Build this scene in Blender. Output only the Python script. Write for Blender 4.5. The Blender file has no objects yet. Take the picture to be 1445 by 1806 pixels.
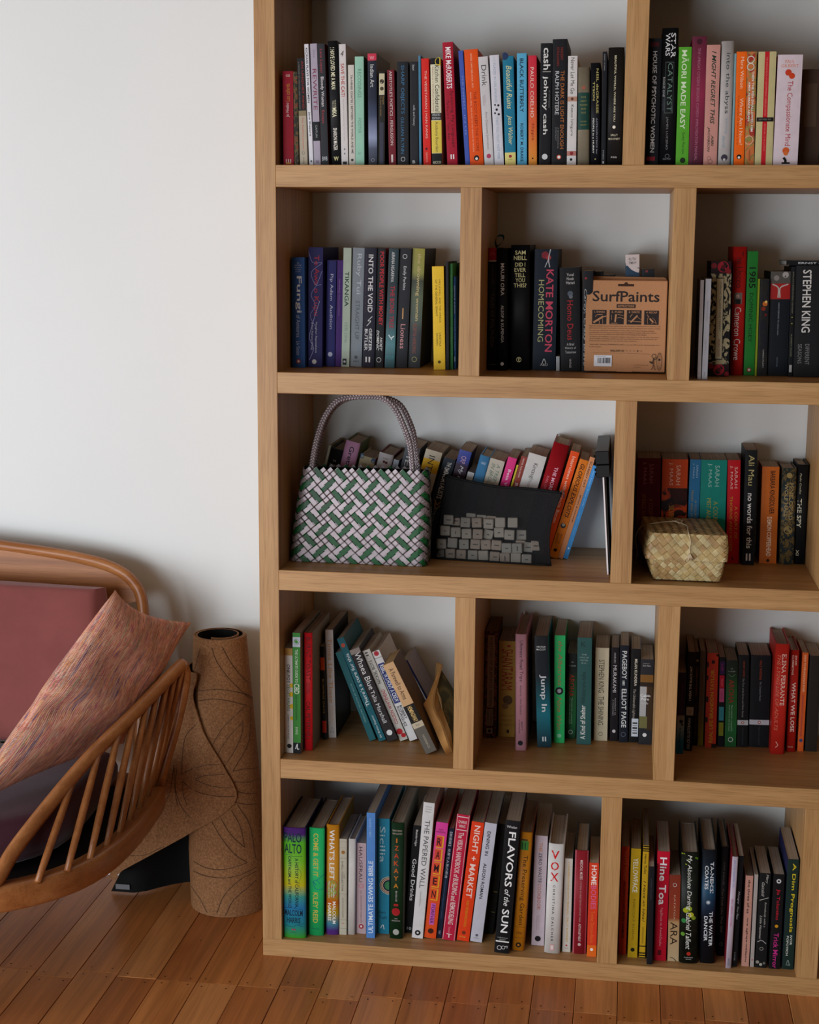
import bpy, math, random
from mathutils import Vector, Matrix, Euler

# ------------------------------------------------------------------ camera
scene = bpy.context.scene
COL = scene.collection
CAM = Vector((0.655, -2.6234, 1.3438))
YAW, PITCH, ROLL = -0.1433, -0.1769, 0.0076
_f = Vector((math.sin(YAW) * math.cos(PITCH), math.cos(YAW) * math.cos(PITCH), math.sin(PITCH)))
_r = Vector((math.cos(YAW), -math.sin(YAW), 0)); _u = _r.cross(_f)
_R = _r * math.cos(ROLL) + _u * math.sin(ROLL); _U = _u * math.cos(ROLL) - _r * math.sin(ROLL)
cd = bpy.data.cameras.new('camera'); cam = bpy.data.objects.new('camera', cd); COL.objects.link(cam)
M = Matrix.Identity(4)
for i in range(3):
    M[i][0] = _R[i]; M[i][1] = _U[i]; M[i][2] = -_f[i]; M[i][3] = CAM[i]
cam.matrix_world = M
cd.sensor_fit = 'HORIZONTAL'; cd.sensor_width = 36.0; cd.lens = 2660.0 * 36.0 / 1445.0
cd.clip_start = 0.05
scene.camera = cam
# ------------------------------------------------------------------ light
w = bpy.data.worlds.new('sky'); scene.world = w; w.use_nodes = True
w.node_tree.nodes['Background'].inputs[0].default_value = (0.62, 0.72, 0.9, 1)
w.node_tree.nodes['Background'].inputs[1].default_value = 1.0

def area(name, loc, target, sx, sy, power, col):
    l = bpy.data.lights.new(name, 'AREA'); l.shape = 'RECTANGLE'; l.size = sx; l.size_y = sy
    l.energy = power; l.color = col
    o = bpy.data.objects.new(name, l); COL.objects.link(o); o.location = loc
    o.rotation_euler = (Vector(target) - Vector(loc)).to_track_quat('-Z', 'Y').to_euler()
    return o
area('window_daylight', (-2.42, -2.3, 0.9), (-1.4, -2.02, 0.9), 2.3, 1.35, 74, (0.87, 0.93, 1.0))
area('window_daylight', (-1.15, -4.12, 0.8), (-1.0, -3.0, 0.8), 1.7, 1.3, 72, (0.88, 0.94, 1.0))
vs = scene.view_settings
scene.display_settings.display_device = 'sRGB'
vs.view_transform = 'Standard'; vs.look = 'None'; vs.gamma = 1.0; vs.use_curve_mapping = False
vs.exposure = -0.03

# ------------------------------------------------------------------ helpers
random.seed(7)
def lin(h):
    h = h.strip('#')
    if len(h) == 3: h = ''.join(c * 2 for c in h)
    o = []
    for i in (0, 2, 4):
        c = int(h[i:i + 2], 16) / 255.0
        o.append(c / 12.92 if c <= 0.04045 else ((c + 0.055) / 1.055) ** 2.4)
    return (o[0], o[1], o[2], 1.0)

class NT:
    def __init__(s, name):
        s.m = bpy.data.materials.new(name); s.m.use_nodes = True
        s.t = s.m.node_tree; s.b = s.t.nodes['Principled BSDF']
    def n(s, typ, **kw):
        n = s.t.nodes.new(typ)
        for k, v in kw.items():
            if k in n.inputs: n.inputs[k].default_value = v
            else: setattr(n, k, v)
        return n
    def l(s, a, b): s.t.links.new(a, b)
    def ramp(s, fac, stops, interp='LINEAR'):
        r = s.n('ShaderNodeValToRGB'); s.l(fac, r.inputs[0]); e = r.color_ramp.elements
        r.color_ramp.interpolation = interp
        while len(e) < len(stops): e.new(0.5)
        for el, (p, c) in zip(e, stops): el.position = p; el.color = c
        return r.outputs[0]
    def coords(s, kind='Object', scale=(1, 1, 1), rot=(0, 0, 0), loc=(0, 0, 0)):
        tc = s.n('ShaderNodeTexCoord'); mp = s.n('ShaderNodeMapping')
        mp.inputs['Scale'].default_value = scale; mp.inputs['Rotation'].default_value = rot
        mp.inputs['Location'].default_value = loc
        s.l(tc.outputs[kind], mp.inputs[0]); return mp.outputs[0]
    def noise(s, vec, scale, detail=3, rough=0.5, dist=0.0):
        n = s.n('ShaderNodeTexNoise'); s.l(vec, n.inputs['Vector'])
        n.inputs['Scale'].default_value = scale; n.inputs['Detail'].default_value = detail
        n.inputs['Roughness'].default_value = rough; n.inputs['Distortion'].default_value = dist
        return n.outputs['Fac']
    def mix(s, fac, a, b, mode='MIX'):
        m = s.n('ShaderNodeMix'); m.data_type = 'RGBA'; m.blend_type = mode
        if isinstance(fac, (int, float)): m.inputs[0].default_value = fac
        else: s.l(fac, m.inputs[0])
        for i, v in ((6, a), (7, b)):
            if isinstance(v, tuple): m.inputs[i].default_value = v
            else: s.l(v, m.inputs[i])
        return m.outputs[2]
    def bump(s, h, strength, dist=0.001):
        b = s.n('ShaderNodeBump'); b.inputs['Strength'].default_value = strength
        b.inputs['Distance'].default_value = dist; s.l(h, b.inputs['Height']); s.l(b.outputs[0], s.b.inputs['Normal'])
    def done(s, col=None, rough=0.5, spec=0.5):
        if col is not None:
            if isinstance(col, tuple): s.b.inputs['Base Color'].default_value = col
            else: s.l(col, s.b.inputs['Base Color'])
        s.b.inputs['Roughness'].default_value = rough
        s.b.inputs['Specular IOR Level'].default_value = spec
        return s.m

_plain = {}
def plain(name, hexc, rough=0.5, spec=0.5, var=0.06, scale=40):
    key = (name, hexc, rough)
    if key in _plain: return _plain[key]
    t = NT(name); c = lin(hexc)
    f = t.noise(t.coords(), scale, 3)
    d = tuple(x * (1 - var) for x in c[:3]) + (1,); u = tuple(min(1, x * (1 + var)) for x in c[:3]) + (1,)
    _plain[key] = t.done(t.ramp(f, [(0.3, d), (0.7, u)]), rough, spec)
    return _plain[key]

def wood(name, base, dark, light, axis, rough=0.45, scale=1.0, spec=0.4):
    """grain runs along axis"""
    t = NT(name)
    sc = [55 * scale] * 3; sc[axis] = 1.6 * scale
    sc2 = [850 * scale] * 3; sc2[axis] = 17 * scale
    sc3 = [9 * scale] * 3; sc3[axis] = 0.8 * scale
    tc = t.n('ShaderNodeTexCoord'); oi = t.n('ShaderNodeObjectInfo')
    ad = t.n('ShaderNodeVectorMath'); ad.operation = 'ADD'
    mu = t.n('ShaderNodeVectorMath'); mu.operation = 'SCALE'; mu.inputs['Scale'].default_value = 7.3
    cb = t.n('ShaderNodeCombineXYZ')
    for i in range(3): t.l(oi.outputs['Random'], cb.inputs[i])
    t.l(cb.outputs[0], mu.inputs[0]); t.l(tc.outputs['Object'], ad.inputs[0]); t.l(mu.outputs[0], ad.inputs[1])
    def mp(s):
        m = t.n('ShaderNodeMapping'); m.inputs['Scale'].default_value = s; t.l(ad.outputs[0], m.inputs[0]); return m.outputs[0]
    a = t.noise(mp(sc), 1, 4, 0.6, 0.6); b = t.noise(mp(sc2), 1, 2, 0.5); c = t.noise(mp(sc3), 1, 2, 0.5, 1.5)
    col = t.ramp(a, [(0.25, lin(dark)), (0.5, lin(base)), (0.78, lin(light))])
    pore = t.ramp(b, [(0.34, (0.60, 0.52, 0.44, 1)), (0.52, (1, 1, 1, 1))])
    col = t.mix(0.55, col, pore, 'MULTIPLY')
    big = t.ramp(c, [(0.3, (0.86, 0.84, 0.82, 1)), (0.7, (1, 1, 1, 1))])
    col = t.mix(0.7, col, big, 'MULTIPLY')
    t.bump(b, 0.15, 0.0004)
    return t.done(col, rough, spec)

def link(name, me, mats, parent=None):
    o = bpy.data.objects.new(name, me); COL.objects.link(o)
    if mats is not None:
        for m in (mats if isinstance(mats, (list, tuple)) else [mats]): me.materials.append(m)
    if parent is not None: o.parent = parent
    return o
def thing(name, label, cat, loc=(0, 0, 0), rot=(0, 0, 0), group=None):
    o = bpy.data.objects.new(name, None); COL.objects.link(o); o.empty_display_size = 0.02
    o.location = loc; o.rotation_euler = rot; o['label'] = label; o['category'] = cat
    if group: o['group'] = group
    return o
def tag(o, label, cat, group=None):
    o['label'] = label; o['category'] = cat
    if group: o['group'] = group
    return o
def struct(o): o['kind'] = 'structure'; return o

class MB:
    """collects polygons into one mesh"""
    def __init__(s): s.v = []; s.f = []; s.mi = []; s.c = []
    def add(s, vs, fs, mi=0, col=None):
        k = len(s.v); s.v += [tuple(p) for p in vs]
        for f in fs: s.f.append(tuple(i + k for i in f)); s.mi.append(mi); s.c.append(col)
    def box(s, a, b, mi=0, col=None, m=None):
        x0, y0, z0 = a; x1, y1, z1 = b
        vs = [(x0, y0, z0), (x1, y0, z0), (x1, y1, z0), (x0, y1, z0), (x0, y0, z1), (x1, y0, z1), (x1, y1, z1), (x0, y1, z1)]
        if m is not None: vs = [m @ Vector(p) for p in vs]
        s.add(vs, [(0, 3, 2, 1), (4, 5, 6, 7), (0, 1, 5, 4), (1, 2, 6, 5), (2, 3, 7, 6), (3, 0, 4, 7)], mi, col)
    def bbox(s, a, b, r=0.0012, mi=0, m=None):
        """box with bevelled edges"""
        x = (a[0], b[0]); y = (a[1], b[1]); z = (a[2], b[2]); vs = []; 
        idx = {}
        for i in (0, 1):
            for j in (0, 1):
                for k in (0, 1):
                    sx, sy, sz = 1 - 2 * i, 1 - 2 * j, 1 - 2 * k
                    for q in range(3):
                        p = [x[i], y[j], z[k]]
                        for ax, sg in ((0, sx), (1, sy), (2, sz)):
                            if ax != q: p[ax] += sg * r
                        idx[(i, j, k, q)] = len(vs); vs.append(Vector(p))
        fs = []
        I = idx
        for i in (0, 1):
            fs.append([I[(i, 0, 0, 0)], I[(i, 1, 0, 0)], I[(i, 1, 1, 0)], I[(i, 0, 1, 0)]])
            fs.append([I[(0, i, 0, 1)], I[(1, i, 0, 1)], I[(1, i, 1, 1)], I[(0, i, 1, 1)]])
            fs.append([I[(0, 0, i, 2)], I[(1, 0, i, 2)], I[(1, 1, i, 2)], I[(0, 1, i, 2)]])
        for i in (0, 1):
            for j in (0, 1):
                fs.append([I[(i, j, 0, 0)], I[(i, j, 1, 0)], I[(i, j, 1, 1)], I[(i, j, 0, 1)]])
                fs.append([I[(i, 0, j, 0)], I[(i, 1, j, 0)], I[(i, 1, j, 2)], I[(i, 0, j, 2)]])
                fs.append([I[(0, i, j, 1)], I[(1, i, j, 1)], I[(1, i, j, 2)], I[(0, i, j, 2)]])
                for k in (0, 1): fs.append([I[(i, j, k, 0)], I[(i, j, k, 1)], I[(i, j, k, 2)]])
        fs = fs
        cen = Vector(((a[0] + b[0]) / 2, (a[1] + b[1]) / 2, (a[2] + b[2]) / 2)); out = []
        for f in fs:
            n = (vs[f[1]] - vs[f[0]]).cross(vs[f[2]] - vs[f[0]]); c = sum((vs[q] for q in f), Vector()) / len(f)
            out.append(tuple(f) if n.dot(c - cen) > 0 else tuple(reversed(f)))
        if m is not None: vs = [m @ p for p in vs]
        s.add(vs, out, mi)
    def tube(s, pts, rad, n=8, mi=0, cap=True, squash=None):
        pts = [Vector(p) for p in pts]; N = len(pts); rings = []
        up = Vector((0, 0, 1)); prev = None
        for i, p in enumerate(pts):
            d = (pts[min(i + 1, N - 1)] - pts[max(i - 1, 0)]).normalized()
            if prev is None:
                a = d.orthogonal().normalized() if abs(d.z) > 0.95 else d.cross(up).normalized()
            else: a = (prev - d * prev.dot(d)).normalized()
            prev = a; b = d.cross(a); r = rad[i] if isinstance(rad, (list, tuple)) else rad
            q = squash or 1.0
            rings.append([p + (a * math.cos(t) + b * math.sin(t) * q) * r for t in [2 * math.pi * k / n for k in range(n)]])
        vs = [p for r in rings for p in r]; fs = []
        for i in range(N - 1):
            for k in range(n):
                fs.append((i * n + k, i * n + (k + 1) % n, (i + 1) * n + (k + 1) % n, (i + 1) * n + k))
        if cap: fs.append(tuple(reversed(range(n)))); fs.append(tuple((N - 1) * n + k for k in range(n)))
        s.add(vs, fs, mi)
    def grid(s, P, mi=0, col=None, flip=False):
        nu = len(P); nv = len(P[0]); fs = []
        for i in range(nu - 1):
            for j in range(nv - 1):
                f = (i * nv + j, i * nv + j + 1, (i + 1) * nv + j + 1, (i + 1) * nv + j)
                fs.append(tuple(reversed(f)) if flip else f)
        s.add([p for r in P for p in r], fs, mi, col)
    def mesh(s, name, smooth=False):
        me = bpy.data.meshes.new(name); me.from_pydata(s.v, [], s.f); 
        if any(s.mi): me.polygons.foreach_set('material_index', s.mi)
        if smooth: me.polygons.foreach_set('use_smooth', [True] * len(s.f))
        if any(c is not None for c in s.c):
            at = me.color_attributes.new('ink', 'FLOAT_COLOR', 'CORNER'); arr = []
            for f, c in zip(s.f, s.c): arr += list(c or (0.5, 0.5, 0.5, 1)) * len(f)
            at.data.foreach_set('color', arr)
        me.update(); return me
    def build(s, name, mats, parent=None, smooth=False):
        return link(name, s.mesh(name, smooth), mats, parent)

def spline(pts, n):
    """Catmull-Rom through pts, n samples per span"""
    P = [Vector(p) for p in pts]; P = [P[0] * 2 - P[1]] + P + [P[-1] * 2 - P[-2]]; out = []
    for i in range(1, len(P) - 2):
        for k in range(n):
            t = k / n
            out.append(0.5 * (2 * P[i] + (P[i + 1] - P[i - 1]) * t + (2 * P[i - 1] - 5 * P[i] + 4 * P[i + 1] - P[i + 2]) * t * t + (3 * P[i] - 3 * P[i + 1] + P[i + 2] - P[i - 1]) * t ** 3))
    out.append(P[-2]); return out
def interp(tab, z):
    if z <= tab[0][0]: return tab[0][1]
    for (a, x), (b, y) in zip(tab, tab[1:]):
        if z <= b: return x + (y - x) * (z - a) / (b - a)
    return tab[-1][1]
# ------------------------------------------------------------------ materials
def wall_mat():
    t = NT('painted_wall'); f = t.noise(t.coords(), 3, 3); g = t.noise(t.coords(), 220, 2)
    t.bump(g, 0.08, 0.0004)
    return t.done(t.ramp(f, [(0.3, (0.755, 0.77, 0.75, 1)), (0.7, (0.775, 0.79, 0.77, 1))]), 0.6, 0.3)
WALL = wall_mat()
OAK_X = wood('oak_veneer', '#bb8f5b', '#a8794a', '#c89d6b', 0)
OAK_Y = wood('oak_veneer_deep', '#bb8f5b', '#a8794a', '#c89d6b', 1)
OAK_Z = wood('oak_veneer_upright', '#bb8f5b', '#a8794a', '#c89d6b', 2)
CEIL = plain('ceiling_low_bounce', '#9a8e7c', 0.7, 0.2); LOW_BOUNCE = plain('wall_low_bounce', '#7e7e70', 0.7, 0.2)  # unseen ceiling and walls, made-up darker tones to cut bounced light

# ------------------------------------------------------------------ room shell
X0, X1, Y0, Y1, ZC = -2.4, 4.2, -4.1, 0.312, 2.6
def slab(name, a, b, mat, parent=None):
    m = MB(); m.box(a, b); return m.build(name, mat, parent)
struct(slab('wall_back', (X0, Y1, 0), (X1, Y1 + 0.1, ZC), WALL))
struct(slab('wall_right', (X1, Y0, 0), (X1 + 0.1, Y1, ZC), LOW_BOUNCE))
struct(slab('ceiling', (X0 - 0.1, Y0 - 0.1, ZC), (X1 + 0.1, Y1 + 0.1, ZC + 0.1), CEIL))
def wall_with_hole(name, along, fixed, lo, hi, h0, h1, z0, z1, thick, mat=WALL):
    m = MB()
    def bx(a0, a1, c0, c1):
        if along == 'y': m.box((fixed - thick, a0, c0), (fixed, a1, c1))
        else: m.box((a0, fixed - thick, c0), (a1, fixed, c1))
    bx(lo, h0, 0, ZC); bx(h1, hi, 0, ZC); bx(h0, h1, 0, z0); bx(h0, h1, z1, ZC)
    return struct(m.build(name, mat))
wall_with_hole('wall_left', 'y', X0, Y0, Y1, -3.5, -1.1, 0.06, 2.05, 0.1)
wall_with_hole('wall_front', 'x', Y0, X0, X1, -2.05, -0.25, 0.06, 2.05, 0.1, LOW_BOUNCE)
WHITEP = plain('white_joinery', '#e6e4df', 0.4)
def window(name, along, fixed, h0, h1, z0, z1):
    m = MB(); t = 0.045
    def bx(a0, a1, c0, c1):
        if along == 'y': m.box((fixed - 0.08, a0, c0), (fixed - 0.03, a1, c1))
        else: m.box((a0, fixed - 0.08, c0), (a1, fixed - 0.03, c1))
    bx(h0, h0 + t, z0, z1); bx(h1 - t, h1, z0, z1); bx(h0 + t, h1 - t, z0, z0 + t); bx(h0 + t, h1 - t, z1 - t, z1)
    bx((h0 + h1) / 2 - t / 2, (h0 + h1) / 2 + t / 2, z0 + t, z1 - t)
    return struct(m.build(name, WHITEP))
window('window_1', 'y', X0, -3.5, -1.1, 0.06, 2.05)
window('window_2', 'x', Y0, -2.05, -0.25, 0.06, 2.05)

# floor: one object per board in the part of the room near the camera's view
def plank_mat(i):
    t = NT('floorboard_%s' % 'abcdefgh'[i])
    hue = ['#c47b40', '#b9713c', '#ca8146', '#c0773e', '#b06a38', '#c67e44', '#bc723c', '#cf8a50'][i]
    c = lin(hue)
    v = t.coords('Object', (38, 1.3, 38), loc=(i * 3.1, i * 1.7, 0)); v2 = t.coords('Object', (220, 5, 220), loc=(i, 0, 0))
    v3 = t.coords('Object', (7, 1.2, 7), loc=(i * 5.0, i, 0))
    a = t.noise(v, 1, 4, 0.6, 1.1); b = t.noise(v2, 1, 2); d = t.noise(v3, 1, 3, 0.5, 2.0)
    col = t.ramp(a, [(0.25, tuple(x * 0.72 for x in c[:3]) + (1,)), (0.5, c), (0.8, tuple(min(1, x * 1.22) for x in c[:3]) + (1,))])
    col = t.mix(0.5, col, t.ramp(b, [(0.35, (0.75, 0.7, 0.66, 1)), (0.5, (1, 1, 1, 1))]), 'MULTIPLY')
    col = t.mix(0.8, col, t.ramp(d, [(0.3, (0.78, 0.72, 0.68, 1)), (0.62, (1, 1, 1, 1))]), 'MULTIPLY')
    t.bump(a, 0.1, 0.0006)
    return t.done(col, 0.34, 0.4)
PLANKS = [plank_mat(i) for i in range(8)]
UNDER = plain('dark_gap', '#150d08', 0.9, 0.1)
floor = struct(slab('floor', (X0, Y0, -0.06), (X1, Y1, -0.0145), UNDER))
NAIL = plain('nail_hole', '#1c110b', 0.8, 0.2)
P = 0.0767; XJ = -0.0945
rows_near = []
k0 = math.floor((-1.75 - XJ) / P); k1 = math.ceil((1.75 - XJ) / P)
proto = {}
nail_m = MB()
def disc(mb, x, y, r, z, n=7):
    mb.add([(x + r * math.cos(6.283 * i / n), y + r * math.sin(6.283 * i / n), z) for i in range(n)], [tuple(range(n))])
rp = random.Random(3)
for k in range(k0, k1):
    xa = XJ + k * P; ys = [Y1]
    y = -0.125 if k % 7 != 3 else -0.145
    if k % 5 == 2: y = -0.115
    joints = [y]
    while y > -1.7: y -= rp.choice([0.9, 1.2, 1.35]); joints.append(y)
    ya = Y1
    for jn in joints:
        L = ya - jn
        key = round(L, 3)
        if key not in proto:
            m = MB(); m.bbox((0.0005, 0.0004, -0.014), (P - 0.0006, L - 0.0004, 0.0), 0.0007); me = m.mesh('floorboard')
            me.materials.append(PLANKS[0]); proto[key] = me
        o = bpy.data.objects.new('floorboard', proto[key]); COL.objects.link(o)
        o.parent = floor; o.location = (xa, jn, rp.uniform(-0.0004, 0.0003))
        o.material_slots[0].link = 'OBJECT'; o.material_slots[0].material = PLANKS[rp.randrange(8)]
        for yy in (jn + 0.014, ya - 0.014):
            for fx in (0.2, 0.8):
                disc(nail_m, xa + P * fx + rp.uniform(-.003, .003), yy + rp.uniform(-.003, .003), 0.0016, 0.0006)
        if rp.random() < 0.5: disc(nail_m, xa + P * rp.uniform(.2, .8), jn + L * rp.uniform(.3, .7), 0.0015, 0.0006)
        ya = jn
no = nail_m.build('nail_holes', NAIL, floor); no['kind'] = 'stuff'
m = MB()
for k in range(math.floor((X0 - XJ) / P), k0): m.box((max(X0, XJ + k * P + .0005), Y0, -0.014), (XJ + (k + 1) * P - .0006, Y1, 0))
for k in range(k1, math.ceil((X1 - XJ) / P)): m.box((XJ + k * P + .0005, Y0, -0.014), (min(X1, XJ + (k + 1) * P - .0006), Y1, 0))
yend = -1.7
m.box((XJ + k0 * P, Y0, -0.014), (XJ + k1 * P, -3.1, -0.0006))
fo = m.build('floorboards_far', PLANKS[3], floor); fo['kind'] = 'stuff'

# ------------------------------------------------------------------ bookcase
W = 0.0369; T = 0.0374; ZT = 1.8346; PIT = 0.36; D = 0.309; XR = 1.3945
shelf_z = {k: ZT - k * PIT for k in range(5)}; shelf_z[5] = 0.0346
bc = thing('bookcase', 'tall open oak veneer bookcase with staggered cubbyholes standing against the white wall', 'bookcase', (0, 0, 0))
def oak(name, a, b, mat):
    m = MB(); m.bbox(a, b, 0.0007); return m.build(name, mat, bc)
oak('upright', (0, 0, 0.0346), (W, D, ZT - T), OAK_Z)
oak('upright', (XR, 0, 0.0346), (XR + W, D, ZT - T), OAK_Z)
oak('plinth', (0, 0, 0.0), (XR + W, D, 0.0346), OAK_X)
oak('top_panel', (0, 0, ZT - T), (XR + W, D, ZT), OAK_X)
for k in range(1, 5): oak('shelf', (W, 0.0, shelf_z[k] - T), (XR, D, shelf_z[k]), OAK_X)
for k, xs in ((1, (.6335, .994)), (2, (.3608, .7217, 1.0829)), (3, (.6354, .995)), (4, (.3607, .723, 1.083)), (5, (.6329, .9927))):
    for x in xs: oak('divider', (x, 0.0004, shelf_z[k]), (x + W, D, shelf_z[k - 1] - T), OAK_Z)
# ------------------------------------------------------------------ books
def ink_mat():
    t = NT('printed_ink'); a = t.n('ShaderNodeAttribute'); a.attribute_name = 'ink'
    return t.done(a.outputs['Color'], 0.5, 0.16)
INK = ink_mat()
def page_mat(name, hexc):
    t = NT(name); c = lin(hexc)
    f = t.noise(t.coords('Object', (1800, 3, 3)), 1, 2)
    g = t.noise(t.coords(), 25, 2)
    col = t.ramp(f, [(0.35, tuple(x * 0.62 for x in c[:3]) + (1,)), (0.6, c)])
    col = t.mix(0.4, col, t.ramp(g, [(0.3, (0.8, 0.78, 0.74, 1)), (0.7, (1, 1, 1, 1))]), 'MULTIPLY')
    return t.done(col, 0.85, 0.1)
_pages = {}
def pages(h):
    h = h or 'c4b6a4'
    if h not in _pages: _pages[h] = page_mat('book_pages', h)
    return _pages[h]
def cover_mat(c):
    if isinstance(c, str): return plain('book_cover_' + c, c, 0.5, 0.16, 0.05, 60)
    if c[0] == 'grad':
        t = NT('book_cover_graded'); sp = t.n('ShaderNodeSeparateXYZ'); t.l(t.coords('Generated'), sp.inputs[0])
        st = [(1 - p, lin(h)) for p, h in c[1]][::-1]
        nz = t.noise(t.coords(), 60, 4, 0.6)
        mt = t.n('ShaderNodeMath'); mt.operation = 'MULTIPLY_ADD'; t.l(nz, mt.inputs[0]); mt.inputs[1].default_value = 0.02
        ad = t.n('ShaderNodeMath'); ad.operation = 'SUBTRACT'; t.l(sp.outputs[2], ad.inputs[0]); ad.inputs[1].default_value = 0.01
        t.l(ad.outputs[0], mt.inputs[2])
        return t.done(t.ramp(mt.outputs[0], st), 0.45, 0.2)
    t = NT('book_cover_patterned')
    f = t.noise(t.coords('Object', (1, 1, 0.6)), c[3] * 2.4, 2, 0.5, 1.2)
    st = [(0.46, lin(c[1])), (0.52, lin(c[2]))]
    if len(c) > 4: st.append((0.6, lin(c[4])))
    return t.done(t.ramp(f, st), 0.45, 0.2)

TX = []   # text jobs
def text_job(s, style):
    cu = bpy.data.curves.new('txt', 'FONT'); cu.body = s; cu.size = 1.0; cu.resolution_u = 2
    cu.fill_mode = 'FRONT'
    if 'b' in style: cu.offset = 0.014
    if 'i' in style: cu.shear = 0.28
    o = bpy.data.objects.new('txt', cu); COL.objects.link(o); return o
_tj = {}
def request(s, style):
    k = (s, ''.join(c for c in style if c in 'bi'))
    if k not in _tj: _tj[k] = text_job(*k)
    return k
def resolve():
    bpy.context.view_layer.update(); dg = bpy.context.evaluated_depsgraph_get()
    for k, o in _tj.items():
        me = bpy.data.meshes.new_from_object(o.evaluated_get(dg))
        vs = [(v.co.x, v.co.y) for v in me.vertices]; fs = [tuple(p.vertices) for p in me.polygons]
        if vs:
            x0 = min(v[0] for v in vs); x1 = max(v[0] for v in vs); y0 = min(v[1] for v in vs); y1 = max(v[1] for v in vs)
            vs = [((x - x0) / max(x1 - x0, 1e-6), (y - y0) / max(y1 - y0, 1e-6)) for x, y in vs]
        T_RES[k] = (vs, fs); bpy.data.meshes.remove(me)
    for o in list(_tj.values()):
        cu = o.data; bpy.data.objects.remove(o); bpy.data.curves.remove(cu)
    _tj.clear()
T_RES = {}
class Print:
    """flat printing on a surface S(u, v, lift) -> point, u across, v from top (0) to bottom (1)"""
    def __init__(s, S, wu, hv): s.S = S; s.m = MB(); s.i = 0; s.w = wu; s.h = hv
    def lift(s): s.i += 1; return 0.00012 + 0.00003 * s.i
    def rect(s, u0, u1, v0, v1, col, nu=None):
        l = s.lift(); n = nu or max(1, int(abs(u1 - u0) * 8))
        P = [[s.S(u0 + (u1 - u0) * i / n, v, l) for v in (v1, v0)] for i in range(n + 1)]
        s.m.grid(P, 0, lin(col), flip=True)
    def disc(s, uc, vc, r, col, ring=False, n=14):
        l = s.lift(); rv = r * s.w / s.h; c = lin(col)
        pt = lambda a, k: s.S(min(max(uc + r * k * math.cos(a), 0.0), 1.0), vc + rv * k * math.sin(a), l)
        A = [2 * math.pi * i / n for i in range(n)]
        if ring:
            vs = [pt(a, 1) for a in A] + [pt(a, 0.8) for a in A]
            s.m.add(vs, [(i, n + i, n + (i + 1) % n, (i + 1) % n) for i in range(n)], 0, c)
        else: s.m.add([pt(a, 1) for a in reversed(A)], [tuple(range(n))], 0, c)
    def stroke(s, pts, wf, col, sub=4):
        l = s.lift(); q = spline([(a, b * s.h / s.w, 0) for a, b in pts], sub) if len(pts) > 2 else [Vector((a, b * s.h / s.w, 0)) for a, b in pts]
        R = []
        for i, p in enumerate(q):
            d = (q[min(i + 1, len(q) - 1)] - q[max(i - 1, 0)]); d = d.normalized() if d.length else Vector((1, 0, 0))
            nrm = Vector((-d.y, d.x, 0)) * wf / 2
            R.append([s.S(min(max((p + e).x, 0), 1), (p + e).y * s.w / s.h, l) for e in (nrm, -nrm)])
        s.m.grid(R, 0, lin(col))
    def text(s, key, a0, a1, b0, b1, col, style):
        """down the spine by default: v a0..a1, u b0..b1"""
        vs, fs = T_RES[key]
        if not vs: return
        l = s.lift(); out = []
        for x, y in vs:
            if 'h' in style: u = b0 + x * (b1 - b0); v = a1 + (a0 - a1) * y
            elif 'u' in style: u = b1 - y * (b1 - b0); v = a1 + (a0 - a1) * x
            else: u = b0 + y * (b1 - b0); v = a0 + (a1 - a0) * x
            if style == 'hu': u = b1 - x * (b1 - b0); v = a0 + (a1 - a0) * y
            out.append(s.S(u, v, l))
        s.m.add(out, fs, 0, lin(col))
    def build(s, name, parent):
        if s.m.f: return s.m.build(name, INK, parent)

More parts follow.
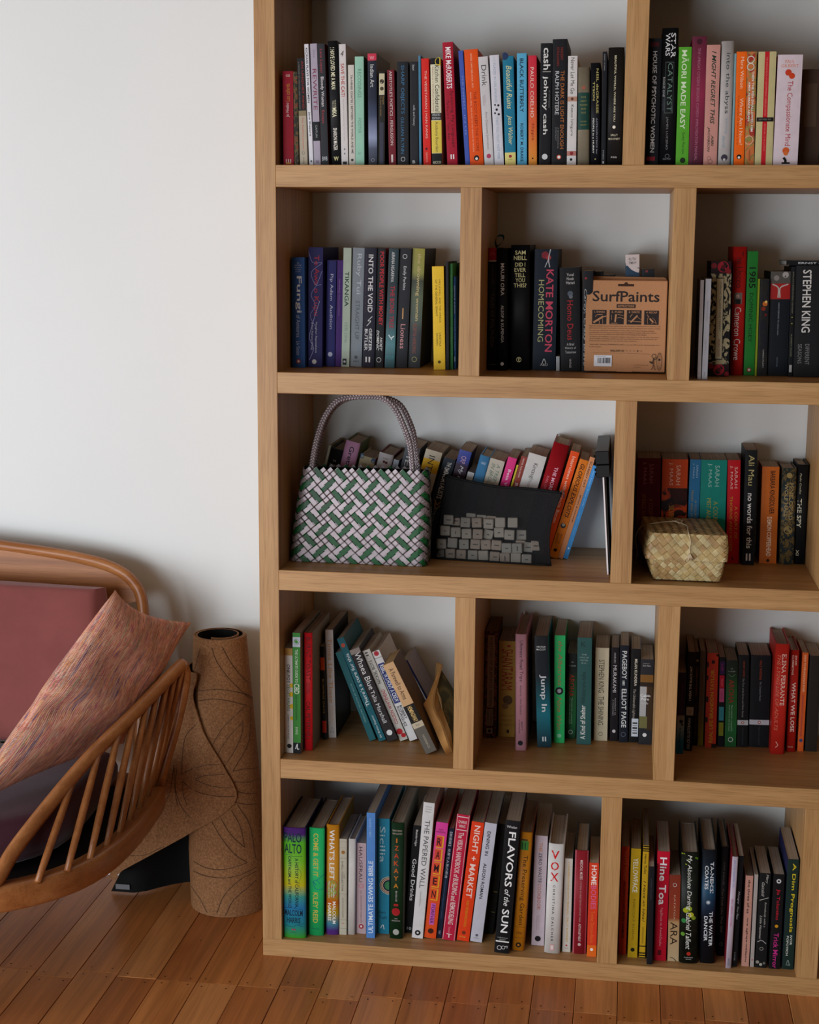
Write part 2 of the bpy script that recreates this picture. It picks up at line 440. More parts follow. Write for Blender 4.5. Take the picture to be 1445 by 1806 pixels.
def spine_y(u, b): return b * abs(2 * u - 1) ** 3
def make_book(rec):
    g, x, y, k, lean, piv, T_, H, D_, kind, col, side, pg, label, els = rec
    T_, H, D_, x, y = [q * 0.001 for q in (T_, H, D_, x, y)]
    t = thing('book', label, 'book', (x, y, shelf_z[k] + 0.0004 + (T_ * math.sin(math.radians(lean)) if lean > 0 and not piv else 0)), (0, math.radians(lean), 0), GROUPS[g])
    ox = -T_ if piv else 0.0
    hard = kind == 'h'
    b = min(0.13 * T_, 0.0034) if hard else min(0.02 * T_, 0.0006)
    th = min(0.0024, T_ * 0.15) if hard else 0.0005
    ins = 0.003 if hard else 0.0004
    n = 10 if hard else 6
    prof = [(i / n * T_, spine_y(i / n, b)) for i in range(n + 1)]
    outer = [(0, D_)] + prof + [(T_, D_)]
    inner = [(th, D_)] + [(th + (T_ - 2 * th) * i / n, spine_y(i / n, b) + th) for i in range(n + 1)] + [(T_ - th, D_)]
    m = MB(); N = len(outer)
    vs = [(ox + p[0], p[1], z) for z in (0, H) for p in outer] + [(ox + p[0], p[1], z) for z in (0, H) for p in inner]
    o0, o1, i0, i1 = 0, N, 2 * N, 3 * N
    fs = []; mi = []
    for i in range(N - 1):
        s_ = 1 if (i == 0 or i == N - 2) else 0
        fs.append((o0 + i, o0 + i + 1, o1 + i + 1, o1 + i)); mi.append(s_)
        fs.append((i1 + i, i1 + i + 1, i0 + i + 1, i0 + i)); mi.append(s_)
        fs.append((o1 + i, o1 + i + 1, i1 + i + 1, i1 + i)); mi.append(s_)
        fs.append((o0 + i + 1, o0 + i, i0 + i, i0 + i + 1)); mi.append(s_)
    fs.append((o0, o1, i1, i0)); mi.append(1); fs.append((o1 + N - 1, o0 + N - 1, i0 + N - 1, i1 + N - 1)); mi.append(1)
    for f, q in zip(fs, mi): m.add([vs[i] for i in f], [(0, 1, 2, 3)], q)
    # weld: rebuild with shared verts
    me = bpy.data.meshes.new('cover'); me.from_pydata(vs, [], fs); me.polygons.foreach_set('material_index', mi)
    if hard:
        me.polygons.foreach_set('use_smooth', [len(set((i0, i1))) and q == 0 and f[0] < N and f[2] >= N and f[2] < 2 * N for f, q in zip(fs, mi)])
    me.update()
    cm = cover_mat(col)
    if side: sm = cover_mat(side)
    elif isinstance(col, str): sm = cm
    elif col[0] == 'grad': sm = cover_mat(col[1][len(col[1]) // 2][1])
    else: sm = cm
    link('cover', me, [cm, sm], t)
    # page block, its top edge gently curved
    px0, px1 = ox + th + 0.0002, ox + T_ - th - 0.0002; py0 = b + th + 0.0008; py1 = D_ - (0.003 if hard else 0.0006)
    m = MB(); q = 4
    if px1 - px0 < 0.0006: px1 = px0 + 0.0006
    dip = 0.0006 if hard else 0.0002
    z1 = H - ins; z0 = ins
    P0 = [[(px0 + (px1 - px0) * i / q, yy, z1 - dip * math.sin(math.pi * i / q)) for yy in (py0, py1)] for i in range(q + 1)]
    m.grid(P0); 
    m.add([(px0, py0, z0), (px1, py0, z0), (px1, py1, z0), (px0, py1, z0), (px0, py0, z1), (px1, py0, z1), (px1, py1, z1), (px0, py1, z1)],
          [(0, 3, 2, 1), (0, 1, 5, 4), (1, 2, 6, 5), (2, 3, 7, 6), (3, 0, 4, 7)])
    m.f = [tuple(reversed(f)) if i < q else f for i, f in enumerate(m.f)]
    m.build('page_block', pages(pg), t)
    # printing on the spine
    S = lambda u, v, l: (ox + u * T_, spine_y(u, b) - l, (1 - v) * H)
    pr = Print(S, T_, H)
    for e in els:
        if e[0] == '#': pr.rect(e[1], e[2], max(e[3], 0), min(e[4], 1), e[5])
        elif e[0] in ('o', 'O'): pr.disc(e[1], e[2], e[3], e[4], e[0] == 'O')
        elif e[0] == '~': pr.stroke(e[1], e[2], e[3])
        else: pr.text((e[1], ''.join(c for c in e[7] if c in 'bi')), e[2], e[3], e[4], e[5], e[6], e[7])
    pr.build('spine_print', t)
    return t
GROUPS=['books standing on the top shelf, wide left bay', 'books standing on the top shelf, right bay', 'books on the second shelf, left bay', 'books on the second shelf, middle bay', 'books on the second shelf, right bay', 'leaning books on the third shelf behind the woven bag', 'books on the third shelf, right bay', 'books on the fourth shelf, left bay', 'books on the fourth shelf, middle bay', 'books on the fourth shelf, right bay', 'books on the bottom shelf, left bay', 'books on the bottom shelf, right bay']
BOOKS = [
# books standing on the top shelf, wide left bay
[0,43.8,30.0,1,-0.2,0,18.4,159.9,135.0,"p","a01229","","","crimson paperback with small gold and white writing, first on the top shelf",[["t","438",0.033,0.062,0.3,0.7,"e8c9c0","h"],["t","Les cafards",0.133,0.317,0.3,0.68,"c9913a","u"],["t","Jo Nesbo",0.333,0.483,0.3,0.66,"ecdcd8","u"],["t","III",0.933,0.98,0.25,0.75,"e0d0c8","h"],["#",0.25,0.75,0.968,0.983,"d9a13c"]]],
[0,63.7,30.0,1,-0.64,0,7.4,158.9,135.0,"p",["pat","2c2416","5f5a2c",60,"7d3a22"],"","","dark mottled green and brown book squeezed beside the crimson paperback",[]],
[0,73.6,30.0,1,-1.39,0,13.3,181.3,135.0,"p","b7aa95","","","paperback with black top half and beige lower half reading AN UNQUIET MIND",[["#",0,1,0.0,0.487,"1e1f22"],["t","AN UNQUIET MIND",0.025,0.472,0.5,0.8,"a5322c",""],["t","A MEMOIR OF MOODS AND MADNESS",0.032,0.472,0.12,0.28,"8a8578",""],["#",0,1,0.487,0.535,"8e8060"],["t","Kay Redfield Jamison",0.553,0.853,0.35,0.65,"c8786c",""],["O",0.5,0.883,0.2,"6b6358"],["t","VINTAGE",0.919,0.985,0.4,0.6,"857c6c",""]]],
[0,90.4,30.0,1,-2.37,0,7.2,204.9,135.0,"p","dad8dc","","","slim white paperback reading KICKASS PLAYS FOR WOMEN",[["t","KICKASS PLAYS FOR WOMEN",0.032,0.482,0.25,0.75,"151515","b"],["t","Jane Shepard",0.556,0.754,0.25,0.75,"1c1c1c","b"],["o",0.5,0.965,0.25,"55555f"]]],
[0,98.8,30.0,1,-1.79,0,11.8,205.4,155.0,"p","a79daa","","","lilac grey paperback reading REWRITE with a black author band",[["t","RON B.",0.049,0.114,0.4,0.62,"7a6f80",""],["t","REWRITE",0.206,0.542,0.22,0.78,"7c3046",""],["#",0,1,0.639,0.797,"191b1e"],["t","CAITLIN",0.665,0.768,0.38,0.66,"a5a5a5",""],["t","III",0.957,0.983,0.3,0.7,"5a5060","h"]]],
[0,112.0,30.0,1,-1.92,0,12.6,205.3,155.0,"p","2c2d31","8e2226","","charcoal paperback reading Bloody Woman Essays in white and red",[["t","Lana Lopesi",0.045,0.235,0.2,0.66,"a8434c",""],["t","Bloody Woman",0.271,0.514,0.18,0.72,"e6dddd",""],["t","Essays",0.545,0.652,0.2,0.66,"a8434c",""],["t","BWB",0.926,0.96,0.15,0.85,"cfcfcf","h"]]],
[0,130.2,30.0,1,-2.02,0,16.8,209.5,155.0,"h","1d1e20","","","black hardback reading I HAVE LOVED ME A MAN",[["t","I HAVE LOVED ME A MAN",0.053,0.385,0.25,0.68,"e8e3bf","b"],["t","THE LIFE AND",0.47,0.53,0.5,0.68,"b8b396",""],["t","TIMES OF",0.476,0.527,0.28,0.46,"b8b396",""],["t","MIKA",0.533,0.609,0.25,0.7,"e8e3bf","b"],["t","SHARON MAZER",0.697,0.878,0.28,0.68,"e8e3d5","b"],["t","W",0.928,0.963,0.25,0.75,"e0d59a","hb"]]],
[0,147.7,30.0,1,-1.36,0,11.7,204.0,150.0,"p","cfc9c6","ccc8c5","","white paperback reading SAVE THE CAT with a red title",[["t","4",0.054,0.1,0.2,0.7,"141414","hi"],["t","SAVE THE CAT!",0.158,0.43,0.2,0.72,"b0503e","b"],["t","The Last Book on Screenwriting You'll Ever Need",0.449,0.793,0.4,0.58,"a69a96",""],["t","II",0.858,0.909,0.4,0.6,"777777",""],["#",0.2,0.8,0.968,0.991,"2a2a2a"]]],
[0,161.4,30.0,1,-0.86,0,10.6,169.4,135.0,"p","c9c3b8","","","cream paperback reading BETWEEN THE WORLD AND ME",[["t","TA-NEHISI COATES | BETWEEN THE WORLD AND ME",0.098,0.88,0.3,0.72,"202020","b"],["o",0.5,0.945,0.22,"333333"]]],
[0,172.5,30.0,1,-0.5,0,15.3,183.1,135.0,"p","94c2aa","2d4a3a","","mint green book with faint grey title RECODINGS",[["t","RECODINGS",0.113,0.375,0.3,0.72,"5f8474",""],["t","FOSTER",0.563,0.704,0.3,0.68,"6d9683",""],["t","BAY",0.877,0.899,0.3,0.7,"7fae98","h"]]],
[0,195.6,30.0,1,-0.74,0,15.2,187.9,150.0,"p",["grad",[[0,"c8324a"],[0.06,"c8324a"],[0.062,"1a1d2a"],[0.4,"1c2234"],[0.55,"3c4560"],[0.75,"8f98b4"],[0.85,"4a4f62"],[1,"23242e"]]],"8d8780","","dark navy book with a red top block reading Indian Art",[["t","W",0.024,0.055,0.25,0.75,"e8b0b8","h"],["t","Indian Art",0.098,0.298,0.28,0.72,"d8d6d2",""],["O",0.5,0.951,0.2,"9a9aa5"]]],
[0,212.7,30.0,1,0.0,0,11.1,157.7,120.0,"p","26231f","","","small dark paperback with a picture panel and gold Gauguin lettering",[["#",0.08,0.92,0.02,0.246,"c7bd9c"],["o",0.5,0.104,0.35,"3c3426"],["o",0.5,0.179,0.3,"4c4430"],["t","Gauguin",0.258,0.347,0.6,0.85,"b08a4c",""],["t","The Quest for Paradise",0.258,0.472,0.25,0.45,"b08a4c",""],["#",0.2,0.8,0.539,0.983,"3a3a48"]]],
[0,231.5,30.0,1,-1.56,0,12.4,160.5,135.0,"p","6e1c26","","","dark red paperback reading ARISTOTLE'S POETICS with worn edges",[["t","ARISTOTLE'S POETICS - FERGUSSON",0.013,0.786,0.3,0.7,"d9c9c4",""],["#",0.35,0.6,0.885,0.967,"d9c9c4"]]],
[0,246.7,30.0,1,-0.8,0,19.3,173.9,135.0,"p","1e1f23","","","black paperback reading SHARP OBJECTS in blue letters",[["t","SHARP OBJECTS",0.035,0.5,0.28,0.66,"3d6f93",""],["t","GILLIAN FLYNN",0.53,0.886,0.32,0.6,"3d6f93",""],["O",0.5,0.939,0.2,"c9c9c9"]]],
[0,268.8,30.0,1,-0.71,0,14.6,173.7,135.0,"p","232327","","","plain black paperback reading milk and honey in tiny letters",[["t","kaur",0.03,0.086,0.3,0.6,"bbbbbb",""],["t","milk and honey",0.417,0.614,0.3,0.62,"bbbbbb",""],["t","B",0.95,0.98,0.3,0.6,"dddddd","h"]]],
[0,284.7,30.0,1,-1.01,0,3.8,183.9,135.0,"p","4a7f9c","","","very thin steel blue book beside the bright red Vegetarian paperback",[]],
[0,292.1,30.0,1,-1.83,0,12.9,178.8,135.0,"p","d3271f","","","bright red paperback reading THE VEGETARIAN",[["t","THE VEGETARIAN | HAN KANG",0.113,0.743,0.3,0.68,"eec3b4",""],["o",0.45,0.843,0.15,"4a1410"],["t","GRANTA",0.875,0.971,0.35,0.6,"e0a090",""]]],
[0,307.2,30.0,1,-1.62,0,17.3,179.1,135.0,"p","d8d3b4","","","yellow black and cream paperback reading Kitchen Confidential",[["#",0,1,0.0,0.057,"17161a"],["o",0.85,0.032,0.4,"d7bd3c"],["t","Kitchen Confidential",0.066,0.501,0.42,0.85,"2a2826",""],["t","Adventures in the Culinary Underbelly",0.076,0.497,0.12,0.3,"9c5a50",""],["#",0,1,0.509,0.575,"1b1b1d"],["t","UPDATED",0.516,0.538,0.1,0.9,"cccccc","h"],["t","EDITION",0.545,0.567,0.1,0.9,"cccccc","h"],["#",0,1,0.579,0.883,"d9c24e"],["t","Anthony Bourdain",0.589,0.875,0.3,0.68,"4a4230",""],["#",0,1,0.887,1.0,"151515"],["t","ecco",0.96,0.984,0.1,0.9,"e0dcc0","h"]]],
[0,333.7,30.0,1,-3.09,0,17.8,205.2,155.0,"p","a5142c","","","tall crimson paperback reading Speaking My Language",[["t","MIKE McROBERTS",0.04,0.374,0.25,0.78,"efe6e6","b"],["t","Speaking My Language",0.393,0.853,0.5,0.85,"551019",""],["t","Te Korero i Toku Reo",0.47,0.789,0.15,0.38,"551019",""],["t","II",0.911,0.949,0.35,0.7,"efe6e6","hb"]]],
[0,365.1,30.0,1,-4.47,0,7.9,191.4,135.0,"p","4157a8","","","blue paperback leaning behind the orange one on the top shelf",[["t","THE DEEPEST",0.213,0.513,0.4,0.7,"8b97d0",""],["t","IN US",0.56,0.734,0.4,0.7,"8b97d0",""]]],
[0,373.4,30.0,1,-4.05,0,23.3,192.8,135.0,"p","e0500e","","","bright orange paperback reading THE BODY KEEPS THE SCORE",[["t","BESSEL VAN DER KOLK, M.D.",0.036,0.333,0.42,0.56,"f2c0a0",""],["t","THE BODY KEEPS THE SCORE",0.362,0.879,0.52,0.72,"8c2408",""],["t","BRAIN, MIND, AND BODY IN THE HEALING OF TRAUMA",0.368,0.885,0.25,0.37,"f2b08c",""],["o",0.5,0.938,0.2,"1c1410"],["o",0.5,0.944,0.1,"efe6dc"]]],
[0,398.4,30.0,1,-4.44,0,16.1,180.9,135.0,"p","cbc6c6","","","white paperback reading Drink with a pink roundel at its foot",[["t","Drink",0.077,0.267,0.25,0.78,"3c3836",""],["t","The Intimate Relationship",0.346,0.428,0.5,0.58,"a08086",""],["t","Between Women and",0.348,0.447,0.36,0.44,"a08086",""],["t","Alcohol",0.358,0.444,0.22,0.3,"a08086",""],["t","Ann Dowsett Johnston",0.504,0.852,0.32,0.62,"8d8684",""],["o",0.5,0.915,0.24,"b0405e"]]],
[0,415.7,30.0,1,-3.78,0,15.9,183.3,135.0,"p","cfcdd4","","","white paperback with pale blue writing and black dots midway",[["t","111 PLACES IN LOS ANGELES",0.019,0.43,0.35,0.6,"8fa3b4",""],["o",0.35,0.449,0.1,"222222"],["o",0.7,0.455,0.12,"222222"],["o",0.5,0.493,0.13,"222222"],["o",0.3,0.524,0.1,"222222"],["o",0.7,0.536,0.12,"222222"],["t","THAT YOU MUST NOT MISS",0.555,0.941,0.35,0.6,"9db0bf",""]]],
[0,434.0,30.0,1,-2.55,0,18.2,181.3,135.0,"p","1c7490","","","teal blue paperback with yellow foot reading Beautiful Ruins",[["o",0.2,0.0,0.35,"235"],["t","Beautiful Ruins",0.086,0.482,0.3,0.8,"d9d69c","i"],["t","Jess Walter",0.538,0.809,0.25,0.78,"d9d69c","i"],["#",0,1,0.881,1.0,"ddd07e"],["o",0.5,0.916,0.15,"a03030"],["t","HARPER",0.941,0.951,0.3,0.7,"807030","h"]]],
[0,454.7,30.0,1,-1.36,0,16.3,185.9,135.0,"p","56a5c8","","","sky blue paperback reading BLACK BUTTERFLY",[["t","BLACK BUTTERFLY",0.047,0.524,0.3,0.68,"101820","b"],["t","ROBERT M. DRAKE",0.624,0.965,0.34,0.64,"101820","b"]]],
[0,474.1,30.0,1,-1.44,0,14.1,181.9,135.0,"p",["grad",[[0,"c8233c"],[0.35,"cc3a38"],[0.65,"d8622c"],[1,"dc9030"]]],"","","paperback shading from crimson to orange reading Hippie",[["t","PAULO COELHO",0.106,0.56,0.25,0.66,"f0cfc0",""],["t","Hippie",0.619,0.769,0.3,0.72,"8a2c18",""],["o",0.5,0.935,0.1,"201010"]]],
[0,491.7,30.0,1,-0.35,0,19.5,201.8,140.0,"p","141417","","","black paperback with huge worn white letters, cash | johnny cash",[["t","cash",0.037,0.215,0.25,0.85,"d9d7d2","b"],["#",0.2,0.9,0.228,0.233,"a9a7a2"],["t","johnny cash",0.267,0.743,0.2,0.7,"d9d7d2","b"],["t","the autobiography",0.38,0.526,0.74,0.86,"8a8886",""],["o",0.5,0.927,0.25,"cfcfcf"]]],
[0,513.3,30.0,1,-0.83,0,24.8,208.1,155.0,"p","18181b","","","tall black book reading THE DARK IS LIGHT ENOUGH",[["t","VINCENT",0.062,0.165,0.55,0.72,"8c2a22",""],["t","O'SULLIVAN",0.062,0.209,0.3,0.47,"8c2a22",""],["t","THE DARK IS LIGHT ENOUGH",0.247,0.867,0.56,0.82,"b06a35",""],["t","RALPH HOTERE",0.252,0.595,0.2,0.46,"cfcfcf",""],["t","A BIOGRAPHICAL",0.696,0.867,0.38,0.48,"777777",""],["t","PORTRAIT",0.696,0.802,0.22,0.32,"777777",""],["o",0.5,0.933,0.16,"c04a30"],["o",0.5,0.933,0.1,"ede8e0"]]],
[0,539.3,30.0,1,-0.74,0,15.7,180.5,135.0,"p","d3cecb","","","white paperback with small eye and lip pictures reading Never Let Me Go",[["t","Never Let Me Go",0.015,0.345,0.3,0.72,"3a3634",""],["#",0,1,0.368,0.412,"b58a74"],["o",0.5,0.389,0.15,"5c3a30"],["t","Kazuo Ishiguro",0.442,0.728,0.3,0.66,"55504c",""],["#",0,1,0.866,0.91,"b3766a"],["o",0.5,0.888,0.2,"8c2c30"],["o",0.45,0.944,0.14,"111111"]]],
[0,557.3,30.0,1,-1.3,0,20.3,162.1,120.0,"h","7e7461","","","old drab cloth hardback with a dark green title label",[["o",0.5,0.207,0.16,"9c5a44"],["#",0.02,0.98,0.256,0.634,"1c4038"],["t","FIVE",0.294,0.313,0.3,0.7,"8d8a50","h"],["t","GREAT",0.333,0.352,0.25,0.75,"8d8a50","h"],["t","MODERN",0.372,0.392,0.2,0.8,"8d8a50","h"],["t","IRISH",0.411,0.431,0.3,0.7,"8d8a50","h"],["t","PLAYS",0.45,0.47,0.3,0.7,"8d8a50","h"],["t","MODERN",0.543,0.557,0.25,0.75,"8d8a50","h"],["t","LIBRARY",0.578,0.592,0.25,0.75,"8d8a50","h"]]],
[0,579.4,30.0,1,-1.39,0,16.3,169.0,135.0,"h","14151b","","","small black hardback with gold lettering above ASTROPHYSICS for PEOPLE in a HURRY",[["t","NEIL deGRASSE",0.056,0.489,0.58,0.82,"b5ab6a","b"],["t","TYSON",0.181,0.364,0.22,0.44,"b5ab6a","b"],["t","ASTROPHYSICS for",0.535,0.89,0.58,0.72,"a9aeb8",""],["t","PEOPLE in a HURRY",0.538,0.881,0.22,0.38,"d8d8d0","b"],["o",0.5,0.937,0.08,"a09860"]]],
[0,597.6,30.0,1,-0.85,0,7.4,187.1,135.0,"p","17191e","","","narrow black book between two thicker black hardbacks, top shelf",[["t","SHORT STORIES",0.021,0.165,0.35,0.55,"aaaaaa",""],["t","FABER",0.865,0.949,0.35,0.55,"aaaaaa",""],["#",0.3,0.6,0.961,0.982,"cccccc"]]],
[0,606.2,30.0,1,-0.51,0,26.2,193.9,135.0,"h","1e1c1b","","","thick black hardback reading BEAUTIFUL WORLD, WHERE ARE YOU",[["t","BEAUTIFUL WORLD, WHERE ARE YOU",0.067,0.626,0.38,0.52,"cfc8a8","b"],["o",0.45,0.672,0.1,"e8e0d0"],["t","SALLY",0.73,0.748,0.25,0.7,"dcd4b8","h"],["t","ROONEY",0.763,0.78,0.12,0.85,"dcd4b8","h"],["t","FSG",0.922,0.936,0.3,0.65,"e0d8d0","h"]]],
# books standing on the top shelf, right bay
[1,671.5,30.0,1,-0.13,0,21.6,207.8,155.0,"p","14151a","","","black book with two small red blocks reading HOUSE OF PSYCHOTIC WOMEN",[["#",0.15,0.8,0.029,0.064,"4c1018"],["t","HOUSE OF PSYCHOTIC WOMEN",0.1,0.895,0.35,0.68,"d5d2cf","b"],["#",0.1,0.75,0.928,0.961,"8c1a26"]]],
[1,694.8,30.0,1,-0.49,0,26.7,224.2,155.0,"h","121417","","","tall black hardback with bold white letters over a framed grey CATALYST",[["t","STAR",0.036,0.216,0.55,0.85,"e8e8e8","b"],["t","WARS",0.038,0.201,0.22,0.5,"e8e8e8","b"],["#",0.25,0.27,0.247,0.614,"5a6460"],["#",0.75,0.77,0.247,0.614,"5a6460"],["#",0.25,0.77,0.245,0.249,"5a6460"],["#",0.25,0.77,0.612,0.616,"5a6460"],["t","CATALYST",0.252,0.604,0.4,0.7,"6e8a7c",""],["t","ROGUE ONE",0.354,0.497,0.12,0.24,"c0c0c0",""],["t","A STAR WARS STORY",0.507,0.599,0.12,0.2,"556070",""],["t","JAMES LUCENO",0.642,0.883,0.35,0.52,"8b8b8b",""],["O",0.5,0.931,0.14,"6a6a6a"],["t","DEL REY",0.946,0.958,0.25,0.75,"7a7a7a","h"]]],
[1,722.7,30.0,1,-0.46,0,20.9,193.2,135.0,"p","57a62c","","","green paperback reading MAORI MADE EASY",[["t","MĀORI MADE EASY",0.026,0.69,0.25,0.78,"d9ecc4","b"],["t","Scotty Morrison",0.718,0.902,0.4,0.68,"26401a",""],["o",0.55,0.955,0.22,"1f3015"]]],
[1,744.3,30.0,1,-0.33,0,23.2,210.3,155.0,"p",["grad",[[0,"5a1c30"],[0.45,"8c2846"],[1,"4c1c2e"]]],"","","maroon book reading COMEDY IMPROVISATION MANUAL, taller than its neighbours",[["o",0.5,0.041,0.2,"3c1420"],["t","THE UPRIGHT CITIZENS BRIGADE COMEDY IMPROVISATION MANUAL",0.09,0.959,0.4,0.6,"a8687e",""]]],
[1,768.6,30.0,1,-0.54,0,22.4,196.1,135.0,"p","c58c80","","","dusty pink paperback reading I MIGHT REGRET THIS",[["t","I MIGHT REGRET THIS",0.05,0.653,0.4,0.72,"29382c","bi"],["t","ABBI",0.746,0.839,0.52,0.72,"29382c","bi"],["t","JACOBSON",0.676,0.886,0.22,0.44,"29382c","bi"],["O",0.4,0.938,0.15,"8d6058"],["O",0.5,0.967,0.18,"8d6058"]]],
[1,792.7,30.0,1,-0.42,0,20.9,202.0,135.0,"h","b5aeaa","","","pale grey rounded hardback reading into the abyss",[["t","into the abyss",0.094,0.579,0.32,0.72,"2e3a3e",""],["t","anthony",0.619,0.743,0.45,0.68,"8098a8",""],["t","david",0.76,0.85,0.3,0.55,"8098a8",""],["o",0.5,0.935,0.26,"3a3440"],["o",0.5,0.951,0.1,"c5bfbb"]]],
[1,814.8,30.0,1,-0.67,0,3.2,182.2,135.0,"p","7fa0a4","","","thin pale blue book tight against the orange Where Am I Now",[]],
[1,819.1,30.0,1,-0.92,0,16.8,184.9,135.0,"p","ee6510","","","bright orange paperback reading Where Am I Now",[["t","Mara Wilson",0.046,0.32,0.42,0.75,"f5cfae",""],["t","Where Am I Now?",0.406,0.817,0.45,0.78,"f5cfae",""],["t","True Stories of Girlhood and",0.379,0.811,0.22,0.36,"b04408",""],["o",0.5,0.922,0.24,"201008"],["o",0.5,0.928,0.12,"efe6dc"]]],
[1,837.1,30.0,1,-1.15,0,15.3,184.7,135.0,"p",["pat","c8703c","8a8a4a",35,"a83228"],"","","colourful painted paperback reading THEN THE FISH SWALLOWED HIM",[["t","THEN THE FISH SWALLOWED HIM",0.169,0.7,0.55,0.8,"e8e4dc","b"],["t","AMIR AHMADI ARIAN",0.262,0.607,0.2,0.42,"e8e4dc","b"],["O",0.4,0.07,0.4,"e0d8cc"],["O",0.4,0.132,0.4,"e0d8cc"],["O",0.4,0.774,0.5,"e0a888"],["t","HARPER",0.86,0.959,0.4,0.6,"803828",""]]],
[1,853.6,30.0,1,-0.54,0,28.8,184.5,135.0,"p","c2b684","","","cream paperback with a red stripe and small black title plate",[["#",0.36,0.62,0.0,1.0,"c01c28"],["t","THE VINTAGE BOOK OF CONTEMPORARY AMERICAN POETRY",0.046,0.564,0.44,0.54,"e08070",""],["#",0.02,0.98,0.574,0.611,"181414"],["t","EDITED BY",0.586,0.599,0.15,0.85,"8a8478","h"],["t","EDITED BY J. D. McCLATCHY",0.632,0.873,0.44,0.54,"e08070",""]]],
[1,883.5,30.0,1,0.0,0,40.3,179.3,135.0,"p","d3c3c8","a03038","","thick white paperback with orange leaves reading The Compassionate Mind",[["t","PAUL",0.047,0.077,0.3,0.68,"d8876c","h"],["t","GILBERT",0.085,0.113,0.15,0.85,"d8876c","h"],["o",0.45,0.159,0.13,"c43c20"],["o",0.6,0.19,0.12,"c8401c"],["t","The Compassionate Mind",0.235,0.819,0.38,0.66,"b0353a",""],["o",0.5,0.863,0.14,"cc5a28"],["o",0.5,0.888,0.09,"d06a30"],["~",[[0.42,0.926],[0.5,0.952],[0.5,0.971]],0.1,"111111"],["#",0.35,0.68,0.968,0.984,"222222"]]],
[1,930.5,80.0,1,-0.83,0,33.1,161.0,135.0,"p","4a3a30","","","brown spined book half hidden in shadow at the right edge, top shelf",[["#",0.2,0.8,0.146,0.586,"5c4c40"]]],
# books on the second shelf, left bay
[2,40.9,102.6,2,0.0,0,23.9,200.5,135.0,"p","27508f","","","blue paperback reading Fungi of Aotearoa",[["t","A",0.043,0.057,0.4,0.6,"b8c4dc","h"],["t","curious",0.062,0.076,0.25,0.75,"b8c4dc","h"],["t","forager's",0.084,0.097,0.2,0.8,"b8c4dc","h"],["t","field",0.105,0.116,0.3,0.7,"b8c4dc","h"],["t","guide",0.124,0.135,0.3,0.7,"b8c4dc","h"],["t","Fungi",0.169,0.5,0.28,0.78,"dfe3e8","b"],["t","of Aotearoa",0.518,0.723,0.35,0.65,"b8c4dc",""],["t","Liv Sisson",0.759,0.885,0.35,0.62,"b8c4dc",""],["o",0.5,0.942,0.18,"a03c30"],["o",0.5,0.942,0.09,"eee6e0"]]],
[2,66.7,119.5,2,0.62,0,26.8,218.6,150.0,"p","25205c","","","purple paperback with red Te Awa o Kupu title and white line pattern",[["t","Te Awa o Kupu",0.065,0.568,0.3,0.75,"a3263c","b"],["t","Vaughan Rapatahana",0.618,0.879,0.48,0.64,"c8c8d8",""],["t","& Kiri Piahana-Wong",0.624,0.854,0.2,0.36,"c8c8d8",""],["~",[[0.0,0.034],[0.3,0.127],[0.95,0.127],[0.2,0.208],[0.5,0.307],[0.9,0.307]],0.03,"8c8cc0"],["~",[[0.95,0.195],[0.6,0.307],[0.2,0.394],[0.5,0.481],[0.15,0.568],[0.5,0.655]],0.03,"8c8cc0"],["~",[[0.8,0.444],[0.3,0.643],[0.1,0.755],[0.4,0.842],[0.1,0.942]],0.03,"a8a8d0"],["o",0.45,0.954,0.16,"e0dcd8"]]],
[2,95.8,139.4,2,1.12,0,17.4,195.3,135.0,"p","23236a","","","slim indigo paperback reading Audition",[["t","Pip Adam  Audition",0.129,0.645,0.3,0.7,"c9c9de",""],["o",0.5,0.884,0.25,"c0c0d8"]]],
[2,113.6,142.8,2,1.3,0,11.4,195.5,135.0,"p","4a2375","","","slim violet paperback with tiny faint writing",[["t","Nick Bollinger Ampersand Estheria",0.182,0.519,0.3,0.55,"a87ab0",""]]],
[2,126.1,139.3,2,1.12,0,14.7,218.0,155.0,"p","bccbba","","","pale sage green paperback reading TIKANGA",[["t","TIKANGA",0.198,0.49,0.25,0.78,"2b4a38","b"],["t","KERI OPAI",0.624,0.793,0.32,0.68,"8fa593",""],["#",0.15,0.65,0.931,0.984,"2a3038"],["o",0.4,0.956,0.15,"d8d8d8"]]],
[2,141.6,143.9,2,1.43,0,21.7,218.2,155.0,"p","8d959c","","","silver grey paperback reading STRAIGHT UP",[["t","Ruby Tui",0.05,0.386,0.3,0.78,"c9ced4",""],["t","STRAIGHT UP",0.442,0.768,0.35,0.7,"59616a",""],["o",0.5,0.919,0.15,"5a6068"],["t","A&U",0.944,0.961,0.25,0.75,"4a5058","h"]]],
[2,166.8,132.6,2,1.09,0,22.3,218.4,155.0,"p","1f1c2c","","","dark navy paperback reading INTO THE VOID",[["t","INTO THE VOID",0.056,0.537,0.35,0.75,"e2e0e0","b"],["t","From Birth to Black Sabbath - And Beyond",0.06,0.533,0.12,0.2,"6c4464",""],["~",[[0.75,0.57],[0.4,0.608],[0.65,0.608],[0.3,0.651]],0.05,"e2e0e0"],["t","GEEZER",0.67,0.861,0.5,0.75,"e2e0e0","b"],["t","BUTLER",0.676,0.857,0.15,0.4,"e2e0e0","b"],["t","II",0.91,0.956,0.25,0.65,"e2e0e0","hb"]]],
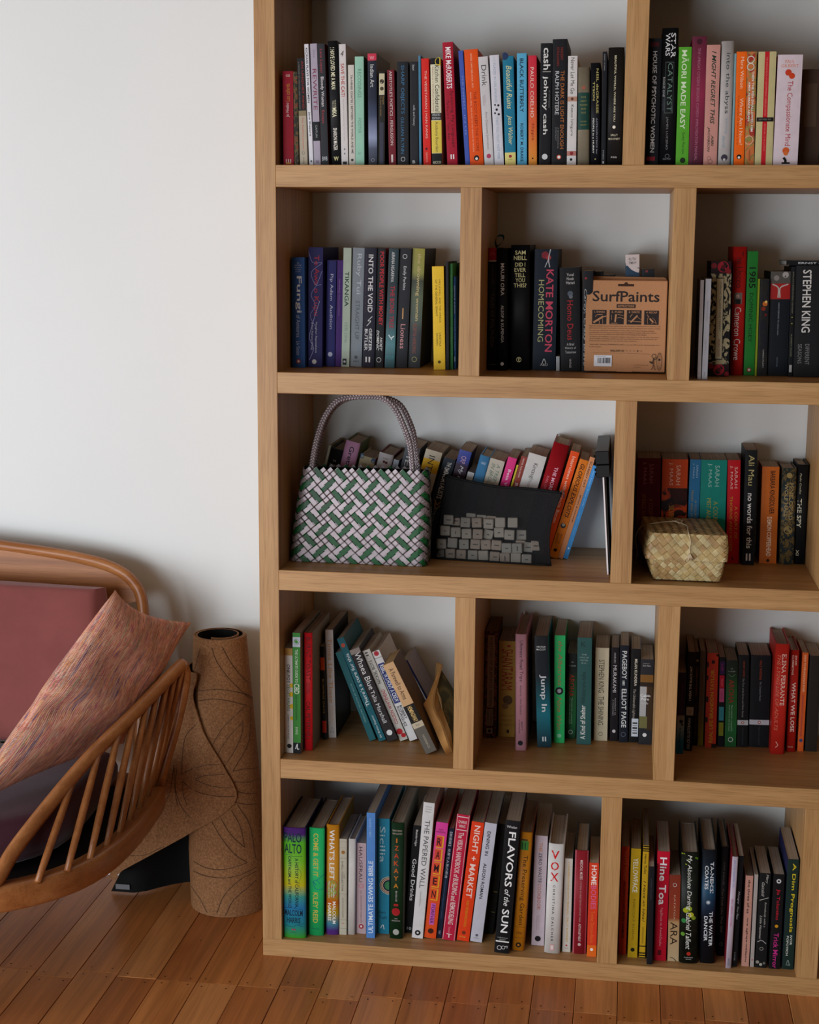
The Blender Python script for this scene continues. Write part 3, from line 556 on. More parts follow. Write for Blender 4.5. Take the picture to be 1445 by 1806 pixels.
[2,189.8,137.3,2,0.99,0,15.3,217.7,155.0,"p","191a1e","9c2028","","black paperback reading POOR PEOPLE WITH MONEY in red",[["t","POOR PEOPLE WITH MONEY",0.028,0.644,0.35,0.85,"c22c34","b"],["t","DOMINIC",0.685,0.856,0.12,0.45,"dddad6","bi"],["t","HOEY",0.744,0.86,0.52,0.85,"dddad6","bi"],["O",0.45,0.935,0.3,"dddad6"]]],
[2,208.3,135.2,2,1.91,0,18.2,217.4,155.0,"p",["grad",[[0,"20363c"],[0.3,"1c2a30"],[0.6,"2c4a50"],[0.8,"54848a"],[1,"2c5058"]]],"","","dark teal paperback with red title THE BONE TREE",[["t","AIRANA NGAREWA",0.029,0.279,0.3,0.62,"d9d9d6",""],["t","THE BONE TREE",0.31,0.666,0.3,0.75,"a33038","b"],["~",[[0.3,0.723],[0.55,0.748],[0.85,0.729]],0.1,"dfe6e6"],["~",[[0.55,0.741],[0.6,0.766]],0.08,"dfe6e6"],["t","MOA",0.897,0.929,0.1,0.9,"4a9aa0","h"]]],
[2,228.4,140.4,2,1.84,0,20.9,217.6,155.0,"p","24252a","","","dark grey paperback reading Lioness in pink",[["O",0.45,0.066,0.2,"c9c9c9"],["t","Emily Perkins",0.147,0.345,0.3,0.62,"cfcfd2",""],["#",0.4,0.5,0.497,0.588,"c99a64"],["t","Lioness",0.632,0.838,0.3,0.72,"d99a9c",""]]],
[2,250.5,145.9,2,1.97,0,22.3,217.8,159.1,"p",["grad",[[0,"8f8a3a"],[0.2,"8a8a48"],[0.27,"3c4034"],[0.4,"55604a"],[0.6,"4c5850"],[0.7,"34383c"],[1,"2c3034"]]],"15120c","","olive topped paperback reading the drowning woman",[["t","the drowning woman",0.041,0.604,0.35,0.72,"b8a878","b"],["t","ROBYN HARDING",0.629,0.879,0.3,0.6,"8f4a3c",""],["O",0.5,0.929,0.22,"a8a468"]]],
[2,302.8,114.1,2,-1.6,0,21.1,186.3,135.0,"p","dbb52c","","","yellow paperback reading MRS JEWELL AND THE WRECK",[["t","MRS JEWELL AND THE WRECK",0.127,0.543,0.52,0.7,"5c4c14",""],["t","OF THE GENERAL GRANT",0.127,0.481,0.26,0.42,"5c4c14",""],["t","CRISTINA",0.639,0.773,0.52,0.68,"5c4c14",""],["t","SANDERS",0.644,0.765,0.26,0.42,"5c4c14",""],["o",0.5,0.925,0.13,"4a3c10"]]],
[2,325.2,117.5,2,-0.92,0,4.9,194.9,135.0,"p","1c1c20","","","very thin black booklet between the yellow and green books",[]],
[2,330.6,129.2,2,-0.87,0,5.2,191.6,135.0,"p","3b8a50","","","thin green book with pale script, second shelf left bay",[["t","Edmonds' War Rhymes",0.103,0.518,0.3,0.6,"8fc09a","i"],["t","Pat Holm",0.596,0.765,0.3,0.6,"8fc09a","i"]]],
[2,336.7,138.0,2,-1.06,0,4.0,168.0,110.0,"p","204e86","","","blue spine reading NOTE TO SELF at the divider",[["t","GAYLE KING",0.097,0.395,0.4,0.75,"c9d4e2",""],["t","NOTE TO SELF",0.452,0.798,0.4,0.72,"7fa0c4",""],["#",0.3,0.75,0.863,0.919,"9ab4d0"]]],
[2,341.2,185.0,2,-0.6,0,3.0,192.9,100.0,"p","191b1d","","","dark book standing behind the blue NOTE TO SELF spine",[]],
# books on the second shelf, middle bay
[3,400.9,126.7,2,-0.68,0,14.5,220.2,155.0,"h","1b1a1c","","","black hardback with a red band and blue ribbon, at the left divider",[["#",0,1,0.0,0.101,"a02430"],["~",[[0.2,0.065],[0.45,0.04],[0.8,0.058]],0.06,"d06a70"],["#",0,1,0.101,0.111,"b8b4b0"],["t","ALEXANDER REED",0.138,0.29,0.45,0.62,"55504c",""],["t","TALES OF POLYNESIA",0.369,0.81,0.3,0.72,"565250",""],["#",0,1,0.949,0.954,"6a6662"]]],
[3,418.3,124.5,2,-1.02,0,17.7,219.5,155.0,"h","131417","","","slim black hardback reading MAURI ORA",[["t","MAURI ORA",0.122,0.384,0.35,0.72,"d9d6d2","b"],["t","ALSOP & KUPENGA",0.463,0.771,0.38,0.66,"c9c6c2","b"],["o",0.5,0.945,0.18,"e0dedb"]]],
[3,442.2,138.8,2,-1.11,0,34.1,225.5,166.2,"h","141417","","","thick black hardback reading DID I EVER TELL YOU THIS",[["t","SAM",0.044,0.076,0.22,0.78,"e0dca0","hb"],["t","NEILL",0.086,0.119,0.15,0.84,"e0dca0","hb"],["t","DID I",0.139,0.171,0.22,0.76,"e0dca0","hb"],["t","EVER",0.181,0.213,0.18,0.8,"e0dca0","hb"],["t","TELL",0.223,0.254,0.2,0.76,"e0dca0","hb"],["t","YOU",0.263,0.295,0.24,0.74,"e0dca0","hb"],["t","THIS?",0.304,0.337,0.14,0.82,"e0dca0","hb"],["O",0.42,0.915,0.14,"d6cf96"],["t","t",0.899,0.933,0.36,0.5,"d6cf96","hb"]]],
[3,480.6,148.9,2,0.0,0,41.7,218.6,153.0,"p","15202e","","","thick dark blue paperback reading HOMECOMING with a red flower",[["o",0.45,0.049,0.16,"8c2a36"],["o",0.6,0.068,0.11,"b03a44"],["~",[[0.68,0.0],[0.6,0.08],[0.66,0.148]],0.04,"c9d0d4"],["~",[[0.6,0.08],[0.45,0.148]],0.03,"c9d0d4"],["t","KATE MORTON",0.166,0.845,0.52,0.84,"e0506c","b"],["t","HOMECOMING",0.252,0.763,0.2,0.44,"c9c68c",""],["~",[[0.42,0.947],[0.5,0.904],[0.6,0.947]],0.03,"d9d9d9"],["t","A&U",0.943,0.963,0.34,0.66,"d9d9d9","h"]]],
[3,524.5,141.8,2,-1.41,0,6.2,26.3,135.0,"p","b5b8bc","","","short pale grey card between two black spines",[]],
[3,532.9,137.4,2,-2.01,0,35.9,186.1,130.0,"p","141417","","","thick black paperback reading Homo Deus in red",[["t","Yuval",0.055,0.083,0.35,0.7,"cfccc8","h"],["t","Noah",0.094,0.122,0.35,0.7,"cfccc8","h"],["t","Harari",0.131,0.161,0.32,0.74,"cfccc8","h"],["o",0.52,0.252,0.14,"56606c"],["o",0.55,0.281,0.1,"6a7078"],["t","Homo Deus",0.317,0.698,0.36,0.66,"b3262c",""],["t","A Brief",0.727,0.753,0.33,0.7,"c0bdba","h"],["t","History of",0.765,0.791,0.24,0.78,"c0bdba","h"],["t","Tomorrow",0.803,0.829,0.24,0.78,"c0bdba","h"],["t","VINTAGE",0.881,0.967,0.44,0.54,"c0bdba",""]]],
[3,571.2,127.0,2,-0.8,0,18.3,180.5,120.0,"p","191a1f","","","black book with large white handwriting, partly behind the cardboard box",[["t","Carey, Crazy Brave",0.175,0.937,0.08,0.42,"a0a1a1","i"],["o",0.3,0.07,0.12,"8c2c30"]]],
[3,590.5,175.0,2,-0.97,0,14.8,179.3,120.0,"p","30363e","","","slate grey spine top showing just above the cardboard box",[]],
[3,607.3,175.0,2,-1.52,0,21.8,173.3,120.0,"p","2a2c30","","","low dark spine top above the cardboard box, second from black handwriting",[]],
[3,649.7,175.0,2,-1.85,0,24.9,210.1,120.0,"p","2c4258","","","white topped blue paperback standing above the cardboard box",[["#",0,1,0.0,0.068,"cfc2be"],["~",[[0,0.081],[0.15,0.075],[0.3,0.088],[0.5,0.113],[0.8,0.133],[1,0.139]],0.3,"cfc2be"],["#",0.5,1,0.068,0.113,"cfc2be"],["t","RUTH",0.028,0.052,0.25,0.75,"444444","h"],["t","SHAW",0.059,0.082,0.25,0.8,"444444","h"]]],
[3,679.4,175.0,2,-2.11,0,22.9,184.3,120.0,"p","1c1e22","","","black spine top at the right above the cardboard box",[["o",0.4,0.022,0.1,"803030"]]],
# books on the second shelf, right bay
[4,773.7,30.0,2,-0.49,0,5.8,169.0,135.0,"p","a59b97","","","off white paperback with a small orange oval at its foot",[["t","Sally Rooney  Intermezzo",0.09,0.413,0.3,0.65,"a06868",""],["O",0.5,0.945,0.3,"a03c38"]]],
[4,781.0,30.0,2,0.0,0,9.4,171.3,135.0,"p","b3b1b6","","","white paperback reading The Employees",[["t","The Employees",0.218,0.421,0.35,0.6,"73737c",""],["t","Olga Ravn",0.605,0.715,0.35,0.6,"73737c",""],["t","V1",0.93,0.961,0.3,0.6,"444444",""]]],
[4,795.3,88.4,2,-1.07,0,35.0,200.1,150.0,"p",["pat","b9ab85","1c1a1a",55],"15120f","","floral paperback with red blooms at top and bottom and a cream title plate",[["#",0,1,0.0,0.106,"2a1418"],["o",0.6,0.048,0.28,"a82430"],["o",0.15,0.037,0.14,"8c2028"],["o",0.85,0.085,0.14,"8c2028"],["o",0.6,0.048,0.1,"5c1018"],["#",0.28,0.66,0.141,0.854,"1a1a1a"],["#",0.31,0.63,0.149,0.846,"cfc2a0"],["t","CON NO TALLANT LYDIE MEJNERT",0.181,0.606,0.42,0.54,"222222",""],["t","VIRGINIA CLARKE",0.67,0.824,0.42,0.53,"8c2c2c",""],["#",0,1,0.894,1.0,"2a1418"],["o",0.5,0.941,0.28,"a82430"],["o",0.1,0.91,0.14,"8c2028"],["o",0.9,0.979,0.12,"8c2028"],["o",0.5,0.941,0.1,"5c1018"]]],
[4,833.8,121.5,2,-0.65,0,23.1,225.6,160.0,"h","b8211c","","","tall red hardback reading The Uncool with a small portrait photo",[["t","The Uncool",0.038,0.33,0.25,0.75,"4c0c0e",""],["#",0.12,0.75,0.355,0.443,"7c6c64"],["o",0.42,0.381,0.13,"c09a84"],["#",0.2,0.65,0.405,0.443,"181818"],["t","Cameron Crowe",0.467,0.881,0.22,0.72,"e3cfc8",""]]],
[4,858.8,126.8,2,-0.78,0,18.2,217.9,150.0,"p","24812f","","","bright green paperback reading 1985",[["t","1985",0.128,0.296,0.22,0.85,"0e1c10","b"],["t","DOMINIC HOEY",0.334,0.731,0.32,0.68,"12301a",""],["o",0.5,0.956,0.22,"a03026"],["o",0.5,0.956,0.12,"eae2dc"]]],
[4,877.6,116.6,2,-0.75,0,3.1,170.4,135.0,"p","8c9a24","","","thin lime green spine squeezed against the bright green 1985",[]],
[4,881.5,119.1,2,-0.87,0,16.7,169.8,135.0,"p",["pat","23221f","1a1a22",30],"","","black paperback with a small flame picture",[["o",0.6,0.253,0.26,"c86a28"],["o",0.7,0.234,0.14,"ecc070"],["o",0.45,0.304,0.22,"8c2c18"],["o",0.7,0.367,0.14,"6c1c14"],["t","HARRIS MURRY",0.728,0.918,0.5,0.66,"a9a49c",""]]],
[4,900.3,125.6,2,-0.89,0,34.1,183.0,140.0,"p","14181f","","","navy black paperback with red panel and silver swirl at the top",[["#",0,1,0.0,0.114,"55504a"],["o",0.75,0.032,0.16,"a9a39c"],["o",0.3,0.061,0.14,"88827c"],["#",0,1,0.114,0.263,"a3221f"],["~",[[0.1,0.12],[0.4,0.155],[0.4,0.249]],0.06,"b9b4ac"],["~",[[0.5,0.249],[0.5,0.155],[0.9,0.12]],0.06,"b9b4ac"],["t","HARUKI MURAKAMI  Men without women",0.296,0.607,0.42,0.5,"8f959c",""],["t","VINTAGE",0.818,0.912,0.42,0.5,"66707a",""]]],
[4,935.3,118.0,2,-1.05,0,7.3,191.6,135.0,"p","151517","","","narrow black spine with yellow specks beside the white lettered thick book",[["t","KARLA'S HARROWING ODYSSEY",0.045,0.425,0.35,0.65,"8c8a70",""],["o",0.5,0.458,0.15,"a89c40"],["o",0.5,0.514,0.15,"a89c40"],["t","KAREN ROSE",0.615,0.816,0.35,0.65,"8c8a70",""],["#",0.2,0.8,0.894,0.961,"b5b3b0"]]],
[4,943.6,112.0,2,-1.23,0,47.7,193.9,130.0,"p","1c1c1e","","","very thick black paperback with big worn white lettering, right edge",[["t","STEPHEN KING",0.038,0.599,0.24,0.55,"d0cdc8","b"],["t","DIFFERENT",0.703,0.89,0.4,0.55,"7c7a78",""],["t","SEASONS",0.703,0.879,0.14,0.28,"7c7a78",""]]],
# leaning books on the third shelf behind the woven bag
[5,46.6,188.0,3,13.91,1,4.6,211.1,117.0,"p","a9a68e","","","thin pale book at the far left of the leaning row",[]],
[5,71.2,188.0,3,14.05,1,23.5,201.5,117.0,"h","1d1f20","1d1f20","","dark book reading THE BOAT above the woven bag",[["t","THE",0.106,0.125,0.35,0.65,"c9c9c4","h"],["t","BOAT",0.149,0.177,0.2,0.85,"d9d9d4","h"]]],
[5,101.3,188.0,3,14.05,1,28.8,216.5,117.0,"h","c08cac","5c6840","","pink hardback reading Greta & V above the woven bag",[["t","Greta & Valdin",0.044,0.526,0.36,0.68,"2c1c28","b"]]],
[5,137.8,188.0,3,14.0,1,30.2,186.9,117.0,"h","bdb496","","","cream book with blue corners, low between pink and white spines",[["t","REMARKABLE",0.069,0.092,0.2,0.85,"9c9070","h"],["t","BLIND",0.105,0.122,0.3,0.7,"9c9070","h"],["o",0.1,0.006,0.16,"4c6484"],["o",0.9,0.025,0.16,"4c6484"]]],
[5,171.3,188.0,3,14.0,1,28.4,194.4,117.0,"h","c6c0c2","7c1824","","white hardback with red boards and two red dots",[["o",0.45,0.083,0.09,"5c1c24"],["o",0.62,0.087,0.09,"5c1c24"],["t","MIRI",0.043,0.055,0.35,0.7,"555555","h"],["t","W  T",0.146,0.188,0.15,0.8,"333333","h"]]],
[5,184.0,188.0,3,14.0,1,10.2,185.3,117.0,"p","a9b0bc","","","small pale blue spine reading The, beside the grey HERO book",[["t","The",0.065,0.17,0.3,0.7,"4c5c74",""]]],
[5,218.5,188.0,3,14.0,1,28.3,209.1,117.0,"p","4a4e54","4a4e54","","large grey book with tall letters HERO behind the bag handle",[["t","HERO",0.028,0.378,0.2,0.6,"b9b9b4",""]]],
[5,258.8,188.0,3,15.0,1,31.9,203.2,117.0,"p","c0b39e","","","cream and yellow book reading INTERM, right of the bag handle",[["#",0,1,0.087,0.211,"d2a222"],["t","INTERMISSION",0.051,0.647,0.3,0.66,"2c2a28",""],["#",0,1,0.385,0.531,"c9982a"]]],
[5,287.6,188.0,3,15.0,1,22.5,190.0,117.0,"p","27303a","","","dark slate book reading THE IMMORTALISTS with a gold leaf",[["t","THE",0.039,0.086,0.4,0.75,"cfcfc8","b"],["t","IMMORTALISTS",0.097,0.424,0.28,0.72,"dcdcd6","b"],["~",[[0.2,0.44],[0.5,0.487],[0.75,0.448]],0.08,"b58a30"],["~",[[0.3,0.479],[0.5,0.534],[0.8,0.487]],0.08,"b58a30"],["t","CHLOE BENJAMIN",0.519,0.912,0.3,0.6,"9c9c98",""]]],
[5,314.1,188.0,3,15.0,1,23.3,205.8,117.0,"p",["grad",[[0,"3a4a9c"],[0.1,"2c3a8c"],[0.14,"342036"],[0.35,"3c2430"],[1,"241c24"]]],"","","blue and maroon book with My in white letters",[["t","CRP",0.051,0.123,0.3,0.7,"c9a0b0",""],["t","My Conversations",0.145,0.609,0.3,0.7,"d2d0d8","i"]]],
[5,330.0,188.0,3,15.0,1,12.4,165.3,117.0,"p","c9cacc","","","short white spine below the shadow of the blue book",[["O",0.4,0.119,0.2,"444444"]]],
[5,351.9,188.0,3,14.98,1,19.6,197.2,117.0,"h","4e8ec0","","","plain sky blue hardback with tiny white letters near its top",[["t","NANCY",0.061,0.086,0.3,0.75,"c9dcea","h"]]],
[5,381.2,188.0,3,15.02,1,28.0,189.4,117.0,"p","bdb5a6","","","off white paperback reading A TREE GROWS IN BROOKLYN in green",[["t","A TREE GROWS",0.042,0.443,0.55,0.8,"5f7a66","i"],["t","IN BROOKLYN",0.047,0.412,0.2,0.46,"5f7a66","i"]]],
[5,402.3,188.0,3,15.0,1,16.7,195.7,117.0,"p","d8327c","","","hot pink paperback reading Beta Vulgaris",[["t","Beta Vulgaris",0.118,0.447,0.3,0.72,"f0c8d8","b"]]],
[5,408.8,188.0,3,14.92,1,3.3,183.6,117.0,"p","c9b834","","","thin yellow spine between hot pink and brick red books",[]],
[5,421.1,188.0,3,15.04,1,11.5,199.6,117.0,"p","8a3a30","","","brick red slim paperback with white letters SU",[["t","HEMA SUKUMAR",0.018,0.211,0.35,0.6,"e0c8c0",""],["t","SUNBIRDS",0.264,0.453,0.3,0.75,"e8dcd6","b"]]],
[5,456.5,188.0,3,15.04,1,33.9,200.6,117.0,"p","c6c1bd","","","thick white paperback reading Kintsugi",[["t","Kintsugi",0.084,0.24,0.35,0.66,"3a3836",""],["t","Modern Wellness",0.247,0.436,0.4,0.58,"8c8884",""]]],
[5,493.0,188.0,3,15.0,1,30.3,223.8,117.0,"h","98161f","","","tall red hardback reading THE MORNING STAR",[["t","THE MORNING STAR",0.203,0.617,0.5,0.72,"dfa8b8","b"],["t","KARL OVE KNAUSGAARD",0.295,0.617,0.2,0.34,"c9707c",""]]],
[5,515.1,188.0,3,15.0,1,16.5,210.9,117.0,"p","dd4a12","","","orange paperback reading Interviews with Francis",[["t","Interviews with Francis Bacon",0.045,0.668,0.35,0.72,"f0c8b0",""]]],
[5,532.9,188.0,3,15.98,1,16.7,196.3,117.0,"p","cf6f14","","","amber orange paperback reading GLORIOUS EXPLOITS",[["t","GLORIOUS EXPLOITS",0.043,0.586,0.3,0.78,"241008","bi"],["o",0.5,0.67,0.3,"2c2a2a"],["o",0.5,0.662,0.18,"a09888"],["t","FERDIA",0.753,0.852,0.55,0.75,"5c2c0c",""],["t","LENNON",0.753,0.852,0.2,0.4,"5c2c0c",""],["o",0.5,0.921,0.2,"241008"]]],
[5,543.2,188.0,3,16.0,1,9.5,202.6,117.0,"p","cf8a5c","","","slim peach paperback between amber and light blue books",[["t","SCAREDY CAT",0.04,0.294,0.3,0.7,"3c2418","b"],["t","JENNY & NANNIE",0.368,0.637,0.35,0.65,"2c1c14","b"]]],
[5,552.3,188.0,3,16.02,1,8.4,186.4,117.0,"p","3f8ccb","","","light blue paperback reading Men Explain Things to Me, last of the leaning row",[["t","Men Explain Things to Me",0.058,0.432,0.35,0.65,"a8d0ea",""],["t","REBECCA SOLNIT",0.505,0.733,0.38,0.6,"7db4dc",""],["o",0.5,0.887,0.2,"cfe2f0"]]],
# books on the third shelf, right bay
[6,680.3,205.0,3,-0.9,0,43.3,194.9,100.0,"p","640f2e","","","thick maroon paperback reading WINGS, leftmost of four alike bright spines",[["t","SARAH",0.054,0.244,0.52,0.7,"b07080",""],["t","J. MAAS",0.037,0.258,0.22,0.4,"b07080",""],["t","A COURT OF",0.393,0.64,0.52,0.7,"a0681c",""],["t","WINGS AND RUIN",0.346,0.722,0.22,0.4,"a0681c",""]]],
[6,725.7,205.0,3,-0.65,0,47.1,194.3,100.0,"p",["pat","d24a18","1c0f0c",14,"3c140c"],"","","thick orange paperback with black swirls reading SILVER",[["#",0,1,0.0,0.281,"cf4a1a"],["t","SARAH",0.055,0.251,0.55,0.72,"e8b8a0",""],["t","J. MAAS",0.034,0.256,0.25,0.43,"e8b8a0",""],["t","SILVER FLAMES",0.452,0.747,0.3,0.5,"d2a43c",""]]],
[6,774.7,205.0,3,-0.06,0,19.8,194.9,100.0,"p","2f77a8","","","narrow blue paperback reading FROST between orange and teal spines",[["t","SARAH",0.051,0.175,0.6,0.78,"a8c8dc",""],["t","J. MAAS",0.037,0.182,0.25,0.45,"a8c8dc",""],["t","A COURT OF",0.395,0.635,0.58,0.76,"a89c50",""],["t","FROST AND STARLIGHT",0.298,0.718,0.22,0.42,"a89c50",""]]],
[6,796.7,205.0,3,-0.59,0,47.5,194.9,100.0,"p","158a7c","","","thick teal paperback reading MIST",[["t","SARAH",0.052,0.255,0.55,0.72,"a0d0c4",""],["t","J. MAAS",0.034,0.265,0.26,0.43,"a0d0c4",""],["t","A COURT OF",0.4,0.703,0.52,0.7,"b0a440",""],["t","MIST AND FURY",0.372,0.717,0.26,0.43,"b0a440",""]]],
[6,848.8,205.0,3,-1.66,0,23.2,195.6,100.0,"p","c0121e","","","red paperback reading A COURT OF THORNS AND ROSES",[["t","SARAH",0.065,0.27,0.55,0.8,"e8b8b0",""],["t","J. MAAS",0.054,0.28,0.18,0.42,"e8b8b0",""],["t","A COURT OF",0.446,0.758,0.6,0.82,"c8922c",""],["t","THORNS AND ROSES",0.349,0.882,0.2,0.42,"c8922c",""],["~",[[0.4,0.938],[0.55,0.965]],0.1,"50080c"]]],
[6,877.2,197.2,3,-0.89,0,21.7,216.4,107.8,"p","121316","","","tall black paperback reading no words for this",[["t","Ali Mau",0.045,0.306,0.3,0.78,"b5a870",""],["t","no words for this",0.374,0.854,0.3,0.75,"e0dedb","b"],["t","II",0.9,0.963,0.3,0.7,"d5d3d0","hb"]]],
[6,910.3,217.0,3,-0.85,0,31.0,183.5,88.0,"p","b85e1c","","","orange paperback reading DEMON COPPERHEAD",[["t","BARBARA KINGSOLVER",0.043,0.487,0.48,0.78,"1c120c","b"],["t","DEMON COPPERHEAD",0.517,0.926,0.38,0.66,"e0c8b0","b"],["o",0.5,0.97,0.1,"2c1c10"]]],
[6,947.6,214.2,3,-1.21,0,26.1,181.8,90.8,"h",["pat","6b5a38","1c2228",70,"2c3a3c"],"","","bronze and black ornate patterned hardback reading METAMORPHOSES",[["t","PENELOPIAD",0.149,0.536,0.52,0.8,"a08a5c","b"],["t","WOLF HALL",0.156,0.506,0.2,0.45,"a08a5c","b"],["o",0.5,0.64,0.3,"8c7848"],["o",0.5,0.074,0.2,"8c7848"]]],
[6,974.0,220.8,3,-0.75,0,20.4,188.5,84.2,"h","161617","","","black hardback with pale letters THE SPY at the right edge",[["t","Paulo Coelho",0.086,0.294,0.25,0.42,"b5ad90","i"],["t","THE SPY",0.34,0.631,0.12,0.5,"d5cdb0","b"],["t","XI",0.854,0.911,0.15,0.4,"c0b89c",""]]],
# books on the fourth shelf, left bay
[7,37.5,35.5,4,0.0,0,15.6,203.4,170.0,"p","d2cec9","","","white paperback with yellow splashes reading ONE-POT VEGETARIAN",[["#",0,1,0.0,0.067,"b08a48"],["o",0.9,0.352,0.28,"d9b820"],["o",0.85,0.437,0.3,"dcb81c"],["o",0.9,0.551,0.3,"d9b820"],["o",0.9,0.665,0.25,"d9b820"],["t","ONE-POT",0.152,0.33,0.3,0.68,"1c1c1c","b"],["t","VEGETARIAN",0.34,0.591,0.3,0.68,"30703c",""],["t","SABRINA FAUDA-ROLE",0.63,0.865,0.35,0.55,"555555",""],["o",0.55,0.933,0.28,"1a1a1a"]]],
[7,53.6,35.6,4,0.0,0,14.3,233.6,180.0,"p","3f8a3a","8c8c88","","green paperback reading THE ULTIMATE GUIDE TO CBD",[["#",0,1,0.035,0.116,"c0c8d4"],["o",0.5,0.074,0.4,"8c9c8c"],["o",0.5,0.074,0.22,"4a9a40"],["t","THE ULTIMATE GUIDE TO",0.136,0.411,0.3,0.66,"d2e0c8","b"],["t","CBD",0.418,0.505,0.15,0.85,"e0e8d8","b"],["t","Explore the World of Cannabidiol",0.514,0.718,0.25,0.6,"2c5c28",""],["t","EVANS",0.78,0.842,0.3,0.65,"d2e0c8",""],["#",0,1,0.913,1.0,"14181c"],["~",[[0.3,0.965],[0.55,0.922],[0.55,0.963],[0.8,0.963]],0.12,"e0e0e0"]]],
[7,70.9,54.1,4,0.0,0,15.9,229.6,165.0,"h","c31c22","8f8a80","","tall red hardback reading BURNT TOAST",[["t","BURNT TOAST",0.035,0.399,0.28,0.78,"4c0a10",""],["t","AND OTHER",0.418,0.506,0.52,0.72,"6c1218",""],["t","DISASTERS",0.418,0.519,0.25,0.45,"6c1218",""],["t","CAL PETERNELL",0.58,0.911,0.25,0.72,"4c0a10",""]]],
[7,92.4,121.5,4,-1.49,0,8.0,186.5,120.0,"p","161412","","","narrow black spine with orange and red blocks",[["#",0,1,0.12,0.255,"d24e1c"],["t","BURMESE DAYS",0.351,0.718,0.3,0.7,"a89040",""],["#",0,1,0.797,0.925,"c42c1c"]]],
[7,101.3,134.5,4,-1.66,0,15.3,215.8,155.0,"p","c3bcb8","141414","","white paperback reading Times Like These in tan letters",[["t","Times Like These",0.076,0.676,0.28,0.78,"c09468","b"],["t","Michelle",0.703,0.855,0.52,0.75,"c8a078",""],["t","Langstone",0.703,0.869,0.22,0.45,"c8a078",""],["~",[[0.3,0.952],[0.5,0.897],[0.7,0.952]],0.05,"888888"],["t","A&U",0.938,0.954,0.25,0.75,"888888","h"]]],
[7,183.7,127.3,4,-21.3,0,13.0,185.1,140.0,"p","1e5a60","","","dark teal slim paperback, first of those leaning left",[["t","BOOK OF MUTUAL PROVERBS",0.36,0.8,0.4,0.6,"7fa8a8",""]]],
[7,202.8,126.9,4,-22.63,0,13.7,216.8,155.0,"p","1c5b66","","","teal paperback reading There's a cure for this, leaning left",[["o",0.5,0.071,0.3,"b04a38"],["t","There's a cure for this",0.153,0.662,0.25,0.78,"dfe4e2","u"],["t","Dr Emma Espiner",0.75,0.968,0.35,0.68,"dfe4e2","u"]]],
[7,219.5,127.6,4,-23.02,0,20.2,193.9,150.0,"p","2a2426","","","dark brown paperback reading Whaea Blue, leaning left",[["#",0,1,0.0,0.052,"8c8078"],["t","Whaea Blue",0.044,0.441,0.3,0.85,"e0dedc",""],["t","Talia Marshall",0.457,0.806,0.3,0.7,"d0cecc",""],["o",0.5,0.914,0.28,"d8d6d4"]]],
[7,242.4,135.5,4,-23.18,0,15.4,191.2,130.0,"p","b9b5ac","","","cream paperback reading NICKEL BOYS upside down, red splashes at foot",[["t","II",0.022,0.063,0.25,0.6,"3a3a38","b"],["O",0.5,0.083,0.2,"6c6c68"],["t","NICKEL BOYS",0.113,0.37,0.28,0.7,"3a3a38","ub"],["t","COLSON WHITEHEAD",0.436,0.818,0.28,0.72,"9c1c28","ub"],["o",0.4,0.9,0.4,"a81c22"],["o",0.7,0.95,0.3,"a81c22"]]],
[7,260.7,138.6,4,-23.51,0,15.6,189.7,130.0,"p","cfccca","","","white paperback with red roundel and blue title box, leaning left",[["o",0.5,0.028,0.32,"a82c38"],["#",0,1,0.072,0.079,"8c8c8c"],["#",0.1,0.9,0.137,0.581,"28346c"],["t","REBEL WITHOUT A CREW",0.154,0.568,0.25,0.78,"e0e0e4","b"],["t","ROBERT",0.615,0.765,0.52,0.85,"222222","b"],["t","RODRIGUEZ",0.615,0.841,0.15,0.48,"222222","b"]]],
[7,302.0,69.1,4,-26.44,0,21.8,188.2,90.0,"p","c09a70","5c4630","a8875c","old tan paperback reading A Farewell to Arms, leaning left",[["t","A Farewell to Arms",0.055,0.399,0.3,0.72,"5c4430","b"],["#",0,1,0.466,0.659,"191614"],["t","HEMINGWAY",0.483,0.651,0.3,0.7,"cfae70","b"],["#",0,1,0.659,0.718,"b5a890"],["t","M.A.1",0.678,0.701,0.3,0.7,"555044","h"],["#",0,1,0.718,1.0,"5c564e"],["t","PAPERBACK",0.802,0.953,0.4,0.6,"a09888",""]]],
[7,309.8,200.0,4,-28.75,0,13.5,157.9,100.0,"p","c9c6c6","9c96a0","","white paperback with navy stripe reading HAN KANG, behind the tan one",[["#",0.7,1,0.0,1.0,"1c2450"],["t","HAN KANG",0.06,0.38,0.15,0.6,"3a3438",""]]],
# books on the fourth shelf, middle bay
[8,399.6,185.3,4,0.0,0,23.3,214.1,119.7,"p",["pat","3c1c1c","8c4a44",50,"141010"],"","8c6c40","dark red patterned book reading A HISTORY OF ISLAM IN 21 WOMEN",[["#",0.2,0.78,0.038,0.714,"8f7862"],["t","A HISTORY OF ISLAM IN 21 WOMEN",0.056,0.7,0.38,0.62,"3a2c24",""],["#",0.15,0.75,0.728,0.884,"8f7862"],["t","HOSSEIN",0.739,0.868,0.5,0.68,"3a2c24",""],["t","KAMALY",0.739,0.861,0.22,0.4,"3a2c24",""],["#",0.2,0.7,0.909,0.958,"9c8874"],["o",0.45,0.934,0.14,"2c2420"]]],
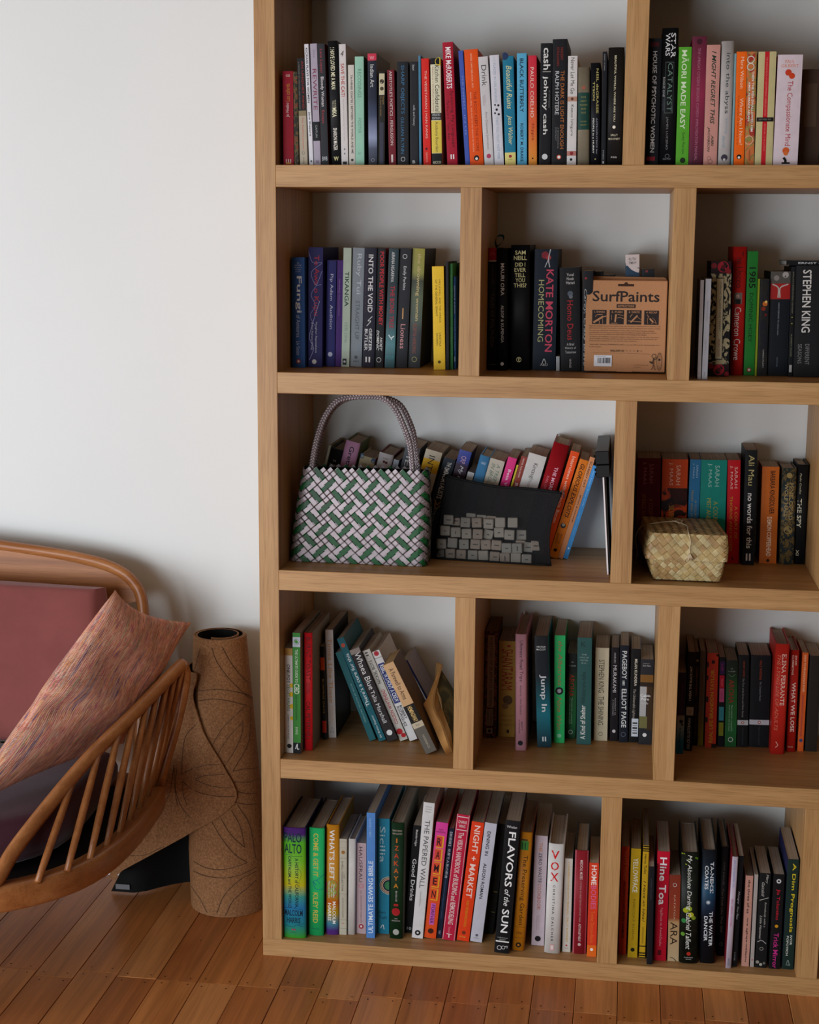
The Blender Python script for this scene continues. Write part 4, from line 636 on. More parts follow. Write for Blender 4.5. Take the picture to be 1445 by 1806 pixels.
[8,427.0,195.2,4,-0.6,0,32.0,192.8,109.8,"p","ab8438","","","old gold paperback with tall red title SHANTARAM",[["#",0.5,0.7,0.039,0.062,"9c2c20"],["t","SHANTARAM",0.082,0.507,0.18,0.85,"93241c",""],["o",0.55,0.612,0.3,"5c4428"],["o",0.4,0.674,0.2,"7a5a34"],["t","GREGORY",0.764,0.786,0.1,0.95,"7c5c28","h"],["t","DAVID",0.811,0.833,0.2,0.85,"7c5c28","h"],["t","ROBERTS",0.86,0.882,0.1,0.95,"7c5c28","h"],["#",0.5,0.65,0.922,0.957,"2c2014"]]],
[8,466.2,119.1,4,-1.14,0,20.6,227.6,170.0,"h","c28a96","","","pink hardback reading Ultimate Road Trips",[["t","Ultimate Road Trips:",0.054,0.409,0.3,0.7,"2c2430",""],["t","Aotearoa | New Zealand",0.435,0.684,0.35,0.6,"5c4450",""],["t","BRETT",0.748,0.825,0.52,0.66,"3c2c38",""],["t","ATKINSON",0.729,0.85,0.28,0.42,"3c2c38",""],["o",0.45,0.934,0.24,"1c1820"]]],
[8,506.2,145.4,4,-2.76,0,25.9,219.0,159.6,"p",["grad",[[0,"17191e"],[0.35,"16202a"],[0.5,"0f4c58"],[0.7,"167484"],[0.9,"0f4450"],[1,"0c2a34"]]],"","","black to teal sea photo spine reading Jump In",[["t","NICOLA",0.088,0.104,0.15,0.8,"dfe2e4","hb"],["t","McCLOY",0.112,0.128,0.12,0.8,"dfe2e4","hb"],["t","Jump In",0.345,0.679,0.28,0.78,"e3e8ea","b"],["t","II",0.904,0.947,0.38,0.66,"d5dadc","hb"]]],
[8,535.9,176.4,4,-0.94,0,20.3,213.8,128.6,"p","2fb869","","","bright green paperback reading the Albatross in red script",[["t","the Albatross",0.053,0.467,0.35,0.75,"b06a4c","i"],["o",0.48,0.513,0.38,"1c2024"],["o",0.48,0.513,0.2,"a8a8b0"],["t","Nina Wan",0.571,0.876,0.3,0.7,"b0784c","i"],["o",0.5,0.931,0.2,"8fd8ac"]]],
[8,556.9,206.9,4,0.0,0,19.3,171.1,98.1,"p",["grad",[[0,"15181a"],[0.2,"16221a"],[0.5,"1f5a2c"],[0.8,"1c6434"],[1,"143c22"]]],"","","dark green paperback reading AROHA, left of the grey teal one",[["t","O",0.091,0.108,0.4,0.6,"b0b8b0","h"],["t","H. ELDER",0.135,0.15,0.15,0.85,"b0b8b0","h"],["t","AROHA",0.24,0.507,0.2,0.75,"9c3a24","b"],["t","Maori wisdom for a contented life",0.519,0.825,0.5,0.64,"a8c0a8",""],["t","lived in harmony with our planet",0.519,0.825,0.28,0.42,"a8c0a8",""],["O",0.5,0.921,0.22,"d8d8d8"]]],
[8,579.7,175.4,4,-1.01,0,27.1,211.7,129.6,"p","2f5a58","","","grey teal paperback reading A Kind of Shelter upwards",[["t","K",0.039,0.084,0.25,0.6,"1f3c3c","h"],["t","THE",0.15,0.164,0.3,0.65,"a0b4b0","h"],["t","VOICE OF",0.178,0.192,0.15,0.8,"a0b4b0","h"],["t","WRITERS",0.203,0.217,0.2,0.75,"a0b4b0","h"],["t","ED. W. I.",0.23,0.244,0.3,0.7,"a0b4b0","h"],["t","Whakaruru-taha",0.318,0.617,0.28,0.6,"1c3838","u"],["t","A Kind of Shelter",0.631,0.951,0.25,0.6,"dfe2dc","ub"]]],
[8,611.9,203.1,4,-0.52,0,25.8,185.9,101.9,"p","c9c0a4","","","cream paperback reading THE SHINING",[["t","STEPHEN KING",0.128,0.48,0.28,0.68,"3c3830",""],["t","THE SHINING",0.52,0.829,0.28,0.68,"3c3830",""],["O",0.5,0.925,0.16,"5c5648"]]],
[8,642.8,205.6,4,-0.72,0,14.9,187.3,99.4,"p","171418","","","black paperback reading NOVELIST AS A VOCATION",[["t","HARUKI",0.059,0.165,0.35,0.6,"b0acb0",""],["t","MURAKAMI",0.191,0.477,0.25,0.7,"d0ccd0",""],["t","NOVELIST AS",0.541,0.719,0.52,0.7,"a8a4a8",""],["t","A VOCATION",0.556,0.722,0.25,0.42,"a8a4a8",""],["o",0.5,0.893,0.22,"c8c4c8"]]],
[8,660.0,201.5,4,-0.98,0,16.8,193.0,103.5,"p","161b26","","","navy black paperback reading PAGEBOY",[["t","PAGEBOY",0.057,0.346,0.25,0.8,"d6dada","b"],["t","A MEMOIR",0.358,0.411,0.3,0.6,"d6dada","b"],["t","ELLIOT PAGE",0.446,0.846,0.25,0.8,"d6dada","b"],["O",0.5,0.918,0.28,"5c6470"]]],
[8,679.1,204.8,4,-0.29,0,18.1,186.6,100.2,"p","121213","3a6a9c","","black paperback with white script and a barcode sticker, scuffed edges",[["t","MILAN KUNDERA",0.108,0.395,0.4,0.68,"d6cfbc","b"],["t","The Unbearable Lightness",0.427,0.769,0.25,0.6,"a8a298","i"],["#",0.25,0.95,0.745,0.936,"ccd2da"],["#",0.35,0.85,0.785,0.801,"333333"],["#",0.35,0.85,0.817,0.823,"333333"],["#",0.35,0.85,0.836,0.855,"333333"],["#",0.35,0.85,0.871,0.877,"333333"],["#",0.35,0.85,0.893,0.906,"333333"]]],
[8,697.7,195.2,4,-0.33,0,24.6,169.4,109.8,"p","26262a","","","dark photo paperback with cabin picture, last in the middle bay of shelf four",[["t","EDITED BY",0.044,0.054,0.2,0.7,"a0a0a0","h"],["t","Zach Klein",0.066,0.082,0.15,0.75,"c0c0c0","h"],["#",0,1,0.18,0.389,"7a5426"],["#",0,1,0.267,0.319,"2c2018"],["#",0,0.5,0.319,0.668,"a8a8a8"],["#",0.55,1,0.319,0.825,"3c2c1c"],["t","Cabin",0.407,0.438,0.05,0.8,"e0e0e0","hb"],["t","Porn",0.449,0.48,0.1,0.7,"e0e0e0","hb"],["t","Inside",0.497,0.525,0.1,0.65,"c0c0c0","h"],["#",0,0.6,0.668,0.808,"6c6a40"],["o",0.45,0.887,0.16,"d8d8d8"]]],
# books on the fourth shelf, right bay
[9,767.5,152.2,4,0.0,0,13.8,159.1,120.0,"p",["grad",[[0,"241030"],[0.52,"2a1434"],[0.54,"8c8478"],[0.7,"7c9098"],[0.85,"2c6c84"],[1,"1c6480"]]],"","","purple and sea blue paperback at the left end of its bay",[["t","DAVID SEDARIS CALYPSO",0.15,0.493,0.4,0.6,"5c3c2c",""],["o",0.55,0.6,0.25,"1a1a1c"],["o",0.7,0.636,0.15,"1a1a1c"],["t","by Brightway Kids",0.679,0.95,0.25,0.6,"16202c","i"]]],
[9,784.8,171.8,4,-0.09,0,13.4,194.6,130.0,"p","151414","","","black paperback reading I WEAR THE BLACK HAT upwards",[["t","I WEAR THE BLACK HAT",0.144,0.49,0.3,0.62,"cfcac6","ub"],["#",0,1,0.555,0.639,"a89888"],["O",0.5,0.597,0.22,"3c2c24"],["t","CHUCK KLOSTERMAN",0.672,0.982,0.28,0.66,"cfcac6","u"]]],
[9,800.6,204.8,4,-0.73,0,8.2,186.2,100.2,"p","1a1112","","","black paperback with dark red letters CRYING OF LOT 49",[["o",0.6,0.093,0.3,"9c845c"],["t","THOMAS PYNCHON",0.155,0.462,0.35,0.7,"9c5a34",""],["t","CRYING OF LOT 49",0.548,0.882,0.35,0.7,"6c1c18",""]]],
[9,810.2,207.9,4,-0.53,0,10.3,188.1,97.1,"p",["grad",[[0,"6f604e"],[0.6,"6f604e"],[0.8,"8c7430"],[1,"9c8a1c"]]],"","","slim tan and mustard spine with faded red writing",[["t","THE NEGROES  GENET",0.224,0.776,0.4,0.66,"8c3428",""]]],
[9,823.4,198.0,4,-0.71,0,20.7,186.9,107.0,"p","b8341e","","","orange red paperback reading REAL LIFE in yellow, black edge blotches",[["#",0.42,0.68,0.077,0.112,"241414"],["#",0,0.15,0.096,0.151,"241414"],["#",0,0.15,0.237,0.286,"241414"],["#",0,0.2,0.458,0.519,"241414"],["#",0,0.2,0.679,0.734,"241414"],["#",0.8,1,0.01,0.034,"241414"],["#",0.6,1,0.958,1.0,"241414"],["t","REAL LIFE BRANDON TAYLOR",0.175,0.948,0.35,0.68,"c08a1c","ub"]]],
[9,848.4,206.2,4,-1.33,0,11.6,177.6,98.8,"p","121116","","","black paperback with stacked purple, red, pink, cyan and lime blocks",[["#",0.15,0.85,0.048,0.19,"3a1c50"],["#",0.1,0.85,0.203,0.343,"b8102c"],["#",0.1,0.85,0.348,0.499,"c0507c"],["#",0.1,0.85,0.553,0.706,"3a8c94"],["#",0.1,0.85,0.728,0.877,"7c8420"],["t","A VISIT",0.074,0.152,0.3,0.65,"9c2c5c",""],["t","FROM",0.242,0.32,0.3,0.65,"d86878",""],["t","GOON",0.385,0.462,0.3,0.65,"803858",""],["t","JOY",0.592,0.67,0.3,0.65,"16506c",""],["t","OUT",0.767,0.838,0.3,0.65,"9c5020",""]]],
[9,861.6,207.2,4,-1.34,0,21.4,171.8,97.8,"p",["grad",[[0,"1a211a"],[0.15,"1c2c1c"],[0.35,"235628"],[0.8,"246632"],[1,"1c5428"]]],"","","green paperback reading AROHA, between colour block and black spines",[["t","DR",0.091,0.104,0.4,0.6,"a0a8a0","h"],["t","H. ELDER",0.12,0.134,0.2,0.8,"a0a8a0","h"],["~",[[0.2,0.16],[0.5,0.187],[0.8,0.16]],0.04,"5c8c60"],["t","AROHA",0.221,0.495,0.25,0.72,"8c3422","b"],["t","Maori wisdom for a contented life",0.515,0.816,0.5,0.64,"a0bca0",""],["t","lived in harmony with our planet",0.515,0.816,0.26,0.4,"a0bca0",""],["O",0.5,0.913,0.22,"d8d8d8"]]],
[9,885.0,211.0,4,-1.62,0,20.1,182.1,94.0,"p","121214","","","black classic paperback with white foot band, narrower of the two",[["t","HENRY JAMES",0.063,0.24,0.4,0.6,"9c3c1c",""],["t","The Turn of the Screw and Other Stories",0.252,0.675,0.4,0.58,"8c8c8c","i"],["#",0,1,0.706,0.759,"bfbdbf"],["o",0.5,0.733,0.14,"9c3028"],["o",0.5,0.733,0.07,"e8e4e0"],["t","PENGUIN CLASSICS",0.788,0.977,0.44,0.56,"3c4048",""]]],
[9,907.5,214.9,4,-1.23,0,36.8,182.1,90.1,"p","121317","","","thick black classic paperback with white foot band, wider of the two",[["t","WALT WHITMAN",0.057,0.264,0.44,0.56,"9c3c1c",""],["t","The Complete Poems",0.286,0.497,0.44,0.56,"8c8c8c","i"],["#",0,1,0.701,0.755,"bfbdc4"],["o",0.5,0.728,0.08,"9c3028"],["o",0.5,0.728,0.04,"e8e4e0"],["t","PENGUIN CLASSICS",0.78,0.975,0.46,0.54,"3c4048",""]]],
[9,944.7,179.4,4,0.0,0,25.7,215.4,125.6,"h","c02a20","","","thick red hardback reading THE LYING LIFE OF ADULTS",[["t","ELENA FERRANTE",0.091,0.554,0.5,0.8,"e8c8b8","b"],["t","THE LYING LIFE OF ADULTS",0.097,0.785,0.18,0.42,"d0785c","i"],["~",[[0.35,0.884],[0.5,0.916],[0.35,0.937]],0.05,"e0a898"]]],
[9,976.6,197.5,4,-0.63,0,16.1,199.9,107.5,"h","a81f17","","","red hardback reading WHAT WE LOSE",[["t","ZINZI",0.049,0.146,0.55,0.74,"e0c0b0","b"],["t","CLEMMONS",0.049,0.243,0.2,0.42,"e0c0b0","b"],["t","WHAT WE LOSE",0.317,0.801,0.3,0.74,"e3cabf","b"],["t","VIKING",0.943,0.957,0.1,0.7,"c89c90","h"]]],
[9,997.3,203.9,4,0.0,0,10.8,194.1,101.1,"p","cc5a24","","","orange paperback with pale writing and purple letters near the right edge",[["t","HOW TO PRONOUNCE KNIFE",0.024,0.394,0.3,0.66,"e8b890","b"],["t","SOUVANKHAM THAMMAVONGSA",0.424,0.847,0.3,0.6,"7c2c4c",""],["o",0.5,0.888,0.3,"3c4470"]]],
[9,1011.7,207.2,4,0.0,0,21.9,188.1,97.8,"p","26201c","","","dark speckled paperback at the very right of the fourth shelf",[]],
# books on the bottom shelf, left bay
[10,38.1,10.0,5,0.0,0,43.5,221.5,165.0,"h",["grad",[[0,"4c2470"],[0.06,"4c2470"],[0.13,"58b428"],[0.3,"6fb41c"],[0.45,"a8b818"],[0.52,"c0b41c"],[0.62,"3c9a8c"],[0.72,"2c80b4"],[0.88,"2c98a8"],[1,"4cc028"]]],"16183c","","thick rainbow green hardback reading PALO ALTO",[["t","PALO",0.046,0.131,0.06,0.82,"16303c","hb"],["t","ALTO",0.144,0.231,0.06,0.82,"16303c","hb"],["t","A HISTORY of CALIFORNIA,",0.273,0.725,0.5,0.68,"10242c","b"],["t","CAPITALISM, and THE WORLD",0.257,0.73,0.2,0.36,"10242c","b"],["t","MALCOLM",0.744,0.799,0.05,0.85,"14283c","hb"],["t","HARRIS",0.813,0.864,0.15,0.75,"14283c","hb"],["~",[[0.05,0.242],[0.35,0.247],[0.4,0.257],[0.85,0.252]],0.01,"16303c"],["~",[[0.05,0.73],[0.35,0.725],[0.85,0.736]],0.01,"16303c"],["~",[[0.05,0.89],[0.4,0.9],[0.6,0.88],[0.88,0.895]],0.012,"16303c"],["~",[[0.65,0.874],[0.9,0.869]],0.012,"16303c"],["~",[[0.72,0.365],[0.8,0.417],[0.7,0.499],[0.78,0.571]],0.008,"3c6030"],["o",0.4,0.923,0.04,"a83c50"],["o",0.5,0.923,0.04,"a83c50"],["t","LITTLE",0.947,0.953,0.32,0.58,"284c5c","h"]]],
[10,82.5,25.9,5,0.6,0,30.2,217.1,160.0,"h","27b868","101c30","","bright green hardback reading COME & GET IT",[["t","COME & GET IT",0.048,0.449,0.3,0.62,"c9b84c","b"],["t","KILEY REID",0.597,0.882,0.3,0.62,"c9b84c","b"],["~",[[0.95,0.428],[0.6,0.475],[0.3,0.496],[0.45,0.56],[0.8,0.565],[0.95,0.549]],0.025,"1c508c"],["~",[[0.3,0.496],[0.5,0.528],[0.35,0.507]],0.025,"1c508c"],["~",[[0.5,0.475],[0.75,0.517]],0.02,"1c508c"],["t","Putnam",0.929,0.942,0.25,0.7,"1a4c60","h"]]],
[10,115.5,34.2,5,0.37,0,24.7,222.3,155.0,"h",["grad",[[0,"c07c14"],[0.3,"c8861c"],[0.5,"c08c24"],[0.62,"9a9c30"],[0.7,"c86420"],[0.8,"c8a418"],[0.9,"4c98b0"],[0.96,"5c3c94"],[1,"6c3494"]]],"b0781c","","orange hardback reading WHAT'S LEFT with rainbow foot",[["o",0.45,0.545,0.46,"c02c5c"],["o",0.45,0.607,0.44,"c02c5c"],["o",0.45,0.545,0.38,"8c9c4c"],["o",0.45,0.607,0.36,"8c9c4c"],["t","WHAT'S LEFT",0.044,0.494,0.25,0.66,"e8e4dc","b"],["t","Three Paths",0.53,0.659,0.54,0.68,"dfe0d0","b"],["t","Through the",0.53,0.654,0.36,0.5,"dfe0d0","b"],["t","Planetary Crisis",0.509,0.664,0.16,0.3,"dfe0d0","b"],["t","MALCOLM",0.695,0.897,0.52,0.78,"f0ece4","b"],["t","HARRIS",0.711,0.871,0.14,0.42,"f0ece4","b"]]],
[10,141.3,37.5,5,0.16,0,13.8,194.2,130.0,"p","b9b3a0","","","cream paperback reading THE SHELL COLLECTOR with a shell picture",[["#",0,1,0.025,0.027,"8c8674"],["#",0,1,0.089,0.091,"8c8674"],["o",0.5,0.138,0.26,"9c6c34"],["#",0,1,0.199,0.202,"8c8674"],["t","THE",0.365,0.407,0.6,0.72,"5c5648",""],["t","SHELL COLLECTOR",0.229,0.543,0.28,0.52,"5c5648",""],["#",0,1,0.571,0.573,"8c8674"],["t","ANTHONY DOERR",0.609,0.822,0.36,0.58,"857e6c",""],["#",0,1,0.84,0.842,"8c8674"],["o",0.5,0.879,0.08,"c03c2c"],["#",0,1,0.931,0.934,"8c8674"]]],
[10,157.0,40.0,5,0.46,0,13.9,194.2,130.0,"h","cdc8c2","","","blank white hardback with rounded spine on the bottom shelf",[["o",0.5,0.772,0.05,"9c958c"]]],
[10,172.7,47.8,5,0.04,0,18.4,184.0,130.0,"p","b39a9c","","","dusty pink paperback reading HAUSFRAU",[["t","HAUSFRAU",0.041,0.43,0.25,0.62,"3c3038",""],["o",0.5,0.471,0.28,"b88088"],["o",0.5,0.471,0.14,"b39a9c"],["t","JILL ALEXANDER ESSBAUM",0.518,0.875,0.35,0.58,"7c6468",""],["o",0.5,0.919,0.26,"9c2430"],["o",0.5,0.919,0.12,"dcd0d0"]]],
[10,194.7,32.6,5,0.0,0,16.3,251.8,210.0,"p","5284c4","","","tall light blue paperback reading ULTIMATE SEWING BIBLE upwards",[["t","C&B | CRAFTS",0.044,0.19,0.3,0.6,"9cbce0","u"],["t","ULTIMATE SEWING BIBLE",0.38,0.961,0.22,0.78,"d9e4f0","ub"]]],
[10,211.5,54.5,5,0.0,0,23.3,233.1,200.0,"p","247f9c","","","teal blue large book reading Sicilia with a patterned plate",[["t","Sicilia",0.068,0.379,0.2,0.66,"a8c8cc",""],["o",0.98,0.576,0.78,"cfc6a8"],["o",0.98,0.576,0.73,"161c3c"],["o",0.98,0.576,0.67,"cfc6a8"],["o",0.98,0.576,0.62,"8c3420"],["o",0.98,0.576,0.55,"cfc6a8"],["o",0.98,0.576,0.5,"161c3c"],["o",0.98,0.576,0.38,"3c7c50"],["t","Ben",0.798,0.824,0.15,0.72,"1a3c50","h"],["t","Tish",0.842,0.87,0.12,0.8,"1a3c50","h"],["~",[[0.3,0.951],[0.5,0.921],[0.6,0.961]],0.06,"d8e0e0"]]],
[10,238.6,37.0,5,0.55,0,24.8,233.0,200.0,"h","14301a","6c6a5c","","dark green hardback with orange stacked letters IZAKAYA and a red jug",[["t","YOUR HOME",0.059,0.074,0.1,0.85,"b8a898","hu"],["t","IZAKAYA BAR",0.086,0.099,0.1,0.85,"b8a898","hu"],["t","I",0.132,0.17,0.4,0.5,"c06a24","hb"],["t","Z",0.196,0.235,0.3,0.6,"c0521c","hb"],["t","A",0.262,0.301,0.26,0.62,"c03c1c","hb"],["t","K",0.326,0.366,0.26,0.62,"c04c1c","hb"],["t","A",0.391,0.43,0.26,0.62,"c0601c","hb"],["t","Y",0.456,0.495,0.26,0.62,"c07020","hb"],["t","A",0.52,0.559,0.26,0.62,"c07c20","hb"],["t","RECIPES",0.581,0.676,0.42,0.55,"b8b0a8","h"],["#",0.3,0.64,0.696,0.716,"a82020"],["o",0.47,0.765,0.32,"a01c20"],["t","TIM",0.821,0.83,0.35,0.6,"b8b0a8","h"],["t","ANDERSON",0.838,0.848,0.15,0.8,"b8b0a8","h"],["o",0.5,0.941,0.24,"a8a8a0"]]],
[10,263.8,64.8,5,4.0,0,16.1,219.4,160.0,"p","121213","","","black paperback reading Good Drinks",[["t","Bainbridge",0.04,0.19,0.3,0.62,"d0ccc8","b"],["t","Good Drinks",0.307,0.698,0.25,0.72,"e0dedb","b"],["t","10",0.944,0.971,0.25,0.75,"c9c9c9","h"]]],
[10,280.6,44.6,5,4.27,0,21.1,274.2,185.0,"p","d2cfcd","","","tall white paperback reading THE PAPERED WALL",[["t","Edited",0.027,0.034,0.25,0.75,"6c6a68","h"],["t","by Lesley",0.045,0.052,0.2,0.8,"6c6a68","h"],["t","Hoskins",0.062,0.07,0.25,0.75,"6c6a68","h"],["t","THE PAPERED WALL",0.128,0.626,0.28,0.72,"4c4a4a",""],["t","Second Edition",0.652,0.759,0.4,0.55,"9c9a98",""],["o",0.5,0.959,0.26,"1c1c1c"],["o",0.5,0.959,0.1,"d2cfcd"]]],
[10,303.8,48.5,5,5.19,0,22.5,235.1,190.0,"p",["grad",[[0,"d23c94"],[0.15,"d2408c"],[0.4,"d8503c"],[0.75,"dc4c1c"],[1,"d84c18"]]],"","","pink to orange tall book reading RAMEN FOREVER",[["t","TIM",0.056,0.069,0.25,0.65,"5c1c3c","h"],["t","ANDERSON",0.076,0.089,0.05,0.85,"5c1c3c","h"],["#",0.18,0.8,0.114,0.217,"e0a024"],["#",0.15,0.68,0.119,0.209,"cc4434"],["t","R",0.135,0.198,0.25,0.6,"241014","hb"],["#",0.18,0.8,0.227,0.33,"e0a024"],["#",0.15,0.68,0.232,0.322,"cc4430"],["t","A",0.248,0.311,0.25,0.6,"241014","hb"],["#",0.18,0.8,0.34,0.445,"e0a024"],["#",0.15,0.68,0.345,0.437,"d0482c"],["t","M",0.361,0.424,0.22,0.62,"241014","hb"],["#",0.18,0.8,0.455,0.558,"e0a024"],["#",0.15,0.68,0.46,0.55,"d44a28"],["t","E",0.474,0.536,0.25,0.6,"241014","hb"],["#",0.18,0.8,0.568,0.67,"e0a024"],["#",0.15,0.68,0.573,0.663,"d84c24"],["t","N",0.586,0.649,0.25,0.6,"241014","hb"],["#",0.3,0.7,0.695,0.881,"c85cb0"],["t","FOREVER",0.708,0.871,0.36,0.64,"3c1c48","b"],["o",0.5,0.937,0.24,"3c1c14"]]],
[10,327.3,53.1,5,5.69,0,9.3,223.5,180.0,"p","141d30","","","narrow navy spine with white Japanese characters",[["t","【新装版】世界で人気の和食",0.033,0.454,0.2,0.75,"b8bcc4",""],["t","International Japanese dishes",0.461,0.825,0.3,0.6,"44648c","i"],["t","NAPE",0.931,0.964,0.3,0.7,"9c9cac","h"]]],
[10,338.7,45.1,5,5.78,0,24.9,254.5,200.0,"p","b81c3c","","","crimson book with white border lines reading VISUAL HANDBOOK OF BUILDING",[["#",0.05,0.08,0.0,1.0,"dcc0c0"],["#",0.92,0.95,0.0,1.0,"dcc0c0"],["#",0.1,0.9,0.016,0.023,"dcc0c0"],["t","CHARLIE",0.047,0.07,0.18,0.82,"e0c4c0","hb"],["t","WING",0.08,0.102,0.25,0.75,"e0c4c0","hb"],["#",0.1,0.9,0.118,0.124,"dcc0c0"],["t","The VISUAL HANDBOOK of BUILDING and REMODELING",0.14,0.873,0.3,0.7,"e0c4c0","b"],["t","Taunton",0.89,0.942,0.4,0.55,"dc98a0",""],["t","T",0.948,0.979,0.3,0.7,"e0c4c0","hb"]]],
[10,366.9,46.4,5,6.09,0,23.2,241.3,190.0,"p","dc3c14","","","orange red book reading NIGHT + MARKET",[["t","NIGHT + MARKET",0.03,0.634,0.28,0.76,"ecccc0","b"],["t","KRIS YENBAMROONG",0.659,0.878,0.4,0.62,"c88c1c",""],["o",0.5,0.93,0.16,"74301c"],["t","POTTER",0.961,0.973,0.2,0.7,"d8b04c","h"]]],
[10,392.5,46.3,5,5.92,0,22.3,240.9,190.0,"p","bcbac4","","","pale lilac white book reading DINING IN",[["t","DINING IN",0.071,0.272,0.3,0.58,"1c1c24","b"],["t","ALISON ROMAN",0.337,0.634,0.3,0.58,"1c1c24","b"],["o",0.5,0.943,0.12,"5c5a64"],["t","POTTER",0.963,0.973,0.3,0.7,"77757f","h"]]],
[10,415.3,84.8,5,5.91,0,17.1,225.3,150.0,"p","12120f","","","black spine with thin gold frame lines, recessed beside the big black FLAVORS book",[["#",0.5,0.9,0.609,0.616,"8c7c3c"],["#",0.5,0.9,0.795,0.801,"8c7c3c"],["#",0.45,0.48,0.358,0.616,"5c5228"]]],
[10,441.5,8.9,5,3.72,0,27.5,262.7,205.0,"p","121214","","","thick black book reading FLAVORS of the SUN",[["t","Whelan",0.039,0.057,0.12,0.8,"cfccc8","h"],["t","FLAVORS",0.085,0.495,0.3,0.78,"ebe9e6","b"],["t","of the",0.516,0.64,0.35,0.72,"ebe9e6","i"],["t","SUN",0.666,0.844,0.3,0.78,"ebe9e6","b"],["t","CHRONICLE",0.88,0.886,0.15,0.85,"bbb8b4","h"],["t","BOOKS",0.893,0.9,0.3,0.7,"bbb8b4","h"],["#",0.05,0.95,0.907,0.917,"e0deda"],["O",0.33,0.961,0.16,"dcdad6"],["O",0.6,0.956,0.13,"dcdad6"],["~",[[0.7,0.95],[0.85,0.942],[0.85,0.959]],0.03,"dcdad6"]]],
[10,473.8,24.3,5,2.68,0,22.9,235.5,175.0,"h","c07818","8c4c18","","mustard orange hardback reading The Preserving Garden with a green jar",[["#",0.15,0.65,0.058,0.07,"3c3418"],["#",0.08,0.75,0.072,0.149,"3c7c34"],["#",0.22,0.3,0.088,0.143,"1c4420"],["#",0.45,0.53,0.088,0.143,"1c4420"],["t","The Preserving Garden",0.192,0.78,0.3,0.75,"3c2810",""],["#",0.05,0.95,0.798,0.802,"8c5814"],["t","Jo Turner",0.835,0.865,0.25,0.7,"5c3c14","h"],["#",0.05,0.95,0.89,0.894,"8c5814"],["o",0.5,0.951,0.22,"241a10"],["o",0.5,0.951,0.09,"c07818"]]],
[10,508.5,52.2,5,0.59,0,23.6,219.6,170.0,"p","c3b3bb","","","pale pink paperback reading THE ZERO WASTE COOKBOOK",[["t","THE",0.062,0.145,0.35,0.62,"c07838",""],["t","ZERO WASTE",0.154,0.426,0.35,0.62,"2c2830",""],["t","COOKBOOK",0.435,0.673,0.35,0.62,"b85c38",""],["t","Giovanna Torrico",0.726,0.851,0.5,0.6,"9c8c94",""],["t","& Amelia Wasiliev",0.726,0.858,0.34,0.44,"9c8c94",""],["o",0.5,0.937,0.24,"1c181c"]]],
[10,534.3,23.8,5,1.0,0,29.2,216.7,155.0,"h","d3cfca","","","white hardback with red letters VOX",[["t","V",0.061,0.138,0.18,0.7,"cc1c20","hb"],["t","O",0.163,0.239,0.18,0.7,"cc1c20","hb"],["t","X",0.262,0.339,0.18,0.7,"cc1c20","hb"],["t","C H R I S T I N A   D A L C H E R",0.374,0.89,0.38,0.52,"3c3a3a","b"],["#",0.35,0.62,0.917,0.974,"c89c98"],["#",0.4,0.57,0.927,0.963,"e0d0cc"]]],
[10,567.7,34.0,5,0.0,0,14.9,185.7,130.0,"p","cac3b9","","","white slim paperback reading CONVERSATIONS WITH FRIENDS in yellow",[["t","CONVERSATIONS WITH FRIENDS | SALLY ROONEY",0.034,0.895,0.35,0.66,"c0983c","b"],["o",0.5,0.929,0.12,"b02c38"],["t","HOGARTH",0.953,0.963,0.25,0.75,"8c7c78","h"]]],
[10,586.9,29.6,5,0.0,0,24.5,204.5,145.0,"h","8c1e28","1c1c20","","dark red scalloped edge hardback reading MEDICAL MUSES",[["#",0,0.1,0.0,1.0,"a8505c"],["#",0.9,1,0.0,1.0,"a8505c"],["t","MEDICAL MUSES",0.09,0.276,0.4,0.6,"d0b4b0","b"],["t","HYSTERIA IN NINETEENTH-CENTURY PARIS",0.29,0.689,0.42,0.55,"b88c88",""],["t","ASTI HUSTVEDT",0.703,0.878,0.4,0.58,"d0b4b0","b"],["o",0.5,0.906,0.12,"c8a8a4"]]],
[10,613.6,22.7,5,0.0,0,17.5,185.1,130.0,"p","cf3a1e","","","orange red paperback reading HOMEBODIES beside the divider",[["t","HOME",0.026,0.235,0.25,0.8,"e8d8d0","b"],["t","BODIES",0.243,0.49,0.25,0.8,"d05c84","b"],["t","Tembe Denton-Hurst",0.513,0.853,0.3,0.68,"dc6c2c",""],["#",0,1,0.876,1.0,"d8641c"],["o",0.5,0.923,0.16,"ece4dc"]]],
# books on the bottom shelf, right bay
[11,671.8,40.4,5,0.0,0,14.0,214.0,130.0,"p","b0300e","","","rust red paperback reading WHITE TEARS/BROWN SCARS",[["t","WHITE TEARS/",0.042,0.312,0.35,0.68,"d0744c",""],["t","BROWN SCARS",0.324,0.586,0.35,0.68,"3c1408",""],["t","RUBY HAMAD",0.603,0.847,0.35,0.68,"2c1008","b"]]],
[11,689.2,31.2,5,0.0,0,17.5,214.7,150.0,"p","c09c18","","","yellow paperback reading YELLOWFACE in white",[["t","YELLOWFACE",0.087,0.398,0.25,0.78,"e8e4cc","b"],["t","REBECCA F. KUANG",0.461,0.834,0.38,0.6,"7c6410",""],["o",0.5,0.927,0.22,"1c1c14"]]],
